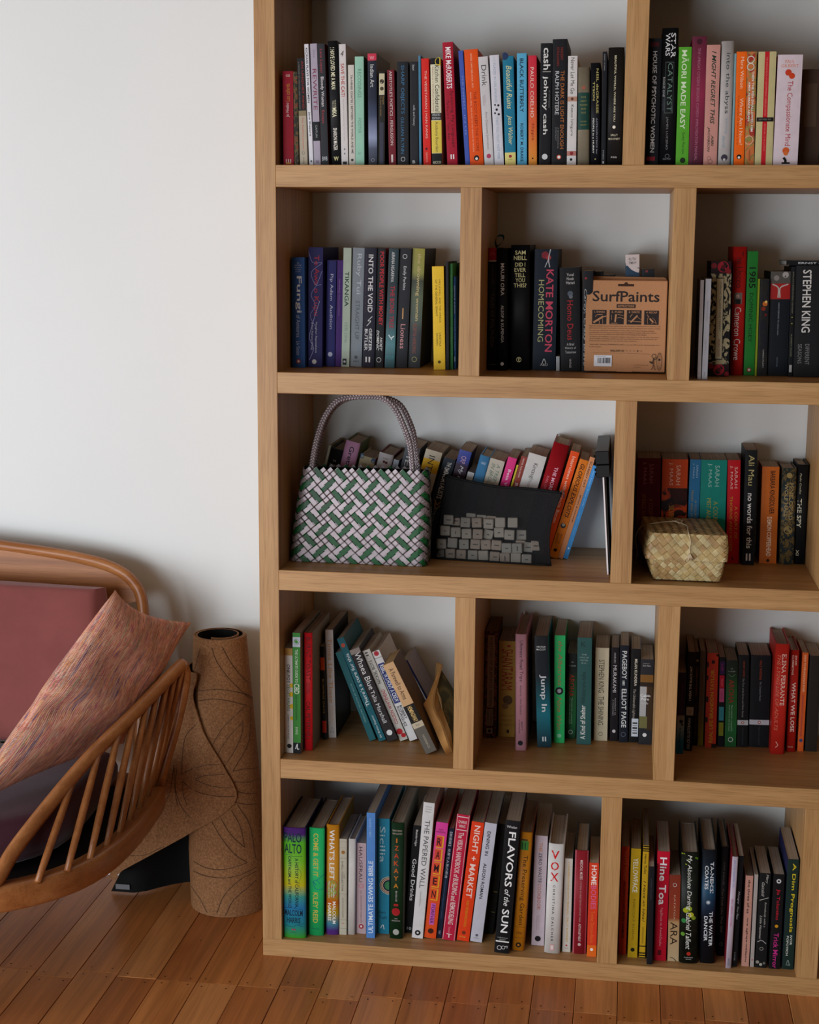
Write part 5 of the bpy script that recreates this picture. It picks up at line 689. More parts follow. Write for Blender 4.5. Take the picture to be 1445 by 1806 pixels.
[11,710.4,29.8,5,-0.01,0,10.8,222.6,190.0,"p","c79c1e","","","slim yellow book with black handwriting and stripes, I Have an Idea",[["#",0,1,0.004,0.015,"141410"],["#",0,1,0.024,0.035,"141410"],["#",0,1,0.044,0.052,"141410"],["t","Herve Tullet",0.075,0.251,0.3,0.7,"201c10","i"],["t","I Have an Idea!",0.311,0.671,0.3,0.7,"201c10","i"],["t","CHRONICLE BOOKS",0.717,0.864,0.35,0.6,"6c5414",""],["#",0,1,0.884,0.893,"141410"],["#",0,1,0.944,0.955,"141410"],["#",0,1,0.965,0.976,"141410"],["#",0,1,0.987,0.997,"141410"]]],
[11,724.1,9.0,5,-0.76,0,10.2,191.2,150.0,"p","17161a","","","thin black hardback standing proud between yellow and red spines",[["t","MODERN CLASSICS",0.12,0.336,0.4,0.6,"4c4a50",""]]],
[11,737.0,27.2,5,0.0,0,22.4,214.4,150.0,"p","b80c28","","","wide red paperback reading Hine Toa",[["t","Hine Toa",0.055,0.486,0.22,0.78,"e6e4e4","b"],["t","Ngāhuia te Awekōtuku",0.513,0.866,0.35,0.62,"dc8c94",""],["#",0.3,0.6,0.903,0.949,"5c0814"]]],
[11,762.5,28.1,5,-0.88,0,20.3,169.6,120.0,"p",["grad",[[0,"7c3020"],[0.3,"8c3420"],[0.5,"8c4024"],[0.55,"b08c60"],[1,"b8a07c"]]],"","","brown and tan small paperback with black letters ARA",[["O",0.5,0.115,0.18,"c9c0b8"],["t","KATATOA",0.232,0.52,0.45,0.6,"c0a088",""],["t","ARA",0.546,0.808,0.2,0.82,"2c1c14",""],["~",[[0.2,0.956],[0.5,0.965],[0.8,1.0]],0.06,"3c2c24"]]],
[11,784.8,23.5,5,-1.39,0,31.8,216.6,155.0,"h",["pat","11140f","161a12",20],"0f1410","","black hardback with yellow green leaves reading My Absolute Darling",[["~",[[0.05,0.009],[0.3,0.111]],0.08,"8c9c1c"],["~",[[0.15,0.009],[0.42,0.077]],0.07,"7c8c1c"],["~",[[0.8,0.043],[0.95,0.057]],0.1,"5c8c1c"],["o",0.3,0.518,0.16,"a0a81c"],["o",0.5,0.505,0.16,"8c9c24"],["o",0.6,0.559,0.16,"b0ac24"],["o",0.75,0.586,0.12,"7c8c24"],["o",0.2,0.613,0.14,"2c7c3c"],["o",0.15,0.735,0.12,"5c8c2c"],["t","My Absolute Darling",0.023,0.518,0.3,0.62,"dcdcd0","i"],["t","Gabriel Tallent",0.539,0.871,0.32,0.62,"dcdcd0","i"],["o",0.5,0.912,0.12,"a82c1c"],["t","RIVERHEAD",0.942,0.95,0.25,0.75,"c0c0b8","h"],["t","BOOKS",0.958,0.966,0.35,0.65,"c0c0b8","h"]]],
[11,822.1,29.1,5,-1.29,0,26.3,221.5,160.0,"h",["grad",[[0,"12151c"],[0.2,"13212c"],[0.35,"1c4460"],[0.5,"16283c"],[0.6,"12141c"],[1,"101116"]]],"101114","","black and deep blue hardback reading THE WATER DANCER",[["t","TA-NEHISI",0.104,0.376,0.58,0.82,"d8dadc","b"],["t","COATES",0.137,0.345,0.22,0.46,"d8dadc","b"],["o",0.48,0.459,0.15,"8c949c"],["o",0.48,0.459,0.07,"d0d4d8"],["t","THE WATER",0.539,0.847,0.56,0.8,"d8dadc","b"],["t","DANCER",0.582,0.801,0.22,0.46,"d8dadc","b"]]],
[11,853.9,63.6,5,0.0,0,13.2,216.2,140.0,"h","151314","","","black hardback with faint brown letters, recessed right of the deep blue one",[["t","LISA JAKUB",0.145,0.345,0.35,0.6,"6c5c54",""],["t","You Look Like That Girl",0.379,0.779,0.35,0.6,"6c5c54",""],["O",0.5,0.89,0.25,"4c4440"]]],
[11,867.5,15.9,5,0.84,0,10.3,217.2,170.0,"h","bdaeba","7c1c24","","slim pale lilac white hardback with blue and magenta writing",[["t","SHE DOES DREAM FOR YOU",0.03,0.271,0.3,0.6,"6c80b8",""],["t","BAD LESBIAN WOMEN",0.379,0.622,0.3,0.6,"b03c7c",""],["#",0.3,0.65,0.909,0.977,"7c7884"]]],
[11,879.2,24.9,5,0.89,0,9.2,216.0,160.0,"p","131215","7c3838","","narrow black book reading Hungry in white script",[["t","Hungry",0.318,0.434,0.25,0.7,"c0bcc0","i"],["t","Your Plate",0.454,0.57,0.3,0.65,"c0bcc0","i"],["t","LUNE",0.87,0.945,0.35,0.6,"8c8a8c",""]]],
[11,897.2,29.4,5,0.0,0,13.3,177.2,130.0,"p","c08c7c","","8c8174","salmon pink paperback reading the three of us",[["t","the three of us",0.047,0.413,0.35,0.68,"2c1814","b"],["t","ore agbaje-williams",0.463,0.953,0.35,0.66,"2c1814","b"]]],
[11,912.7,28.9,5,0.0,0,6.5,180.6,130.0,"p","a39a94","","","thin off white spine between salmon and black books",[["o",0.5,0.923,0.2,"b04838"]]],
[11,921.4,28.4,5,0.0,0,20.0,184.3,130.0,"p","161718","","","black paperback with ragged white edges reading Somebody with a Little Hammer",[["t","Mary",0.013,0.107,0.55,0.82,"b8b4ac","i"],["t","Gaitskill",0.096,0.244,0.25,0.5,"b8b4ac","i"],["~",[[0.1,0.287],[0.5,0.271],[0.9,0.255]],0.05,"b8b4ac"],["t","Somebody with a",0.303,0.566,0.55,0.75,"b8b4ac","i"],["t","Little Hammer",0.447,0.702,0.22,0.42,"b8b4ac","i"],["~",[[0.1,0.726],[0.5,0.71],[0.9,0.742]],0.05,"b8b4ac"],["O",0.5,0.797,0.17,"a8a49c"],["o",0.2,0.941,0.16,"8c887c"],["o",0.5,0.965,0.14,"a8a498"],["o",0.8,0.949,0.12,"6c6860"]]],
[11,946.4,27.6,5,0.0,0,19.4,184.4,130.0,"p","131214","","","black paperback with red and magenta letters TRICK MIRROR",[["o",0.5,0.073,0.22,"c9c9c9"],["o",0.5,0.073,0.1,"131214"],["t","Jia Tolentino",0.156,0.482,0.3,0.68,"a81c2c","b"],["o",0.5,0.546,0.16,"c88c1c"],["t","Trick Mirror",0.618,0.992,0.3,0.74,"b82c7c","b"]]],
[11,970.1,29.7,5,0.0,0,20.0,213.9,155.0,"p","182a26","20244c","","dark green paperback with yellow letters A Dim Prognosis",[["t","A Dim Prognosis",0.037,0.66,0.38,0.78,"c8b424","b"],["t","IVOR",0.688,0.777,0.56,0.76,"c8ccc4","b"],["t","POPOVICH",0.695,0.875,0.26,0.46,"c8ccc4","b"],["~",[[0.35,0.962],[0.5,0.914],[0.65,0.962]],0.05,"7c8c84"],["t","A&U",0.952,0.966,0.3,0.7,"7c8c84","h"]]],
]
ROLL_LINES=[[(-0.1656,0.1857,0.5501),(-0.1801,0.1985,0.5059),(-0.1955,0.228,0.4764)],[(-0.1401,0.1748,0.5555),(-0.1301,0.1728,0.528),(-0.1114,0.1751,0.4984),(-0.0883,0.189,0.4654),(-0.0727,0.2247,0.4378)],[(-0.1194,0.1758,0.5562),(-0.1048,0.1797,0.5248),(-0.0884,0.1912,0.4949),(-0.075,0.2154,0.4696)],[(-0.1997,0.228,0.4545),(-0.1402,0.1703,0.4709),(-0.1047,0.1763,0.4672),(-0.0808,0.1983,0.4542),(-0.0716,0.2253,0.4364)],[(-0.1988,0.228,0.4341),(-0.1402,0.1692,0.4512),(-0.1047,0.175,0.4462),(-0.0789,0.1994,0.4321)],[(-0.0789,0.1994,0.4321),(-0.0981,0.1768,0.4134),(-0.1205,0.1665,0.3903),(-0.1403,0.1641,0.3547)],[(-0.0831,0.1899,0.4012),(-0.1045,0.171,0.3771),(-0.1205,0.1645,0.3531),(-0.1278,0.1626,0.3356)],[(-0.0831,0.1899,0.4012),(-0.0848,0.1858,0.3759),(-0.0958,0.1741,0.3462),(-0.1147,0.1637,0.3145)],[(-0.0734,0.2118,0.4239),(-0.0726,0.2069,0.3823),(-0.0762,0.1949,0.3479),(-0.0989,0.1695,0.3044)],[(-0.0989,0.1695,0.3044),(-0.0776,0.1885,0.304),(-0.0625,0.228,0.2956)],[(-0.0975,0.1691,0.2831),(-0.0619,0.228,0.2723)],[(-0.0905,0.1723,0.2618),(-0.0615,0.2251,0.2461)],[(-0.0991,0.1657,0.2431),(-0.0605,0.2202,0.2249)],[(-0.1394,0.1557,0.201),(-0.1175,0.1548,0.1654),(-0.0953,0.1612,0.1351),(-0.072,0.1798,0.1122)],[(-0.1213,0.1566,0.21),(-0.1026,0.1601,0.1767),(-0.0768,0.1762,0.1448)],[(-0.1009,0.1638,0.2251),(-0.0852,0.1716,0.1899),(-0.0768,0.1762,0.1448)],[(-0.0904,0.1707,0.2356),(-0.0695,0.1895,0.188),(-0.0593,0.2026,0.1161)],[(-0.1842,0.1714,0.108),(-0.1505,0.1532,0.1033),(-0.1139,0.1532,0.1038),(-0.072,0.1798,0.1122)],[(-0.1847,0.1719,0.0866),(-0.1422,0.1517,0.0857),(-0.1029,0.1567,0.0863),(-0.0583,0.2058,0.0958)],[(-0.1931,0.1811,0.0481),(-0.1703,0.1612,0.0331),(-0.1522,0.1537,0.0074)],[(-0.1309,0.151,0.0102),(-0.1146,0.153,0.0493),(-0.0853,0.1668,0.079),(-0.0583,0.2057,0.0874)],[(-0.1133,0.1533,0.0049),(-0.0962,0.1598,0.0391),(-0.0584,0.2053,0.0684)]]
FLAP_LINES=[[(-0.1745,0.1726,0.3955),(-0.1947,0.1715,0.3719),(-0.202,0.17,0.3364),(-0.2038,0.1682,0.2923)],[(-0.204,0.1682,0.2923),(-0.1775,0.1688,0.3064),(-0.1488,0.1565,0.3188),(-0.1223,0.1554,0.3213)],[(-0.1762,0.1671,0.2841),(-0.1515,0.156,0.2972),(-0.1117,0.1565,0.302)],[(-0.1762,0.1671,0.2841),(-0.1488,0.1544,0.2789),(-0.1187,0.1534,0.2747),(-0.0959,0.1613,0.2732)],[(-0.2029,0.1675,0.2772),(-0.1803,0.1669,0.2622),(-0.1384,0.1516,0.2577),(-0.0937,0.1615,0.2555)],[(-0.2029,0.1675,0.2772),(-0.2006,0.1663,0.2483),(-0.1931,0.1654,0.2285)],[(-0.2203,0.1689,0.3102),(-0.2181,0.1668,0.2599),(-0.2133,0.1654,0.2273)],[(-0.2204,0.1688,0.3068),(-0.229,0.1665,0.2533),(-0.2498,0.1647,0.2111),(-0.2915,0.1618,0.1426)],[(-0.2143,0.1686,0.3031),(-0.2167,0.1667,0.2582),(-0.2007,0.165,0.2183),(-0.1705,0.1576,0.1899)],[(-0.3208,0.1608,0.1157),(-0.2836,0.1608,0.1183),(-0.2422,0.1616,0.1396)]]
FLAP_RIGHT=[(0.0613, -0.3643), (0.1647, -0.1954), (0.2246, -0.1096), (0.2416, -0.093), (0.257, -0.088), (0.284, -0.0971), (0.3294, -0.1206), (0.3841, -0.1563), (0.4378, -0.1785), (0.5068, -0.184)]
FLAP_TURN=[(0.0646, -0.3702), (0.1582, -0.3321), (0.2442, -0.2894), (0.3409, -0.2471), (0.4242, -0.2171), (0.4888, -0.198)]
HANDLE_A=[(0.0764, 0.09, 0.9287), (0.084, 0.09, 0.965), (0.0948, 0.09, 1.0064), (0.1077, 0.09, 1.0361), (0.1257, 0.09, 1.0585), (0.1437, 0.09, 1.0662), (0.1806, 0.09, 1.0701), (0.2122, 0.09, 1.0677), (0.2343, 0.09, 1.0495), (0.2523, 0.09, 1.0145), (0.2641, 0.09, 0.9761), (0.2698, 0.09, 0.929)]
HANDLE_B=[(0.0786, 0.115, 0.9273), (0.0863, 0.115, 0.9692), (0.0972, 0.115, 1.0056), (0.1112, 0.115, 1.0377), (0.1305, 0.115, 1.0561), (0.155, 0.115, 1.065), (0.1869, 0.115, 1.0678), (0.2102, 0.115, 1.0652), (0.2399, 0.115, 1.0522), (0.2581, 0.115, 1.0212), (0.2689, 0.115, 0.9846), (0.2779, 0.115, 0.9213)]
POUCH=[(0.2962, 0.1496, 0.7545), (0.412, 0.1355, 0.7546), (0.5245, 0.1219, 0.7541), (0.5322, 0.1263, 0.8208), (0.541, 0.1309, 0.8918), (0.4828, 0.1383, 0.8958), (0.4192, 0.1461, 0.897), (0.3654, 0.1532, 0.905), (0.321, 0.1593, 0.9135), (0.311, 0.1541, 0.8331)]
TILES=[(0.3284, 0.1582, 0.8293, 0), (0.3611, 0.1539, 0.8262, 0), (0.3827, 0.1514, 0.827, 0), (0.4052, 0.1486, 0.8259, 0), (0.4274, 0.1462, 0.8298, 0), (0.4509, 0.1434, 0.8308, 0), (0.3225, 0.1572, 0.8085, 0), (0.3429, 0.1546, 0.8066, 0), (0.3638, 0.1519, 0.805, 0), (0.385, 0.1494, 0.8055, 0), (0.4257, 0.1449, 0.8108, 0), (0.4454, 0.1422, 0.8075, 0), (0.3158, 0.156, 0.7831, 0), (0.337, 0.1537, 0.7861, 0), (0.3593, 0.1508, 0.7848, 0), (0.381, 0.1483, 0.7861, 0), (0.4011, 0.1459, 0.7864, 0), (0.4213, 0.1435, 0.7867, 0), (0.4407, 0.1408, 0.7825, 0), (0.4606, 0.1384, 0.7834, 0), (0.3335, 0.1524, 0.7654, 0), (0.3544, 0.1498, 0.7648, 0), (0.3764, 0.1472, 0.7653, 0), (0.3968, 0.1448, 0.7657, 0), (0.4183, 0.1421, 0.7649, 0), (0.438, 0.1396, 0.7638, 0), (0.4585, 0.1372, 0.765, 0), (0.4789, 0.1347, 0.7636, 0), (0.3496, 0.167, 0.8402, 1), (0.3409, 0.1669, 0.8264, 1), (0.3706, 0.1639, 0.8333, 1), (0.3906, 0.1612, 0.8309, 1), (0.4095, 0.1589, 0.8301, 1), (0.4043, 0.1574, 0.8041, 1), (0.4672, 0.15, 0.8068, 1), (0.466, 0.1486, 0.7873, 1), (0.4803, 0.1467, 0.7846, 1), (0.4952, 0.1451, 0.7881, 1), (0.3113, 0.1653, 0.761, 1)]
CORD=[(0.6768, 0.1, 0.7465), (0.6793, 0.09, 0.771), (0.6773, 0.11, 0.7918), (0.6801, 0.14, 0.8097), (0.6906, 0.15, 0.8243), (0.7053, 0.0843, 0.846), (0.7256, 0.105, 0.847), (0.7434, 0.1233, 0.848), (0.7512, 0.1199, 0.85), (0.7572, 0.096, 0.85), (0.7677, 0.091, 0.848), (0.7693, 0.026, 0.8483), (0.7728, 0.021, 0.8387), (0.7712, 0.018, 0.8272), (0.7728, 0.016, 0.817), (0.7712, 0.015, 0.8064), (0.771, 0.015, 0.7957)]
RAIL=[(-0.1662, 0.1, 0.5455), (-0.1806, 0.08, 0.5369), (-0.199, 0.03, 0.5202), (-0.2232, -0.05, 0.4883), (-0.25, -0.13, 0.4643), (-0.2713, -0.19, 0.436), (-0.3004, -0.28, 0.3896), (-0.3238, -0.35, 0.3548), (-0.3397, -0.41, 0.3142)]
SPINDLES=[((-0.2844, -0.389, 0.298), (-0.2815, -0.2215, 0.4198)), ((-0.2522, -0.3398, 0.298), (-0.2575, -0.151, 0.4544)), ((-0.2321, -0.2861, 0.298), (-0.2393, -0.098, 0.4739)), ((-0.2235, -0.2247, 0.298), (-0.2243, -0.0532, 0.4873)), ((-0.2206, -0.1641, 0.298), (-0.2124, -0.0144, 0.5025)), ((-0.2218, -0.1043, 0.298), (-0.2022, 0.0193, 0.5159)), ((-0.2232, -0.0447, 0.298), (-0.1923, 0.0483, 0.5263)), ((-0.2278, 0.0169, 0.298), (-0.1837, 0.0717, 0.5341)), ((-0.2332, 0.0685, 0.298), (-0.175, 0.0878, 0.5402))]
SCA=(-0.2765, 0.005, 0.704);SCB=(-0.445, -0.345, 0.3851);SCC=(-0.262, -0.012, 0.412);SCD=(-0.18, 0.17, 0.6038)
WP_A=[(0.3394, 0.0709, 0.3956), (0.3271, 0.082, 0.4137), (0.3123, 0.098, 0.438), (0.2905, 0.115, 0.476), (0.2913, 0.1155, 0.4771)]
WP_B=[(0.3466, 0.084, 0.3956), (0.3384, 0.084, 0.4194), (0.3248, 0.1, 0.4468), (0.3067, 0.118, 0.4801), (0.3136, 0.187, 0.5369)]
WP_C=[(0.3473, 0.0919, 0.3956), (0.3403, 0.1, 0.4305), (0.3208, 0.13, 0.4654), (0.3061, 0.16, 0.503), (0.3035, 0.19, 0.54)]
WP_D=[(0.3478, 0.1049, 0.3956), (0.351, 0.12, 0.4261), (0.353, 0.15, 0.446), (0.353, 0.168, 0.4696), (0.305, 0.195, 0.5355)]
WP_C2=[(0.3221, 0.128, 0.4719), (0.3101, 0.152, 0.4937), (0.3049, 0.16, 0.5059)]
WP_C3=[(0.3237, 0.127, 0.4665), (0.3178, 0.15, 0.4827), (0.3065, 0.161, 0.5051)]
WP_S=[(0.3158, 0.12, 0.4766), (0.3187, 0.118, 0.4686), (0.3148, 0.116, 0.4632), (0.3208, 0.112, 0.456)]
# ------------------------------------------------------------------ the books themselves
LEAVES = {}
BOXT = [("SurfPaints", 'b'), ("INSTRUCTIONS", 'b'), ("1. SHAKE", 'b'), ("2. PUSH", 'b'), ("3. WRITE", 'b'), ("4. RECAP", 'b'), ("FOLLOW US", 'b'),
  ("Begin by shaking the pen thoroughly. Press the nib down multiple times to saturate with", ''), ("paint and test on paper to ensure a smooth flow before applying to your chosen surface.", ''),
  ("For porous surfaces like skateboards, canvas, fabric and wood, the paint will dry", ''), ("permanently. On non-porous surfaces such as surfboards, plastic, glass and ceramic,", ''), ("your artwork is removable until sealed with a fast drying acrylic sealant.", ''),
  ("To keep your SurfPaints in optimal condition, store them in a cool, dry place away from", ''), ("direct sunlight and always cap the pen after use. If the nib dries out, unscrew the nib", ''), ("from the pen and place it in a cup of water until rehydrated.", ''),
  ("Need help? Check out SURFPAINTS.COM or scan the QR code for painting guides and", ''), ("further support.", ''), ("Surf Paints Pastel", ''), ("Made in Japan", ''), ("SurfPaints Pty Ltd", ''), ("Australia", '')]
LYING = [GROUPS.index('books on the second shelf, right bay'), 1081, 124, 2, -90, 0, 7.6, 158, 140, 'p', '151517', '', 'd0ccc8',
  'thin black book lying flat on top of the thick white lettered one', [['t', 'ERNST LUDWIG KIRCHNER', 0.13, 0.98, 0.28, 0.72, 'c9c9c9', 'b']]]
for rec in BOOKS + [LYING]:
    for e in rec[14]:
        if e[0] == 't': request(e[1], e[7])
for s_, st in BOXT: request(s_, st)
resolve()
for rec in BOOKS: make_book(rec)
lb = make_book(LYING); lb.location.z = shelf_z[2] + 0.1950

LINE0 = plain('faded_ink', '#5c4632', 0.8)
# ribbon bookmark above the first black hardback of the middle bay
RIB = plain('blue_ribbon', '#1f6f8c', 0.6)
m = MB(); base = Vector((0.4085, 0.19, shelf_z[2] + 0.2195))
pts = spline([base, base + Vector((-.003, -.01, .012)), base + Vector((.002, -.02, .022)), base + Vector((.012, -.02, .0225)), base + Vector((.012, -.012, .014)), base + Vector((.004, -.008, .006)), base + Vector((-.002, -.002, .004))], 6)
m.grid([[p + Vector((0.0014, -.003, 0.0018)), p - Vector((0.0014, -.003, 0.0018))] for p in pts])
par = [o for o in bpy.data.objects if o.get('label', '').startswith('black hardback with a red band')][0]
rb = m.build('ribbon_bookmark', RIB); rb.parent = par; rb.matrix_parent_inverse = (Matrix.Translation(par.location) @ par.rotation_euler.to_matrix().to_4x4()).inverted()

# ------------------------------------------------------------------ weaving helper
def weave_strip(surf, along, width, ts, over, lift, half):
    """ribbon over a lattice surface surf(a, b, lift); along/width lattice directions"""
    P = []
    for t, c in ts:
        o = lift if over(t) else -lift
        for e in (-0.17, 0.17):
            a, b = c[0] + along[0] * e, c[1] + along[1] * e
            P.append([surf(a + width[0] * half * s, b + width[1] * half * s, o) for s in (1, 0, -1)])
    return P

def tube_surface(bot, top, z0, z1, rows, N, bulge=0.0, rc=0.012):
    """bot/top: 4 footprint corners (FL, FR, BR, BL) counter-clockwise; perimeter param a in [0,N), rows b"""
    def ring(c):
        c = [Vector((p[0], p[1], 0)) for p in c]; out = []
        for i in range(4):
            p, q, r = c[i - 1], c[i], c[(i + 1) % 4]
            d1 = (p - q).normalized() * rc; d2 = (r - q).normalized() * rc
            for k in range(5):
                t = k / 4; out.append((q + d1) * (1 - t) ** 2 + q * 2 * t * (1 - t) + (q + d2) * t * t)
        return out
    rb, rt = ring(bot), ring(top)
    L = [0.0]
    for i in range(len(rb)): L.append(L[-1] + (rb[(i + 1) % len(rb)] - rb[i]).length + 1e-9)
    def at(r, s):
        s = (s % 1.0) * L[-1]
        for i in range(len(r)):
            if s <= L[i + 1]:
                t = (s - L[i]) / (L[i + 1] - L[i]); return r[i].lerp(r[(i + 1) % len(r)], t)
        return r[0]
    cen = sum((Vector((p[0], p[1], 0)) for p in bot), Vector()) / 4
    def S(a, b, l):
        t = b / rows; s = a / N
        tt = min(max(t, 0.0), 1.03)
        p = at(rb, s).lerp(at(rt, s), tt); q = at(rb, s + 0.004).lerp(at(rt, s + 0.004), tt)
        n = (q - p).cross(Vector((0, 0, 1))).normalized()
        z = z0 + (z1 - z0) * tt
        return (p + n * (l + bulge * math.sin(math.pi * min(max(t, 0), 1)))) + Vector((0, 0, z))
    return S, rb, rt
def weave_tube(S, rows, N, over, mats, pick, parent, lift, half, name='woven_strip'):
    cnt = int(rows * 2)
    for fam in (0, 1):
        for i in range(N):
            ts = []
            for q in range(cnt + 1):
                b = q / 2.0; a = (i - b) if fam == 0 else (i + b)
                j = (i - q) if fam == 0 else (i + q)
                ts.append(((j, i), (a, b)))
            if fam == 0: ov = lambda k: over(k[1], k[0])
            else: ov = lambda k: not over(k[0], k[1])
            al = (-1, 1) if fam == 0 else (1, 1); wd = (1, 1) if fam == 0 else (1, -1)
            P = weave_strip(S, al, wd, ts, ov, lift, half)
            m = MB(); m.grid(P); m.build(name, mats[pick(fam, i)], parent)

# ------------------------------------------------------------------ green and silver woven bag
def plastic(name, col, metal, rough):
    t = NT(name); f = t.noise(t.coords('Object', (90, 90, 90)), 1, 2)
    c = lin(col); t.b.inputs['Metallic'].default_value = metal
    return t.done(t.ramp(f, [(0.3, tuple(x * .85 for x in c[:3]) + (1,)), (0.7, tuple(min(1, x * 1.1) for x in c[:3]) + (1,))]), rough, 0.6)
SILVER = plastic('silver_strip', '#94888a', 0.45, 0.42); GREEN = plastic('green_strip', '#0c4f22', 0.0, 0.42); GREEN.node_tree.nodes['Principled BSDF'].inputs['Specular IOR Level'].default_value = 0.3
INNER_SHADE = plain('interior_shade', '#141614', 0.8, 0.2)  # near-black colour standing for the shade seen through weave gaps
bag = thing('woven_bag', 'silver and dark green plaited strip handbag with two braided handles', 'bag', (0.166, 0.11, shelf_z[3] + 0.0008))
def local(S, o):
    loc = Vector(o.location)
    return lambda a, b, l: S(a, b, l) - loc
zb = shelf_z[3] + 0.0009
kb = [(0.036, 0.077), (0.2975, 0.072), (0.296, 0.148), (0.045, 0.148)]
kt = [(0.062, 0.082), (0.2985, 0.082), (0.2975, 0.125), (0.064, 0.125)]
KS, _, _ = tube_surface(kb, kt, zb, zb + 0.1735, 12.5, 42, 0.003, 0.016)
TW = {0: {5, 0, 1}, 1: {5, 0, 2}, 2: {4, 3, 1}, 3: {2, 3, 4}, 4: {2, 3, 5}, 5: {1, 0, 4}}
KL = local(KS, bag)
weave_tube(KL, 12.5, 42, lambda i, j: (j % 6) in TW[i % 6], [SILVER, GREEN], lambda f, i: 1 if i % 3 == 0 else 0, bag, 0.0009, 0.2)
m = MB(); m.grid([[KL(a, b, -0.0024) for b in (0, 3, 6, 9, 12.5)] for a in range(0, 43)])
m.add([KL(a, 0.1, -0.0024) for a in range(42)], [tuple(range(42))]); m.build('shade_shell', INNER_SHADE, bag)  # added dark shell, paints the shaded inside of the bag
def braid(name, pts, r, parent, mat, off):
    path = spline(pts, 24); L = 0; m = MB(); out = [[], [], []]; nrm = Vector((0, 1, 0))
    for i, p in enumerate(path):
        d = (path[min(i + 1, len(path) - 1)] - path[max(i - 1, 0)]).normalized(); s = d.cross(nrm).normalized()
        if i: L += (p - path[i - 1]).length
        for k in range(3):
            th = 2 * math.pi * (L / 0.016 + k / 3)
            out[k].append(p - off + s * math.sin(th) * r * 0.75 + nrm * math.sin(2 * th) * r * 0.42)
    for k in range(3): m.tube(out[k], r * 0.48, 6)
    return m.build(name, mat, parent, True)
braid('handle', [Vector(p) - Vector((0, 0, 0.004)) if 0 < i < 11 else Vector(p) - Vector((0, 0, .02)) for i, p in enumerate(HANDLE_A)], 0.0049, bag, SILVER, Vector(bag.location))
braid('handle', [Vector(p) - Vector((0, 0, 0.003)) if 0 < i < 11 else Vector(p) - Vector((0, 0, .02)) for i, p in enumerate(HANDLE_B)], 0.0049, bag, SILVER, Vector(bag.location))

# ------------------------------------------------------------------ black mesh pouch with word tiles
def mesh_cloth(name, alpha):
    t = NT(name); f = t.noise(t.coords('Object', (1, 1, 1)), 9, 3)
    t.b.inputs['Alpha'].default_value = alpha
    a = t.ramp(f, [(0.3, (alpha - 0.05,) * 3 + (1,)), (0.7, (alpha + 0.04,) * 3 + (1,))]); t.l(a, t.b.inputs['Alpha'])
    return t.done(lin('#0d0e10'), 0.7, 0.25)
SHEER = mesh_cloth('sheer_black_mesh', 0.48); SHEER2 = mesh_cloth('doubled_black_mesh', 0.93)
CLOTH = plain('black_binding', '#0c0c0e', 0.7, 0.2)
po = thing('mesh_pouch', 'black sheer zip pouch full of little word tiles leaning on the books', 'pouch', (0.41, 0.15, shelf_z[3]))
pl = Vector(po.location)
PB = [Vector(p) for p in POUCH]
bl, br, tr, tl = PB[0], PB[2], PB[4], PB[8]
def pouch_pt(u, v, back):
    top = spline([PB[8], PB[7], PB[6], PB[5], PB[4]], 6); bot = spline([PB[0], PB[1], PB[2]], 12)
    a = bot[min(int(round(u * 24)), 24)]; b = top[min(int(round(u * 24)), 24)]
    side = 0.012 * math.sin(math.pi * v) * (1 - 2 * u) if u > 0.5 else 0.006 * math.sin(math.pi * v) * (1 - 2 * u)
    p = a.lerp(b, v); p = p + Vector((side, 0, 0))
    puff = (1 - v) * 0.9 + 0.1
    e = math.sin(math.pi * min(max(u, 0), 1)) ** 0.4 if 0 < u < 1 else 0
    if back: p = p + Vector((0, 0.028 * puff * e + 0.0012, 0))
    else: p = p - Vector((0, 0.0035 * e * puff + 0.0015 * math.sin(v * 19 + u * 7) * e * v, 0))
    p.z = max(p.z, shelf_z[3] + 0.0008)
    return p - pl
for nm, bk, mt in (('front_mesh', False, SHEER), ('back_mesh', True, SHEER2)):
    m = MB(); m.grid([[pouch_pt(u / 24, v / 14, bk) for v in range(15)] for u in range(25)], flip=bk); m.build(nm, mt, po, True)
m = MB()
m.tube([pouch_pt(0, v / 14, False) + Vector((0, .0006, 0)) for v in range(15)], 0.0016, 6)
m.tube([pouch_pt(1, v / 14, False) + Vector((0, .0006, 0)) for v in range(15)], 0.0016, 6)
m.tube([pouch_pt(u / 24, 0, False) + Vector((0, .0006, .0012)) for u in range(25)], 0.0016, 6)
m.grid([[pouch_pt(u / 24, 0, k) + Vector((0, 0, 0.0003)) for k in (False, True)] for u in range(25)])
m.build('binding', CLOTH, po, True)
m = MB(); m.tube([pouch_pt(u / 24, 1, False) + Vector((0, .0006, 0)) for u in range(25)], 0.0026, 6); m.build('zip', CLOTH, po, True)
m = MB(); e = pouch_pt(1, 1, False); m.tube([e + Vector((-.004, -.002, .001)), e + Vector((.001, -.003, .0045)), e + Vector((.004, -.002, .002)), e + Vector((.004, -.002, -.01))], 0.0011, 6); m.build('zip_pull', plain('zip_metal', '#2c2c30', 0.4, 0.6), po, True)
TILE = [plain('tile_face', '#d2c8b8', 0.6), plain('tile_face_warm', '#c9b6a4', 0.6), plain('tile_face_grey', '#c2bcb0', 0.6)]
tm = MB(); tm.bbox((-.0093, -.004, -.0093), (.0093, .004, .0093), 0.0012); tmesh = tm.mesh('word_tile'); tmesh.materials.append(TILE[0])
marks = []
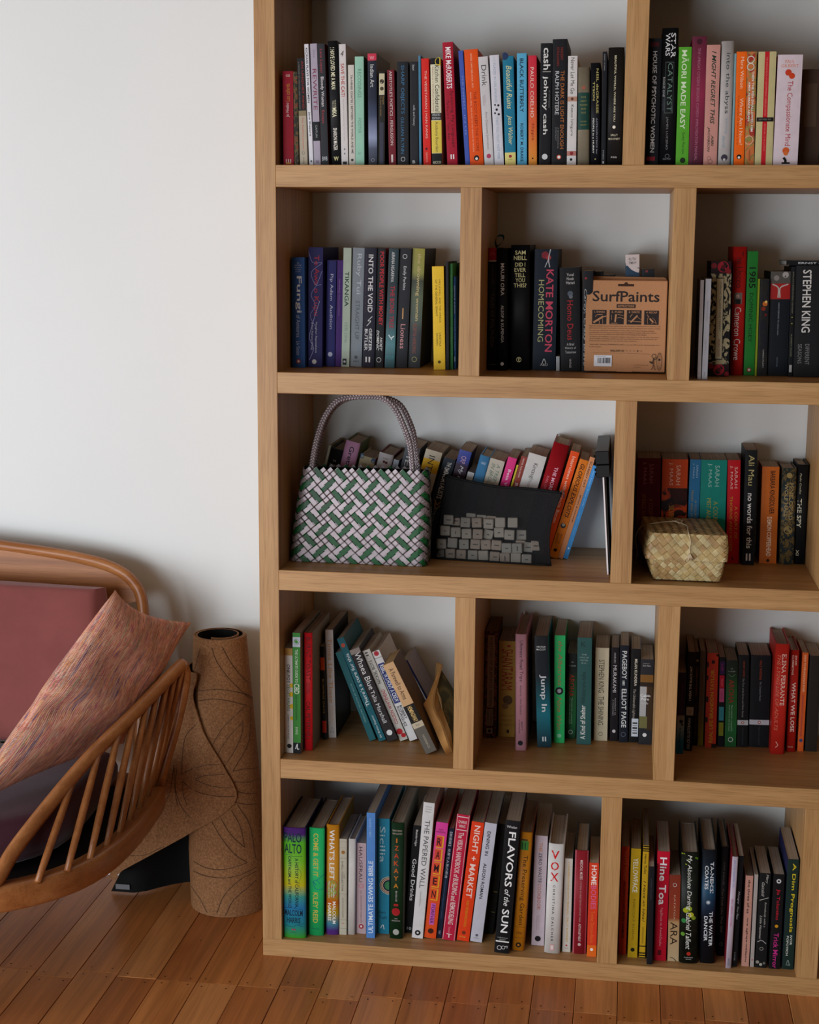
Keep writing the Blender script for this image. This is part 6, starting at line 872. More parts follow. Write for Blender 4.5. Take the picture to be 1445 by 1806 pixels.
for q in range(5):
    mk = MB(); rq = random.Random(q); L = rq.uniform(.004, .009); x = -L / 2
    while x < L / 2:
        ww = rq.uniform(.0008, .0014); hh = rq.choice([.0018, .0018, .0026]); mk.add([(x, -.0042, -.001), (x + ww, -.0042, -.001), (x + ww, -.0042, -.001 + hh), (x, -.0042, -.001 + hh)], [(0, 1, 2, 3)]); x += ww + .0004
    me = mk.mesh('word_mark'); me.materials.append(plain('tile_ink', '#23232c', 0.6)); marks.append(me)
rt = random.Random(5)
ROWN = ['lowest', 'second lowest', 'second highest', 'highest']
for n, (x, y, z, b) in enumerate(TILES):
    o = bpy.data.objects.new('word_tile', tmesh); COL.objects.link(o)
    o.location = (x, y, z); o.rotation_euler = (0, rt.uniform(-.05, .05) + (0.25 if n in (28, 33) else 0), 0)
    o.material_slots[0].link = 'OBJECT'; o.material_slots[0].material = TILE[rt.randrange(3)]
    rw = 0 if n < 6 else 1 if n < 12 else 2 if n < 20 else 3
    kth = ['first', 'second', 'third', 'fourth', 'fifth', 'sixth', 'seventh', 'eighth'][n - (0, 6, 12, 20)[rw]] if n < 28 else ''
    if b: tag(o, 'small square word tile in the back layer inside the sheer black pouch', 'tile', 'word tiles in the back of the pouch')
    else: tag(o, 'front word tile, %s from left in the %s row inside the black pouch' % (kth, ('top', 'second', 'third', 'bottom')[rw]), 'tile', 'word tiles at the front of the pouch')
    if n not in (5, 9 + 4, 23, 26, 4):
        k = bpy.data.objects.new('word_mark', marks[rt.randrange(5)]); COL.objects.link(k); k.parent = o
        if n in (7, 19, 21, 25): k.rotation_euler = (0, math.pi / 2, 0)

# ------------------------------------------------------------------ flax basket with lid
def flax(name, h):
    t = NT(name); c = lin(h)
    f = t.noise(t.coords('Object', (60, 60, 60)), 1, 3); g = t.noise(t.coords('Object', (500, 500, 120)), 1, 2)
    col = t.ramp(f, [(0.25, tuple(x * .72 for x in c[:3]) + (1,)), (0.55, c), (0.8, tuple(min(1, x * 1.2) for x in c[:3]) + (1,))])
    col = t.mix(0.35, col, t.ramp(g, [(0.35, (.7, .66, .6, 1)), (0.55, (1, 1, 1, 1))]), 'MULTIPLY')
    return t.done(col, 0.45, 0.4)
FLAX = [flax('flax_straw', '#bca26c'), flax('flax_tan', '#b08e5c'), flax('flax_pale', '#c8b483')]
bk = thing('woven_basket', 'small lidded flax basket tied with a pale cord, at the left of its bay', 'basket', (0.765, 0.11, shelf_z[3] + 0.0005))
bkl = Vector(bk.location)
zs = shelf_z[3]
b0 = [(0.712, 0.036), (0.828, 0.034), (0.816, 0.172), (0.700, 0.176)]; b1 = [(0.702, 0.028), (0.833, 0.026), (0.822, 0.18), (0.690, 0.184)]
l0 = [(0.6965, 0.020), (0.838, 0.018), (0.828, 0.190), (0.6835, 0.194)]; l1 = [(0.704, 0.026), (0.8365, 0.022), (0.824, 0.184), (0.690, 0.188)]
N = 40; rf = random.Random(11)
sh = MB()
S1, _, _ = tube_surface(b0, b1, zs + 0.0022, zs + 0.050, 3.5, N, 0.003, 0.006)
S1l = local(S1, bk)
sh.grid([[S1l(a, b, -0.0022) for b in (0, 1, 2, 3, 3.5)] for a in range(N + 1)]); sh.add([S1l(a, 0.02, -0.0022) for a in range(N)], [tuple(range(N))])
body = sh.build('body', INNER_SHADE, bk)  # shell behind the strips, coloured as interior shade
weave_tube(S1l, 3.5, N, lambda i, j: (i + j) % 2 == 0, FLAX, lambda f, i: rf.randrange(3), body, 0.0006, 0.235)
S2, _, _ = tube_surface(l0, l1, zs + 0.0415, zs + 0.0865, 3, N, 0.002, 0.006)
S2l = local(S2, bk)
C4 = [Vector((p[0], p[1], 0)) for p in l1]
def top_pt(a, b, l, A=9.3, B=11.5):
    u = min(max(a / A, 0), 1); v = min(max(b / B, 0), 1)
    p = C4[0].lerp(C4[1], u).lerp(C4[3].lerp(C4[2], u), v)
    return p + Vector((0, 0, zs + 0.0865 + l + 0.0045 * (math.sin(math.pi * u) * math.sin(math.pi * v)) ** 0.5)) - bkl
sh = MB(); sh.grid([[S2l(a, b, -0.0022) for b in (0, 1, 2, 3)] for a in range(N + 1)]); sh.grid([[top_pt(a * 9.3 / 8, b * 11.5 / 8, -0.0022) for b in range(9)] for a in range(9)])
lid = sh.build('lid', INNER_SHADE, bk)  # lid shell takes the same painted interior shade
weave_tube(S2l, 3, N, lambda i, j: (i + j) % 4 in (0, 1) if False else (i + j) % 2 == 0, FLAX, lambda f, i: rf.randrange(3), lid, 0.0006, 0.235)
for fam in (0, 1):
    for i in range(0, 22) if fam == 0 else range(-11, 10):
        ts = []
        for q in range(0, 24):
            b = q / 2.0; a = (i - b) if fam == 0 else (i + b)
            if -0.26 <= a <= 9.56 and b <= 11.76: ts.append((q, (a, b)))
        if len(ts) < 2: continue
        P_ = weave_strip(top_pt, (-1, 1) if fam == 0 else (1, 1), (1, 1) if fam == 0 else (1, -1), ts, (lambda q: q % 2 == 0) if fam == 0 else (lambda q: q % 2 == 1), 0.0006, 0.235)
        m = MB(); m.grid(P_); m.build('woven_strip', FLAX[rf.randrange(3)], lid)
CORDM = flax('pale_cord', '#d2bf9c')
cp = [Vector(p) for p in CORD]
for p in cp:
    p.z = max(p.z, zs + 0.004)
cp[4:10] = [Vector((.693, .12, zs + .0835)), Vector((.706, .10, zs + .0905)), Vector((.726, .11, zs + .0925)), Vector((.743, .115, zs + .093)), Vector((.751, .112, zs + .095)), Vector((.757, .098, zs + .094))]
cp[10] = Vector((.768, .08, zs + .0925)); cp.insert(11, Vector((.769, .032, zs + .0905)))
cp[12:] = [Vector((.7715, .0195, zs + .083)), Vector((.773, .0165, zs + .073)), Vector((.7715, .0155, zs + .063)), Vector((.7725, .0145, zs + .053)), Vector((.771, .0135, zs + .046))]
cp[:4] = [Vector((.680, .150, zs + .004)), Vector((.682, .142, zs + .03)), Vector((.6785, .135, zs + .055)), Vector((.6835, .13, zs + .074))]
m = MB(); m.tube([p - bkl for p in spline(cp, 5)], 0.0009, 6)
m.tube([Vector((.751, .108, zs + .0955)) + Vector((.008 * math.cos(t), .012 * math.sin(t), .0012 * math.sin(2 * t))) - bkl for t in [6.283 * i / 18 for i in range(19)]], 0.0009, 6)
m.tube([Vector((.755, .103, zs + .0965)) + Vector((.006 * math.cos(t), .014 * math.sin(t), .0012 * math.cos(2 * t))) - bkl for t in [6.283 * i / 18 for i in range(19)]], 0.0009, 6)
for k in range(9):
    e = (k - 4) / 4.0
    m.tube([Vector((.772, .0140, zs + .056)) - bkl, Vector((.772 + e * .004, .0132, zs + .049)) - bkl, Vector((.771 + e * .0085, .0135 + .001 * (k % 2), zs + .041 + .002 * (k % 3))) - bkl], 0.0006, 4)
m.build('cord', CORDM, bk, True)

# ------------------------------------------------------------------ cardboard box
CARD = plain('kraft_card', '#b5835c', 0.75, 0.2, 0.05, 300)
box = thing('cardboard_box', 'brown cardboard box with SurfPaints printed above four small pictograms', 'box', (0.576, 0.1175, shelf_z[2] + 0.0033), (math.radians(-4.0), 0, 0))
BW, BH, BD = 0.1435, 0.1625, 0.036
m = MB(); m.bbox((0, 0, 0), (BW, BD, BH), 0.0012); m.build('carton', CARD, box)
m = MB(); pts = [(0.003, BH - 0.02), (BW - 0.001, BH - 0.02), (BW - 0.001, BH + 0.003), (BW - 0.003, BH + 0.006), (BW - 0.007, BH + 0.0075), (0.010, BH + 0.0085), (0.006, BH + 0.007), (0.003, BH + 0.003)]
m.add([(x, BD + 0.0004, z) for x, z in pts] + [(x, BD + 0.0016, z) for x, z in pts], [tuple(range(8)), tuple(reversed(range(8, 16)))] + [(i, i + 8, (i + 1) % 8 + 8, (i + 1) % 8) for i in range(8)]); m.build('hang_tab', CARD, box)
m = MB(); m.box((0.058, -0.0004, -0.0003), (0.086, 0.001, 0.013)); m.build('tuck_flap', CARD, box)
S = lambda u, v, l: (u * BW, -l, (1 - v) * BH)
pr = Print(S, BW, BH)
U = lambda x, y=700: (x - (155 - 70 * (y - 140) / 1365)) / 1195.0 if False else (x - (155 - 0.0513 * (y - 140))) / 1205.0
V = lambda y: (y - 150) / 1362.0
BK = '2b2322'; BG = 'b5835c'
def R(x0, x1, y0, y1, c, sl=0.018):
    dy = (x0 + x1) / 2 * 0; pr.rect(U(x0, y0), U(x1, y0), V(y0 - sl * ((x0 + x1) / 2 - 700) * 1.0), V(y1 - sl * ((x0 + x1) / 2 - 700)), c)
def TXT(s, x0, x1, y0, y1, c, st=''):
    pr.text((s, st), V(y0 - 0.018 * ((x0 + x1) / 2 - 700)), V(y1 - 0.018 * ((x0 + x1) / 2 - 700)), U(x0, y0), U(x1, y0), c, 'h' + st)
R(620, 858, 206, 240, '3a2418'); pr.disc(U(740, 200), V(206), 0.024, '3a2418')
TXT("SurfPaints", 240, 1238, 310, 470, BK, 'b')
R(592, 876, 506, 562, BK); TXT("INSTRUCTIONS", 612, 856, 518, 550, BG, 'b')
px = [(228, 443, 588, 800), (487, 703, 592, 803), (745, 962, 596, 808), (1003, 1220, 602, 814)]
for (a, b, c, d), s_ in zip(px, ("1. SHAKE", "2. PUSH", "3. WRITE", "4. RECAP")):
    R(a, b, c, d, BK); TXT(s_, a + 28, b - 28, c + 14, c + 42, BG, 'b')
def ST(pts, w_, c=BG): pr.stroke([(U(x, y), V(y - 0.018 * (x - 700))) for x, y in pts], w_, c)
ST([(240, 775), (390, 685)], .022); ST([(390, 690), (438, 680)], .01); ST([(270, 690), (300, 660), (380, 655)], .006); ST([(300, 720), (330, 760), (325, 795)], .005); ST([(365, 700), (380, 740), (380, 795)], .005)
ST([(580, 655), (565, 770)], .02); ST([(605, 655), (690, 675)], .005); ST([(600, 710), (650, 705), (695, 722)], .005); ST([(515, 660), (515, 740)], .005); ST([(500, 787), (600, 787)], .006)
ST([(795, 775), (900, 675)], .018); ST([(825, 650), (785, 700)], .006); ST([(760, 750), (830, 760), (950, 770)], .006); ST([(900, 700), (955, 735)], .004)
ST([(1040, 660), (1070, 700)], .006); ST([(1080, 720), (1130, 775)], .02); ST([(1060, 700), (1045, 740), (1050, 800)], .004); ST([(1120, 710), (1160, 750), (1175, 800)], .004); ST([(1100, 800), (1150, 780), (1180, 800)], .004)
TL = BOXT[7:17]; ys = [826, 856, 892, 922, 950, 986, 1016, 1044, 1102, 1130]; xe = [1235, 1235, 1140, 1180, 1035, 1215, 1175, 885, 1208, 350]
for (s_, st), yy, e in zip(TL, ys, xe): TXT(s_, 175, e, yy, yy + 20, '5c3c2c')
TXT("FOLLOW US", 488, 685, 1185, 1215, BK, 'b')
for i, x in enumerate((725, 780, 835, 890, 945)): pr.disc(U(x, 1200), V(1200), 0.009, '4a342a', ring=(i != 3))
ST([(215, 1228), (640, 1236), (1075, 1250)], .002, '6c4c3a')
R(240, 508, 1262, 1428, 'd6d6da', 0.03)
TXT("Surf Paints Pastel", 272, 412, 1276, 1290, '33333a')
x = 292; rr = random.Random(2)
while x < 486:
    w_ = rr.choice([4, 6, 9]); R(x, x + w_, 1302, 1385, '2c2c33'); x += w_ + rr.choice([4, 5, 8])
TXT("Made in Japan", 310, 452, 1470, 1482, '5c3c2c')
TXT("SurfPaints Pty Ltd", 836, 1040, 1408, 1424, '6c4c3a'); TXT("Australia", 836, 935, 1438, 1452, '6c4c3a')
pr.disc(U(1132, 1270), V(1272), 0.028, BK, ring=True)
ST([(1130, 1305), (1122, 1400), (1100, 1470)], .006, BK); ST([(1122, 1390), (1140, 1475), (1155, 1475)], .006, BK); ST([(1100, 1470), (1085, 1480)], .005, BK)
ST([(1128, 1310), (1150, 1335), (1185, 1285)], .006, BK); ST([(1128, 1315), (1100, 1385), (1065, 1360)], .008, BK); ST([(1065, 1360), (1112, 1390)], .014, BK)
ST([(1208, 1230), (1180, 1300), (1172, 1400), (1200, 1492), (1235, 1440), (1245, 1330), (1230, 1250), (1208, 1230)], .005, BK); ST([(1206, 1320), (1212, 1350)], .02, BK); ST([(1212, 1240), (1205, 1480)], .003, BK)
pr.build('printed_panel', box)

# ------------------------------------------------------------------ worn paperback slumped open against the divider
wp = thing('book', 'worn tan paperback slumped half open against the divider, olive cover outward', 'book', (0.345, 0.075, shelf_z[4]), (0, 0, 0), 'books on the fourth shelf, left bay')
wl = Vector(wp.location)
def leaf(name, pts, t, mat, sub=4):
    n = len(pts); m = MB(); a = [Vector(p) - wl for p in pts]; m.add(a + [p + Vector(t) for p in a], [tuple(range(n)), tuple(reversed(range(n, 2 * n)))] + [(i, i + n, (i + 1) % n + n, (i + 1) % n) for i in range(n)]); return m.build(name, mat, wp)
TAN = plain('aged_tan_card', '#b4844c', 0.7, 0.15, 0.16, 30); AGED = page_mat('aged_paper', 'b08a5a'); OLIVE = cover_mat(['pat', '4c452c', '5c5236', 12, '3c3a2c'])
def strips(name, L, R, mat, off):
    L = spline(L, 6); R = spline(R, 6); m = MB(); nn = 6
    G_ = [[a.lerp(b, j / nn) - wl for j in range(nn + 1)] for a, b in zip(L, R)]
    H2 = [[p + Vector(off) for p in r] for r in G_]
    m.grid(G_); m.grid(H2, flip=True)
    for A_, B_ in (([r[0] for r in G_], [r[0] for r in H2]), ([r[-1] for r in G_], [r[-1] for r in H2]), (G_[0], H2[0]), (G_[-1], H2[-1])): m.grid([[p, q] for p, q in zip(A_, B_)])
    return m.build(name, mat, wp, True)
strips('spine', WP_A, WP_B, TAN, (0.0012, 0.0015, 0))
strips('page_block', WP_B, WP_C, AGED, (0.003, 0.003, 0))
strips('loose_page', WP_C2, WP_C3, plain('pale_page', '#c9b896', 0.8, 0.1), (0.0006, 0.0006, 0))
strips('cover', WP_C, WP_D, OLIVE, (0.0012, 0.0012, 0))
m = MB()
for q in range(3):
    m.tube([Vector(p) - wl + Vector((0, -0.001, -0.004 * q)) for p in spline(WP_S, 5)], 0.0004, 4, cap=False)
m.build('handwriting', LINE0, wp)

# ------------------------------------------------------------------ clapperboard, edge on
cl = thing('clapperboard', 'clapperboard standing edge-on beside the divider, white board under black sticks', 'clapperboard', (0.6318, 0.066, shelf_z[3] + 0.0004), (0, math.radians(-4.3), 0))
WB = plain('white_board', '#e8e4e6', 0.35); BB = plain('black_stick', '#0b0b0c', 0.45, 0.3)
m = MB(); m.bbox((-0.0028, 0, 0), (0.0, 0.215, 0.186), 0.0004); m.build('white_board', WB, cl)
m = MB(); m.bbox((0.0002, 0.004, 0.003), (0.0035, 0.215, 0.186), 0.0004); m.build('backing_board', BB, cl)
m = MB(); m.bbox((-0.0135, -0.006, 0.179), (0.0105, 0.222, 0.2015), 0.0012); m.build('lower_stick', BB, cl)
m = MB(); m.bbox((-0.0135, -0.008, 0.2025), (0.0105, 0.222, 0.2265), 0.0012); m.build('upper_stick', BB, cl)
for zz in (0.184, 0.192, 0.208, 0.216):
    m = MB(); m.tube([(-0.0132, 0.004, zz), (-0.0165, 0.004, zz)], 0.0026, 8); m.build('bolt', BB, cl)

# ------------------------------------------------------------------ sofa
TEAK = 1
SW_X = wood('beech_frame', '#a4683a', '#8a5229', '#b47a48', 0, 0.32); SW_Y = wood('beech_frame_deep', '#a4683a', '#8e562d', '#b67a48', 1, 0.32); SW_Z = wood('beech_spindle', '#a4683a', '#8e562d', '#b47a48', 2, 0.32)
sofa = thing('sofa', 'spindle sided wooden sofa with a bentwood frame and curved back rail', 'sofa', (-0.87, -0.12, 0))
so = Vector(sofa.location)
CX = -0.87
def mir(p): return (2 * CX - p[0], p[1], p[2])
half = [(CX, -0.455), (-0.60, -0.455), (-0.45, -0.452), (-0.36, -0.43), (-0.295, -0.385), (-0.248, -0.325), (-0.22, -0.25), (-0.209, -0.16), (-0.209, -0.06), (-0.214, 0.03), (-0.225, 0.085), (-0.255, 0.118), (-0.32, 0.13), (-0.45, 0.132), (CX, 0.132)]
full = spline([(x, y, 0) for x, y in half], 4)
loop = full + [Vector((2 * CX - p.x, p.y, 0)) for p in reversed(full[1:-1])]
m = MB(); n = len(loop); prof = [(-0.020, 0.300), (0.003, 0.300), (0.008, 0.296), (0.010, 0.289), (0.010, 0.262), (0.006, 0.256), (0.0, 0.254), (-0.020, 0.254)]
vs = []
for i, p in enumerate(loop):
    d = (loop[(i + 1) % n] - loop[i - 1]).normalized(); nr = Vector((d.y, -d.x, 0))
    for a, z in prof: vs.append(p + nr * a + Vector((0, 0, z)) - so)
k = len(prof)
m.add(vs, [(i * k + j, ((i + 1) % n) * k + j, ((i + 1) % n) * k + (j + 1) % k, i * k + (j + 1) % k) for i in range(n) for j in range(k)])
m.build('seat_frame', SW_Y, sofa, True)
m = MB(); q = []
for i in range(0, n, 2):
    d = (loop[(i + 1) % n] - loop[i - 1]).normalized(); q.append(loop[i] - Vector((d.y, -d.x, 0)) * 0.021 - so)
m.add([p + Vector((0, 0, z)) for z in (.2785, .2765) for p in q], [tuple(range(len(q))), tuple(reversed(range(len(q), 2 * len(q))))]); m.build('webbing', plain('dark_webbing', '#1c1517', 0.9, 0.1), sofa)
for i in range(3):
    x = CX + (i - 1) * 0.4
    m = MB(); m.bbox((x - .025, -0.44, 0.260), (x + .025, 0.12, 0.276), .002); o = m.build('seat_slat', SW_Y, sofa); o.data.transform(Matrix.Translation(-so))
rail = [Vector(p) for p in RAIL]
railp = [(-0.215, 0.075, 0.30), (-0.188, 0.098, 0.42), (-0.1725, 0.106, 0.505)] + [(-0.1735, 0.098, 0.538)] + [tuple(rail[q]) for q in (1, 3, 5, 7, 8)] + [(-0.352, -0.432, 0.298)]
railp = [(p[0] - 0.004, p[1], p[2] - 0.004) for p in railp]; railp[0] = (-0.222, 0.075, 0.296)
for side in (0, 1):
    f = (lambda p: p) if side == 0 else mir
    m = MB(); q = spline([f(p) for p in railp], 6)
    rad = [0.0075 + 0.0055 * min(1, i / 20) for i in range(len(q))]
    m.tube([p - so for p in q], rad, 10); m.build('arm_rail', SW_Y, sofa, True)
    for a, b in SPINDLES:
        a = f(a); b = f(b); m = MB(); A = Vector(a) - so; B_ = Vector(b) - so - Vector((0, 0, .004))
        m.tube([A.lerp(B_, t) for t in (0, .25, .5, .75, 1)], [.0056, .0068, .0072, .0066, .0056], 8); m.build('spindle', SW_Z, sofa, True)
hoop = [(CX, .232, .745), (-.70, .232, .738), (-.56, .231, .727), (-.43, .229, .712), (-.355, .226, .694), (-.312, .221, .665), (-.293, .212, .62), (-.288, .19, .52), (-.285, .15, .38), (-.284, .126, .29)]
hs = spline(hoop, 6); hl = hs + []
allh = [Vector(mir(p)) for p in reversed(hs[1:])] + hs
m = MB(); m.tube([p - so for p in allh], 0.0135, 10, squash=0.85); m.build('back_hoop', SW_X, sofa, True)
low = [(CX, .66), (-.70, .655), (-.587, .640), (-.49, .630), (-.41, .622), (-.34, .622), (-.303, .63)]
m = MB(); F = []; Bk = []
ts = [i / 40 for i in range(41)]
def hoopz(x):
    c = [p for p in hs if p.z > 0.6]
    for a, b in zip(c, c[1:]):
        if a.x <= x <= b.x: return a.z + (b.z - a.z) * (x - a.x) / max(b.x - a.x, 1e-6)
    return 0.64
cols = []
for i in range(-40, 41):
    t = i / 40; x = CX + t * (-.300 - CX); ax = CX + abs(t) * (-.300 - CX)
    zl = interp(low, ax); zh = max(hoopz(ax) - 0.004, zl + 0.002)
    cols.append((x, zl, zh))
fr = [[Vector((x, .2225 - .012 * (.72 - z), z)) - so for z in [zl + (zh - zl) * k / 4 for k in range(5)]] for x, zl, zh in cols]
bkk = [[p + Vector((0, .012, 0)) for p in r] for r in fr]
m.grid(fr, flip=True); m.grid(bkk); m.grid([[r[0], s_[0]] for r, s_ in zip(fr, bkk)])
m.build('back_rail', wood('elm_panel', '#a3683a', '#7c4a28', '#b37846', 0, 0.36, 0.8), sofa, True)
for i in range(11):
    x = CX + (i - 5) * 0.1; m = MB(); zt = interp(low, CX + abs(x - CX))
    m.tube([Vector((x, .130, .29)) - so, Vector((x, .19, .5)) - so, Vector((x, .2265, zt + .006)) - so], 0.006, 6); m.build('back_spindle', SW_Z, sofa, True)
for x, y, fx, fy in ((-.53, -.34, -.56, -.38), (2 * CX + .53, -.34, 2 * CX + .56, -.38), (-.60, .05, -.62, .085), (2 * CX + .60, .05, 2 * CX + .62, .085)):
    m = MB(); m.tube([Vector((x, y, .266)) - so, Vector(((x + fx) / 2, (y + fy) / 2, .13)) - so, Vector((fx, fy, .0005)) - so], [.019, .017, .012], 10); m.build('leg', SW_Z, sofa, True)

def fabric(name, h, tex=600, st=0.25):
    t = NT(name); c = lin(h); f = t.noise(t.coords('Object', (1, 1, 1)), 7, 4, 0.6); g = t.noise(t.coords(), tex, 2)
    col = t.ramp(f, [(0.3, tuple(x * .84 for x in c[:3]) + (1,)), (0.7, tuple(min(1, x * 1.1) for x in c[:3]) + (1,))])
    t.bump(g, st, 0.0008); t.b.inputs['Sheen Weight'].default_value = 0.25; t.b.inputs['Sheen Roughness'].default_value = 0.4
    return t.done(col, 0.9, 0.15)
def cushion(name, cen, size, mat, rot=(0, 0, 0), p=0.35, seed=0, wr=0.002, nx=26, ny=18, fr=0.0):
    """rounded box cushion; size x,y,z with z the puffy thickness"""
    m = MB(); hx, hy, hz = size[0] / 2, size[1] / 2, size[2] / 2; rs = random.Random(seed)
    ph = [rs.uniform(0, 6) for _ in range(6)]
    def S(u, v, s):
        U_ = max(-1, min(1, u)); V_ = max(-1, min(1, v))
        e = ((1 - abs(U_) ** 6) * (1 - abs(V_) ** 6)) ** p
        x = hx * U_ * (1 - 0.03 * V_ * V_ - (fr * abs(V_) ** 3 if V_ < 0 else 0)); y = hy * V_ * (1 - 0.03 * U_ * U_)
        return Vector((x, y, s * hz * (0.55 * (1 if abs(U_) < 1 and abs(V_) < 1 else 1) + 0.45 * e) + wr * e * (math.sin(5 * U_ + ph[0] + 2 * V_) + math.sin(7 * V_ + ph[1] - 3 * U_))))
    us = [math.sin(math.pi / 2 * (-1 + 2 * i / nx)) for i in range(nx + 1)]; vsx = [math.sin(math.pi / 2 * (-1 + 2 * j / ny)) for j in range(ny + 1)]
    T_ = [[S(u, v, 1) for v in vsx] for u in us]; B_ = [[S(u, v, -1) for v in vsx] for u in us]
    m.grid(T_, flip=True); m.grid(B_)
    def side(a, b, fl):
        mid = [[p.lerp(q, t) + (p - Vector((0, 0, p.z))).normalized() * 0.012 * math.sin(math.pi * t) for t in (0, .2, .4, .6, .8, 1)] for p, q in zip(a, b)]
        m.grid(mid, flip=fl)
    side([r[0] for r in T_], [r[0] for r in B_], False); side([r[-1] for r in T_], [r[-1] for r in B_], True)
    side(T_[0], B_[0], True); side(T_[-1], B_[-1], False)
    o = m.build(name, mat, None, True); o.location = cen; o.rotation_euler = rot; return o
PLUM = fabric('plum_cloth', '#4c2b34'); MAUVE = fabric('mauve_velvet', '#824844', 900, 0.12)
o = cushion('seat_cushion', (CX, -0.170, 0.336), (1.155, 0.46, 0.102), PLUM, seed=1, p=.3, fr=0.3); tag(o, 'dark plum seat cushion lying on the slats of the wooden sofa', 'cushion')
o = cushion('back_cushion', (CX, 0.122, 0.521), (1.05, 0.31, 0.088), MAUVE, (math.radians(78), 0, 0), seed=4, wr=0.003); tag(o, 'dusty pink velvet back cushion leaning against the curved wooden back rail', 'cushion')

# tweed scatter cushion
def tweed():
    t = NT('rainbow_tweed')
    uv = t.n('ShaderNodeUVMap'); uv.uv_map = 'UVMap'
    def mp(s, r=0):
        m_ = t.n('ShaderNodeMapping'); m_.inputs['Scale'].default_value = s; t.l(uv.outputs[0], m_.inputs[0]); return m_.outputs[0]
    a = t.noise(mp((0.8, 17, 1)), 1, 2, 0.5, 0.1); b = t.noise(mp((3.2, 26, 1)), 1, 2, 0.5); c = t.noise(mp((1.0, 7, 1)), 1, 3, 0.6)
    cols = t.ramp(a, [(0.30, lin('#3a3f6e')), (0.38, lin('#8c5a7a')), (0.44, lin('#de9a62')), (0.49, lin('#cf5650')), (0.53, lin('#e6bea4')), (0.57, lin('#d2406a')), (0.62, lin('#d49a5a')), (0.68, lin('#7a9a80')), (0.75, lin('#c23c5c'))])
    cols2 = t.ramp(b, [(0.34, lin('#34407c')), (0.42, lin('#e08c62')), (0.52, lin('#ecceb4')), (0.6, lin('#b8584c')), (0.7, lin('#6e9c9c'))])
    col = t.mix(0.42, cols, cols2); 
    wv = t.n('ShaderNodeTexWave'); wv.wave_type = 'BANDS'; wv.bands_direction = 'X'; wv.inputs['Scale'].default_value = 14; wv.inputs['Distortion'].default_value = 0.6; wv.inputs['Detail'].default_value = 1; t.l(mp((1, 1, 1)), wv.inputs['Vector'])
    wv2 = t.n('ShaderNodeTexWave'); wv2.wave_type = 'BANDS'; wv2.bands_direction = 'Y'; wv2.inputs['Scale'].default_value = 13; wv2.inputs['Distortion'].default_value = 0.8; t.l(mp((1, 1, 1)), wv2.inputs['Vector'])
    mu = t.n('ShaderNodeMath'); mu.operation = 'MULTIPLY'; t.l(wv.outputs['Fac'], mu.inputs[0]); t.l(wv2.outputs['Fac'], mu.inputs[1])
    hole = t.ramp(mu.outputs[0], [(0.0, (0.16, 0.13, 0.13, 1)), (0.16, (1, 1, 1, 1))])
    sel = t.ramp(c, [(0.42, (0, 0, 0, 1)), (0.6, (1, 1, 1, 1))])
    col2 = t.mix(sel, col, t.mix(0.9, col, hole, 'MULTIPLY'))
    warp = t.ramp(wv.outputs['Fac'], [(0.55, (0, 0, 0, 1)), (0.8, (1, 1, 1, 1))])
    wf = t.mix(0.35, (0, 0, 0, 1), warp, 'MIX')
    col2 = t.mix(wf, col2, lin('#dcb9a2'))
    t.bump(mu.outputs[0], 0.6, 0.0015)
    return t.done(col2, 0.95, 0.1)
def scatter(A, B, C, D, thick, label):
    """corners: A top front, B bottom front, C lower edge front, D back; grid u along A->B, v along A->D"""
    A, B, C, D = map(Vector, (A, B, C, D)); nu, nv = 60, 40
    nrm = ((B - A).cross(D - A)).normalized()
    if nrm.y > 0: nrm = -nrm
    m = MB(); uv = []
    def S(u, v, s):
        # edges pulled in between the pointed corners
        uu = u + 0.03 * math.sin(2 * math.pi * u) * 0; pin = 0.055
        pu = pin * 4 * v * (1 - v); pv = pin * 0.9 * 4 * u * (1 - u)
        U_ = pu + u * (1 - 2 * pu); V_ = pv + v * (1 - 2 * pv)
        p = A.lerp(B, U_).lerp(D.lerp(C, U_), V_)
        e = (max(0, 4 * u * (1 - u)) ** 0.55) * (max(0, 4 * v * (1 - v)) ** 0.55)
        wob = 0.0045 * math.sin(9 * u + 4 * v) * e + 0.004 * math.sin(17 * u - 6 * v + 1) * e + 0.018 * math.exp(-((u - .56) / .05) ** 2) * math.exp(-((v - 0.0) / .35) ** 2) * -1 * e
        return p + nrm * (s * thick * (0.32 if s > 0 else 0.6) * e + (wob if s > 0 else -wob * .3))
    for s in (1, -1): m.grid([[S(u / nu, v / nv, s) for v in range(nv + 1)] for u in range(nu + 1)], flip=(s > 0))
    # merge
    me = bpy.data.meshes.new('scatter_cushion'); me.from_pydata(m.v, [], m.f); me.polygons.foreach_set('use_smooth', [True] * len(m.f))
    ul = me.uv_layers.new(name='UVMap'); k = (nu + 1) * (nv + 1)
    lu, lv = (B - A).length, (D - A).length
    for lp in me.loops:
        q = lp.vertex_index % k; ul.data[lp.index].uv = ((q // (nv + 1)) / nu * lu * 8, (q % (nv + 1)) / nv * lv * 8 * 1.1)
    me.update(); o = link('scatter_cushion', me, tweed()); tag(o, label, 'cushion'); return o
scatter(SCA, SCB, SCC, SCD, 0.14, 'rainbow tweed scatter cushion propped against the spindle arm of the sofa')

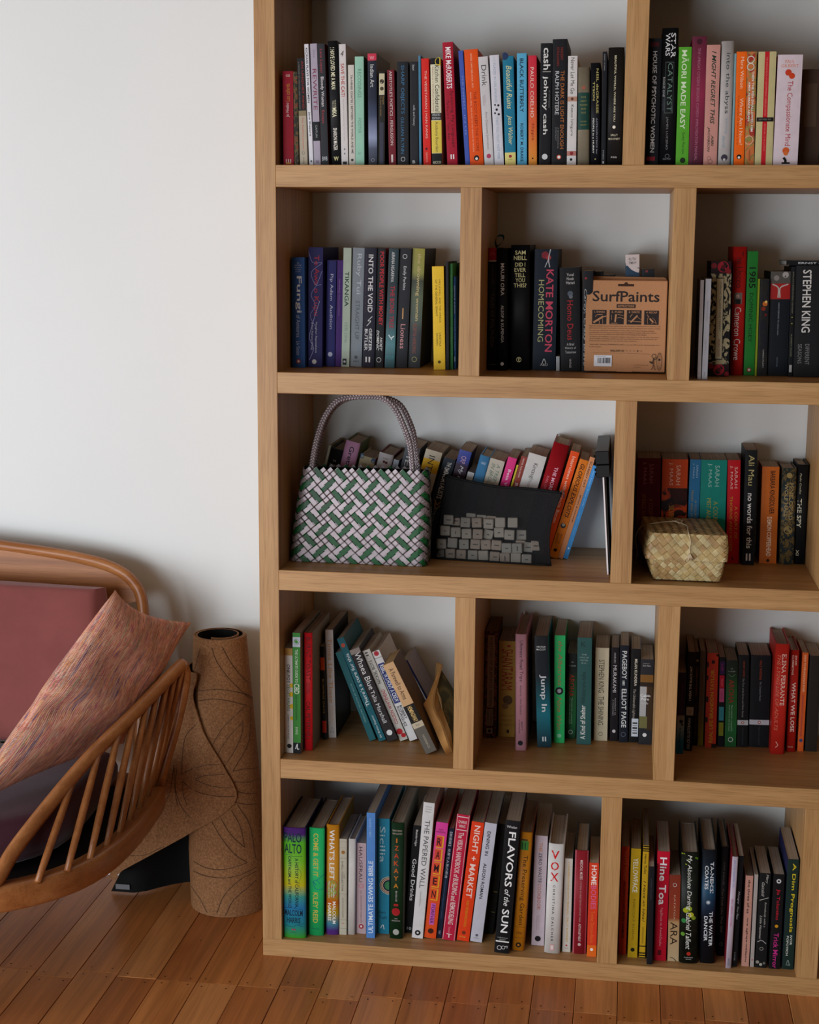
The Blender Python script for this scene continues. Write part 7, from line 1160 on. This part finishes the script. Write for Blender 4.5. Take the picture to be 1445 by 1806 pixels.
# ------------------------------------------------------------------ cork yoga mat
def cork():
    t = NT('printed_cork'); f = t.noise(t.coords(), 260, 3, 0.7); g = t.noise(t.coords(), 18, 3)
    col = t.ramp(f, [(0.3, lin('#745034')), (0.5, lin('#8e6442')), (0.72, lin('#a87b55'))])
    col = t.mix(0.5, col, t.ramp(g, [(0.3, (.86, .84, .82, 1)), (0.7, (1, 1, 1, 1))]), 'MULTIPLY')
    return t.done(col, 0.8, 0.15)
CORK = cork(); RUBBER = plain('black_rubber', '#0b0c0c', 0.75, 0.2)
mat = thing('yoga_mat', 'rolled cork yoga mat with engraved leaf lines standing beside the bookcase', 'mat', (-0.132, 0.228, 0))
mo = Vector(mat.location); MX, MY = -0.132, 0.224
def mrad(z): return 0.081 - 0.027 * max(0, z - .12) / .45
def mcx(z): return -.126 - .013 * z / .57
# spiral: outer cork face and inner black face, 3.4 mm apart
turns = 2.35; NS = 110; zs_ = [0.0, .06, .12, .2, .28, .36, .44, .52, .568]
def spiral(i, z, d):
    th = i / NS * turns * 2 * math.pi; R0 = mrad(z) - 0.0042 * th / (2 * math.pi) - d
    if i / NS > 0.62: R0 -= 0.012 * ((i / NS - 0.62) / 0.38) ** 1.2
    a = math.radians(20) - th
    return Vector((R0 * math.cos(a) + mcx(z) - mo.x, R0 * math.sin(a) + MY - mo.y, z + 0.0006))
m = MB()
O = [[spiral(i, z, 0) for z in zs_] for i in range(NS + 1)]; I_ = [[spiral(i, z, 0.0034) for z in zs_] for i in range(NS + 1)]
m.grid(O, 0, flip=True); m.grid(I_, 1); m.grid([[a[-1], b[-1]] for a, b in zip(O, I_)], 0); m.grid([[a[0], b[0]] for a, b in zip(O, I_)], 0)
m.grid([O[0], I_[0]], 0); m.grid([O[-1], I_[-1]], 0)
m.build('roll', [CORK, RUBBER], mat, True)
# loose outer layer: back sheet, turn, front sheet with rounded corner
def ffy(x, z):
    R = mrad(z) + 0.006; xx = max(x, mcx(z) - .6 * R); return MY - math.sqrt(max(R * R - (xx - mcx(z)) ** 2, 0))
rowsz = [0.004 + i * (0.50 - 0.004) / 44 for i in range(45)]
def flap_row(z, d):
    xt = interp([(0.0, -.402)] + FLAP_TURN, z) + 0.004; xr = interp(FLAP_RIGHT, z) if z > FLAP_RIGHT[0][0] else None
    yf = ffy(mcx(z) - .6 * (mrad(z) + .006), z)
    ybf = lambda x: 0.3 - 0.075 * min(1, max(0, (-.22 - x) / .1)) ** 1.5 - .02 * max(0, (z - .1))
    xc = xt + .02; yb = ybf(xc); rad_ = max((yb - yf) / 2, .02); cy = yf + rad_; yb = cy + rad_
    pts = []
    xend = MX - 0.02
    for k in range(10): xq = xend + (xc - xend) * k / 10; pts.append((xq, max(ybf(xq), yb), 0, -1))
    for k in range(13):
        a = math.pi / 2 + math.pi * k / 12; pts.append((xc + rad_ * .55 * math.cos(a), cy + rad_ * math.sin(a), math.cos(a), -math.sin(a)))
    zf = max(z, FLAP_RIGHT[0][0]); xr = interp(FLAP_RIGHT, zf)
    xr = max(xr, xc + 0.002)
    for k in range(1, 17):
        x = xc + (xr - xc) * k / 16; pts.append((x, ffy(x, z), 0, 1))
    out = []
    for x, y, nx, ny in pts: out.append(Vector((x - nx * d, y - ny * d * -1 * -1, z)) - Vector((mo.x, mo.y, 0)))
    return out
def flap_grid(d): return [flap_row(z, 0) for z in rowsz]
G = flap_grid(0)
def shifted(G, d):
    H = []
    for i, r in enumerate(G):
        q = []
        for j, p in enumerate(r):
            a = r[min(j + 1, len(r) - 1)] - r[max(j - 1, 0)]; a.z = 0; a = a.normalized() if a.length > 1e-6 else Vector((1, 0, 0))
            q.append(p + Vector((-a.y, a.x, 0)) * d)
        H.append(q)
    return H
H_ = shifted(G, 0.0034)
NB = 23
m = MB(); Z0 = FLAP_RIGHT[0][0]
def sub(Gx, r0, c0, c1): return [row[c0:c1] for row in Gx[r0:]]
r0 = next(i for i, z in enumerate(rowsz) if z >= Z0 - 0.006)
m.grid(sub(G, 0, 0, 12), 0, flip=False); m.grid(sub(H_, 0, 0, 12), 1, flip=True); m.grid(sub(G, r0, 11, NB - 2), 0, flip=False); m.grid(sub(H_, r0, 11, NB - 2), 1, flip=True)
m.grid(sub(G, r0, NB - 3, 99), 0, flip=False); m.grid(sub(H_, r0, NB - 3, 99), 1, flip=True)
m.grid([[a[-1], b[-1]] for a, b in zip(G[r0:], H_[r0:])], 0)
m.grid([[a, b] for a, b in zip(G[0][:12], H_[0][:12])], 1)
m.grid([[a, b] for a, b in zip(G[r0][NB - 3:], H_[r0][NB - 3:])], 1)
m.grid([[a, b] for a, b in zip(G[-1], H_[-1])], 0)
m.build('loose_layer', [CORK, RUBBER], mat, True)
LINE = plain('engraved_line', '#3a2a22', 0.8)
def engrave(L, off):
    for pl_ in L:
        m = MB(); m.tube([Vector(p) - Vector((mo.x, mo.y, 0)) + off for p in spline(pl_, 5)], 0.00045, 4, cap=False); m.build('engraved_line', LINE, mat)
def proj_roll(p):
    z = p[2]; x = p[0]; R = mrad(z) + .0001; return (x, MY - math.sqrt(max(R * R - (x - mcx(z)) ** 2, 1e-8)), z)
engrave([[proj_roll(p) for p in spline(l, 4)] for l in ROLL_LINES], Vector((0, 0, 0)))
engrave([[(p[0], ffy(p[0], p[2]) - 0.0003, p[2]) for p in spline(l, 4)] for l in FLAP_LINES], Vector((0, 0, 0)))
m = MB(); m.box((-.030, -0.0006, 0), (0, 0.0, .011)); lbm = m.build('maker_label', plain('grey_label', '#6c6c70', 0.6), mat)
lbm.location = Vector((-0.338, 0.2175, 0.012)) - mo
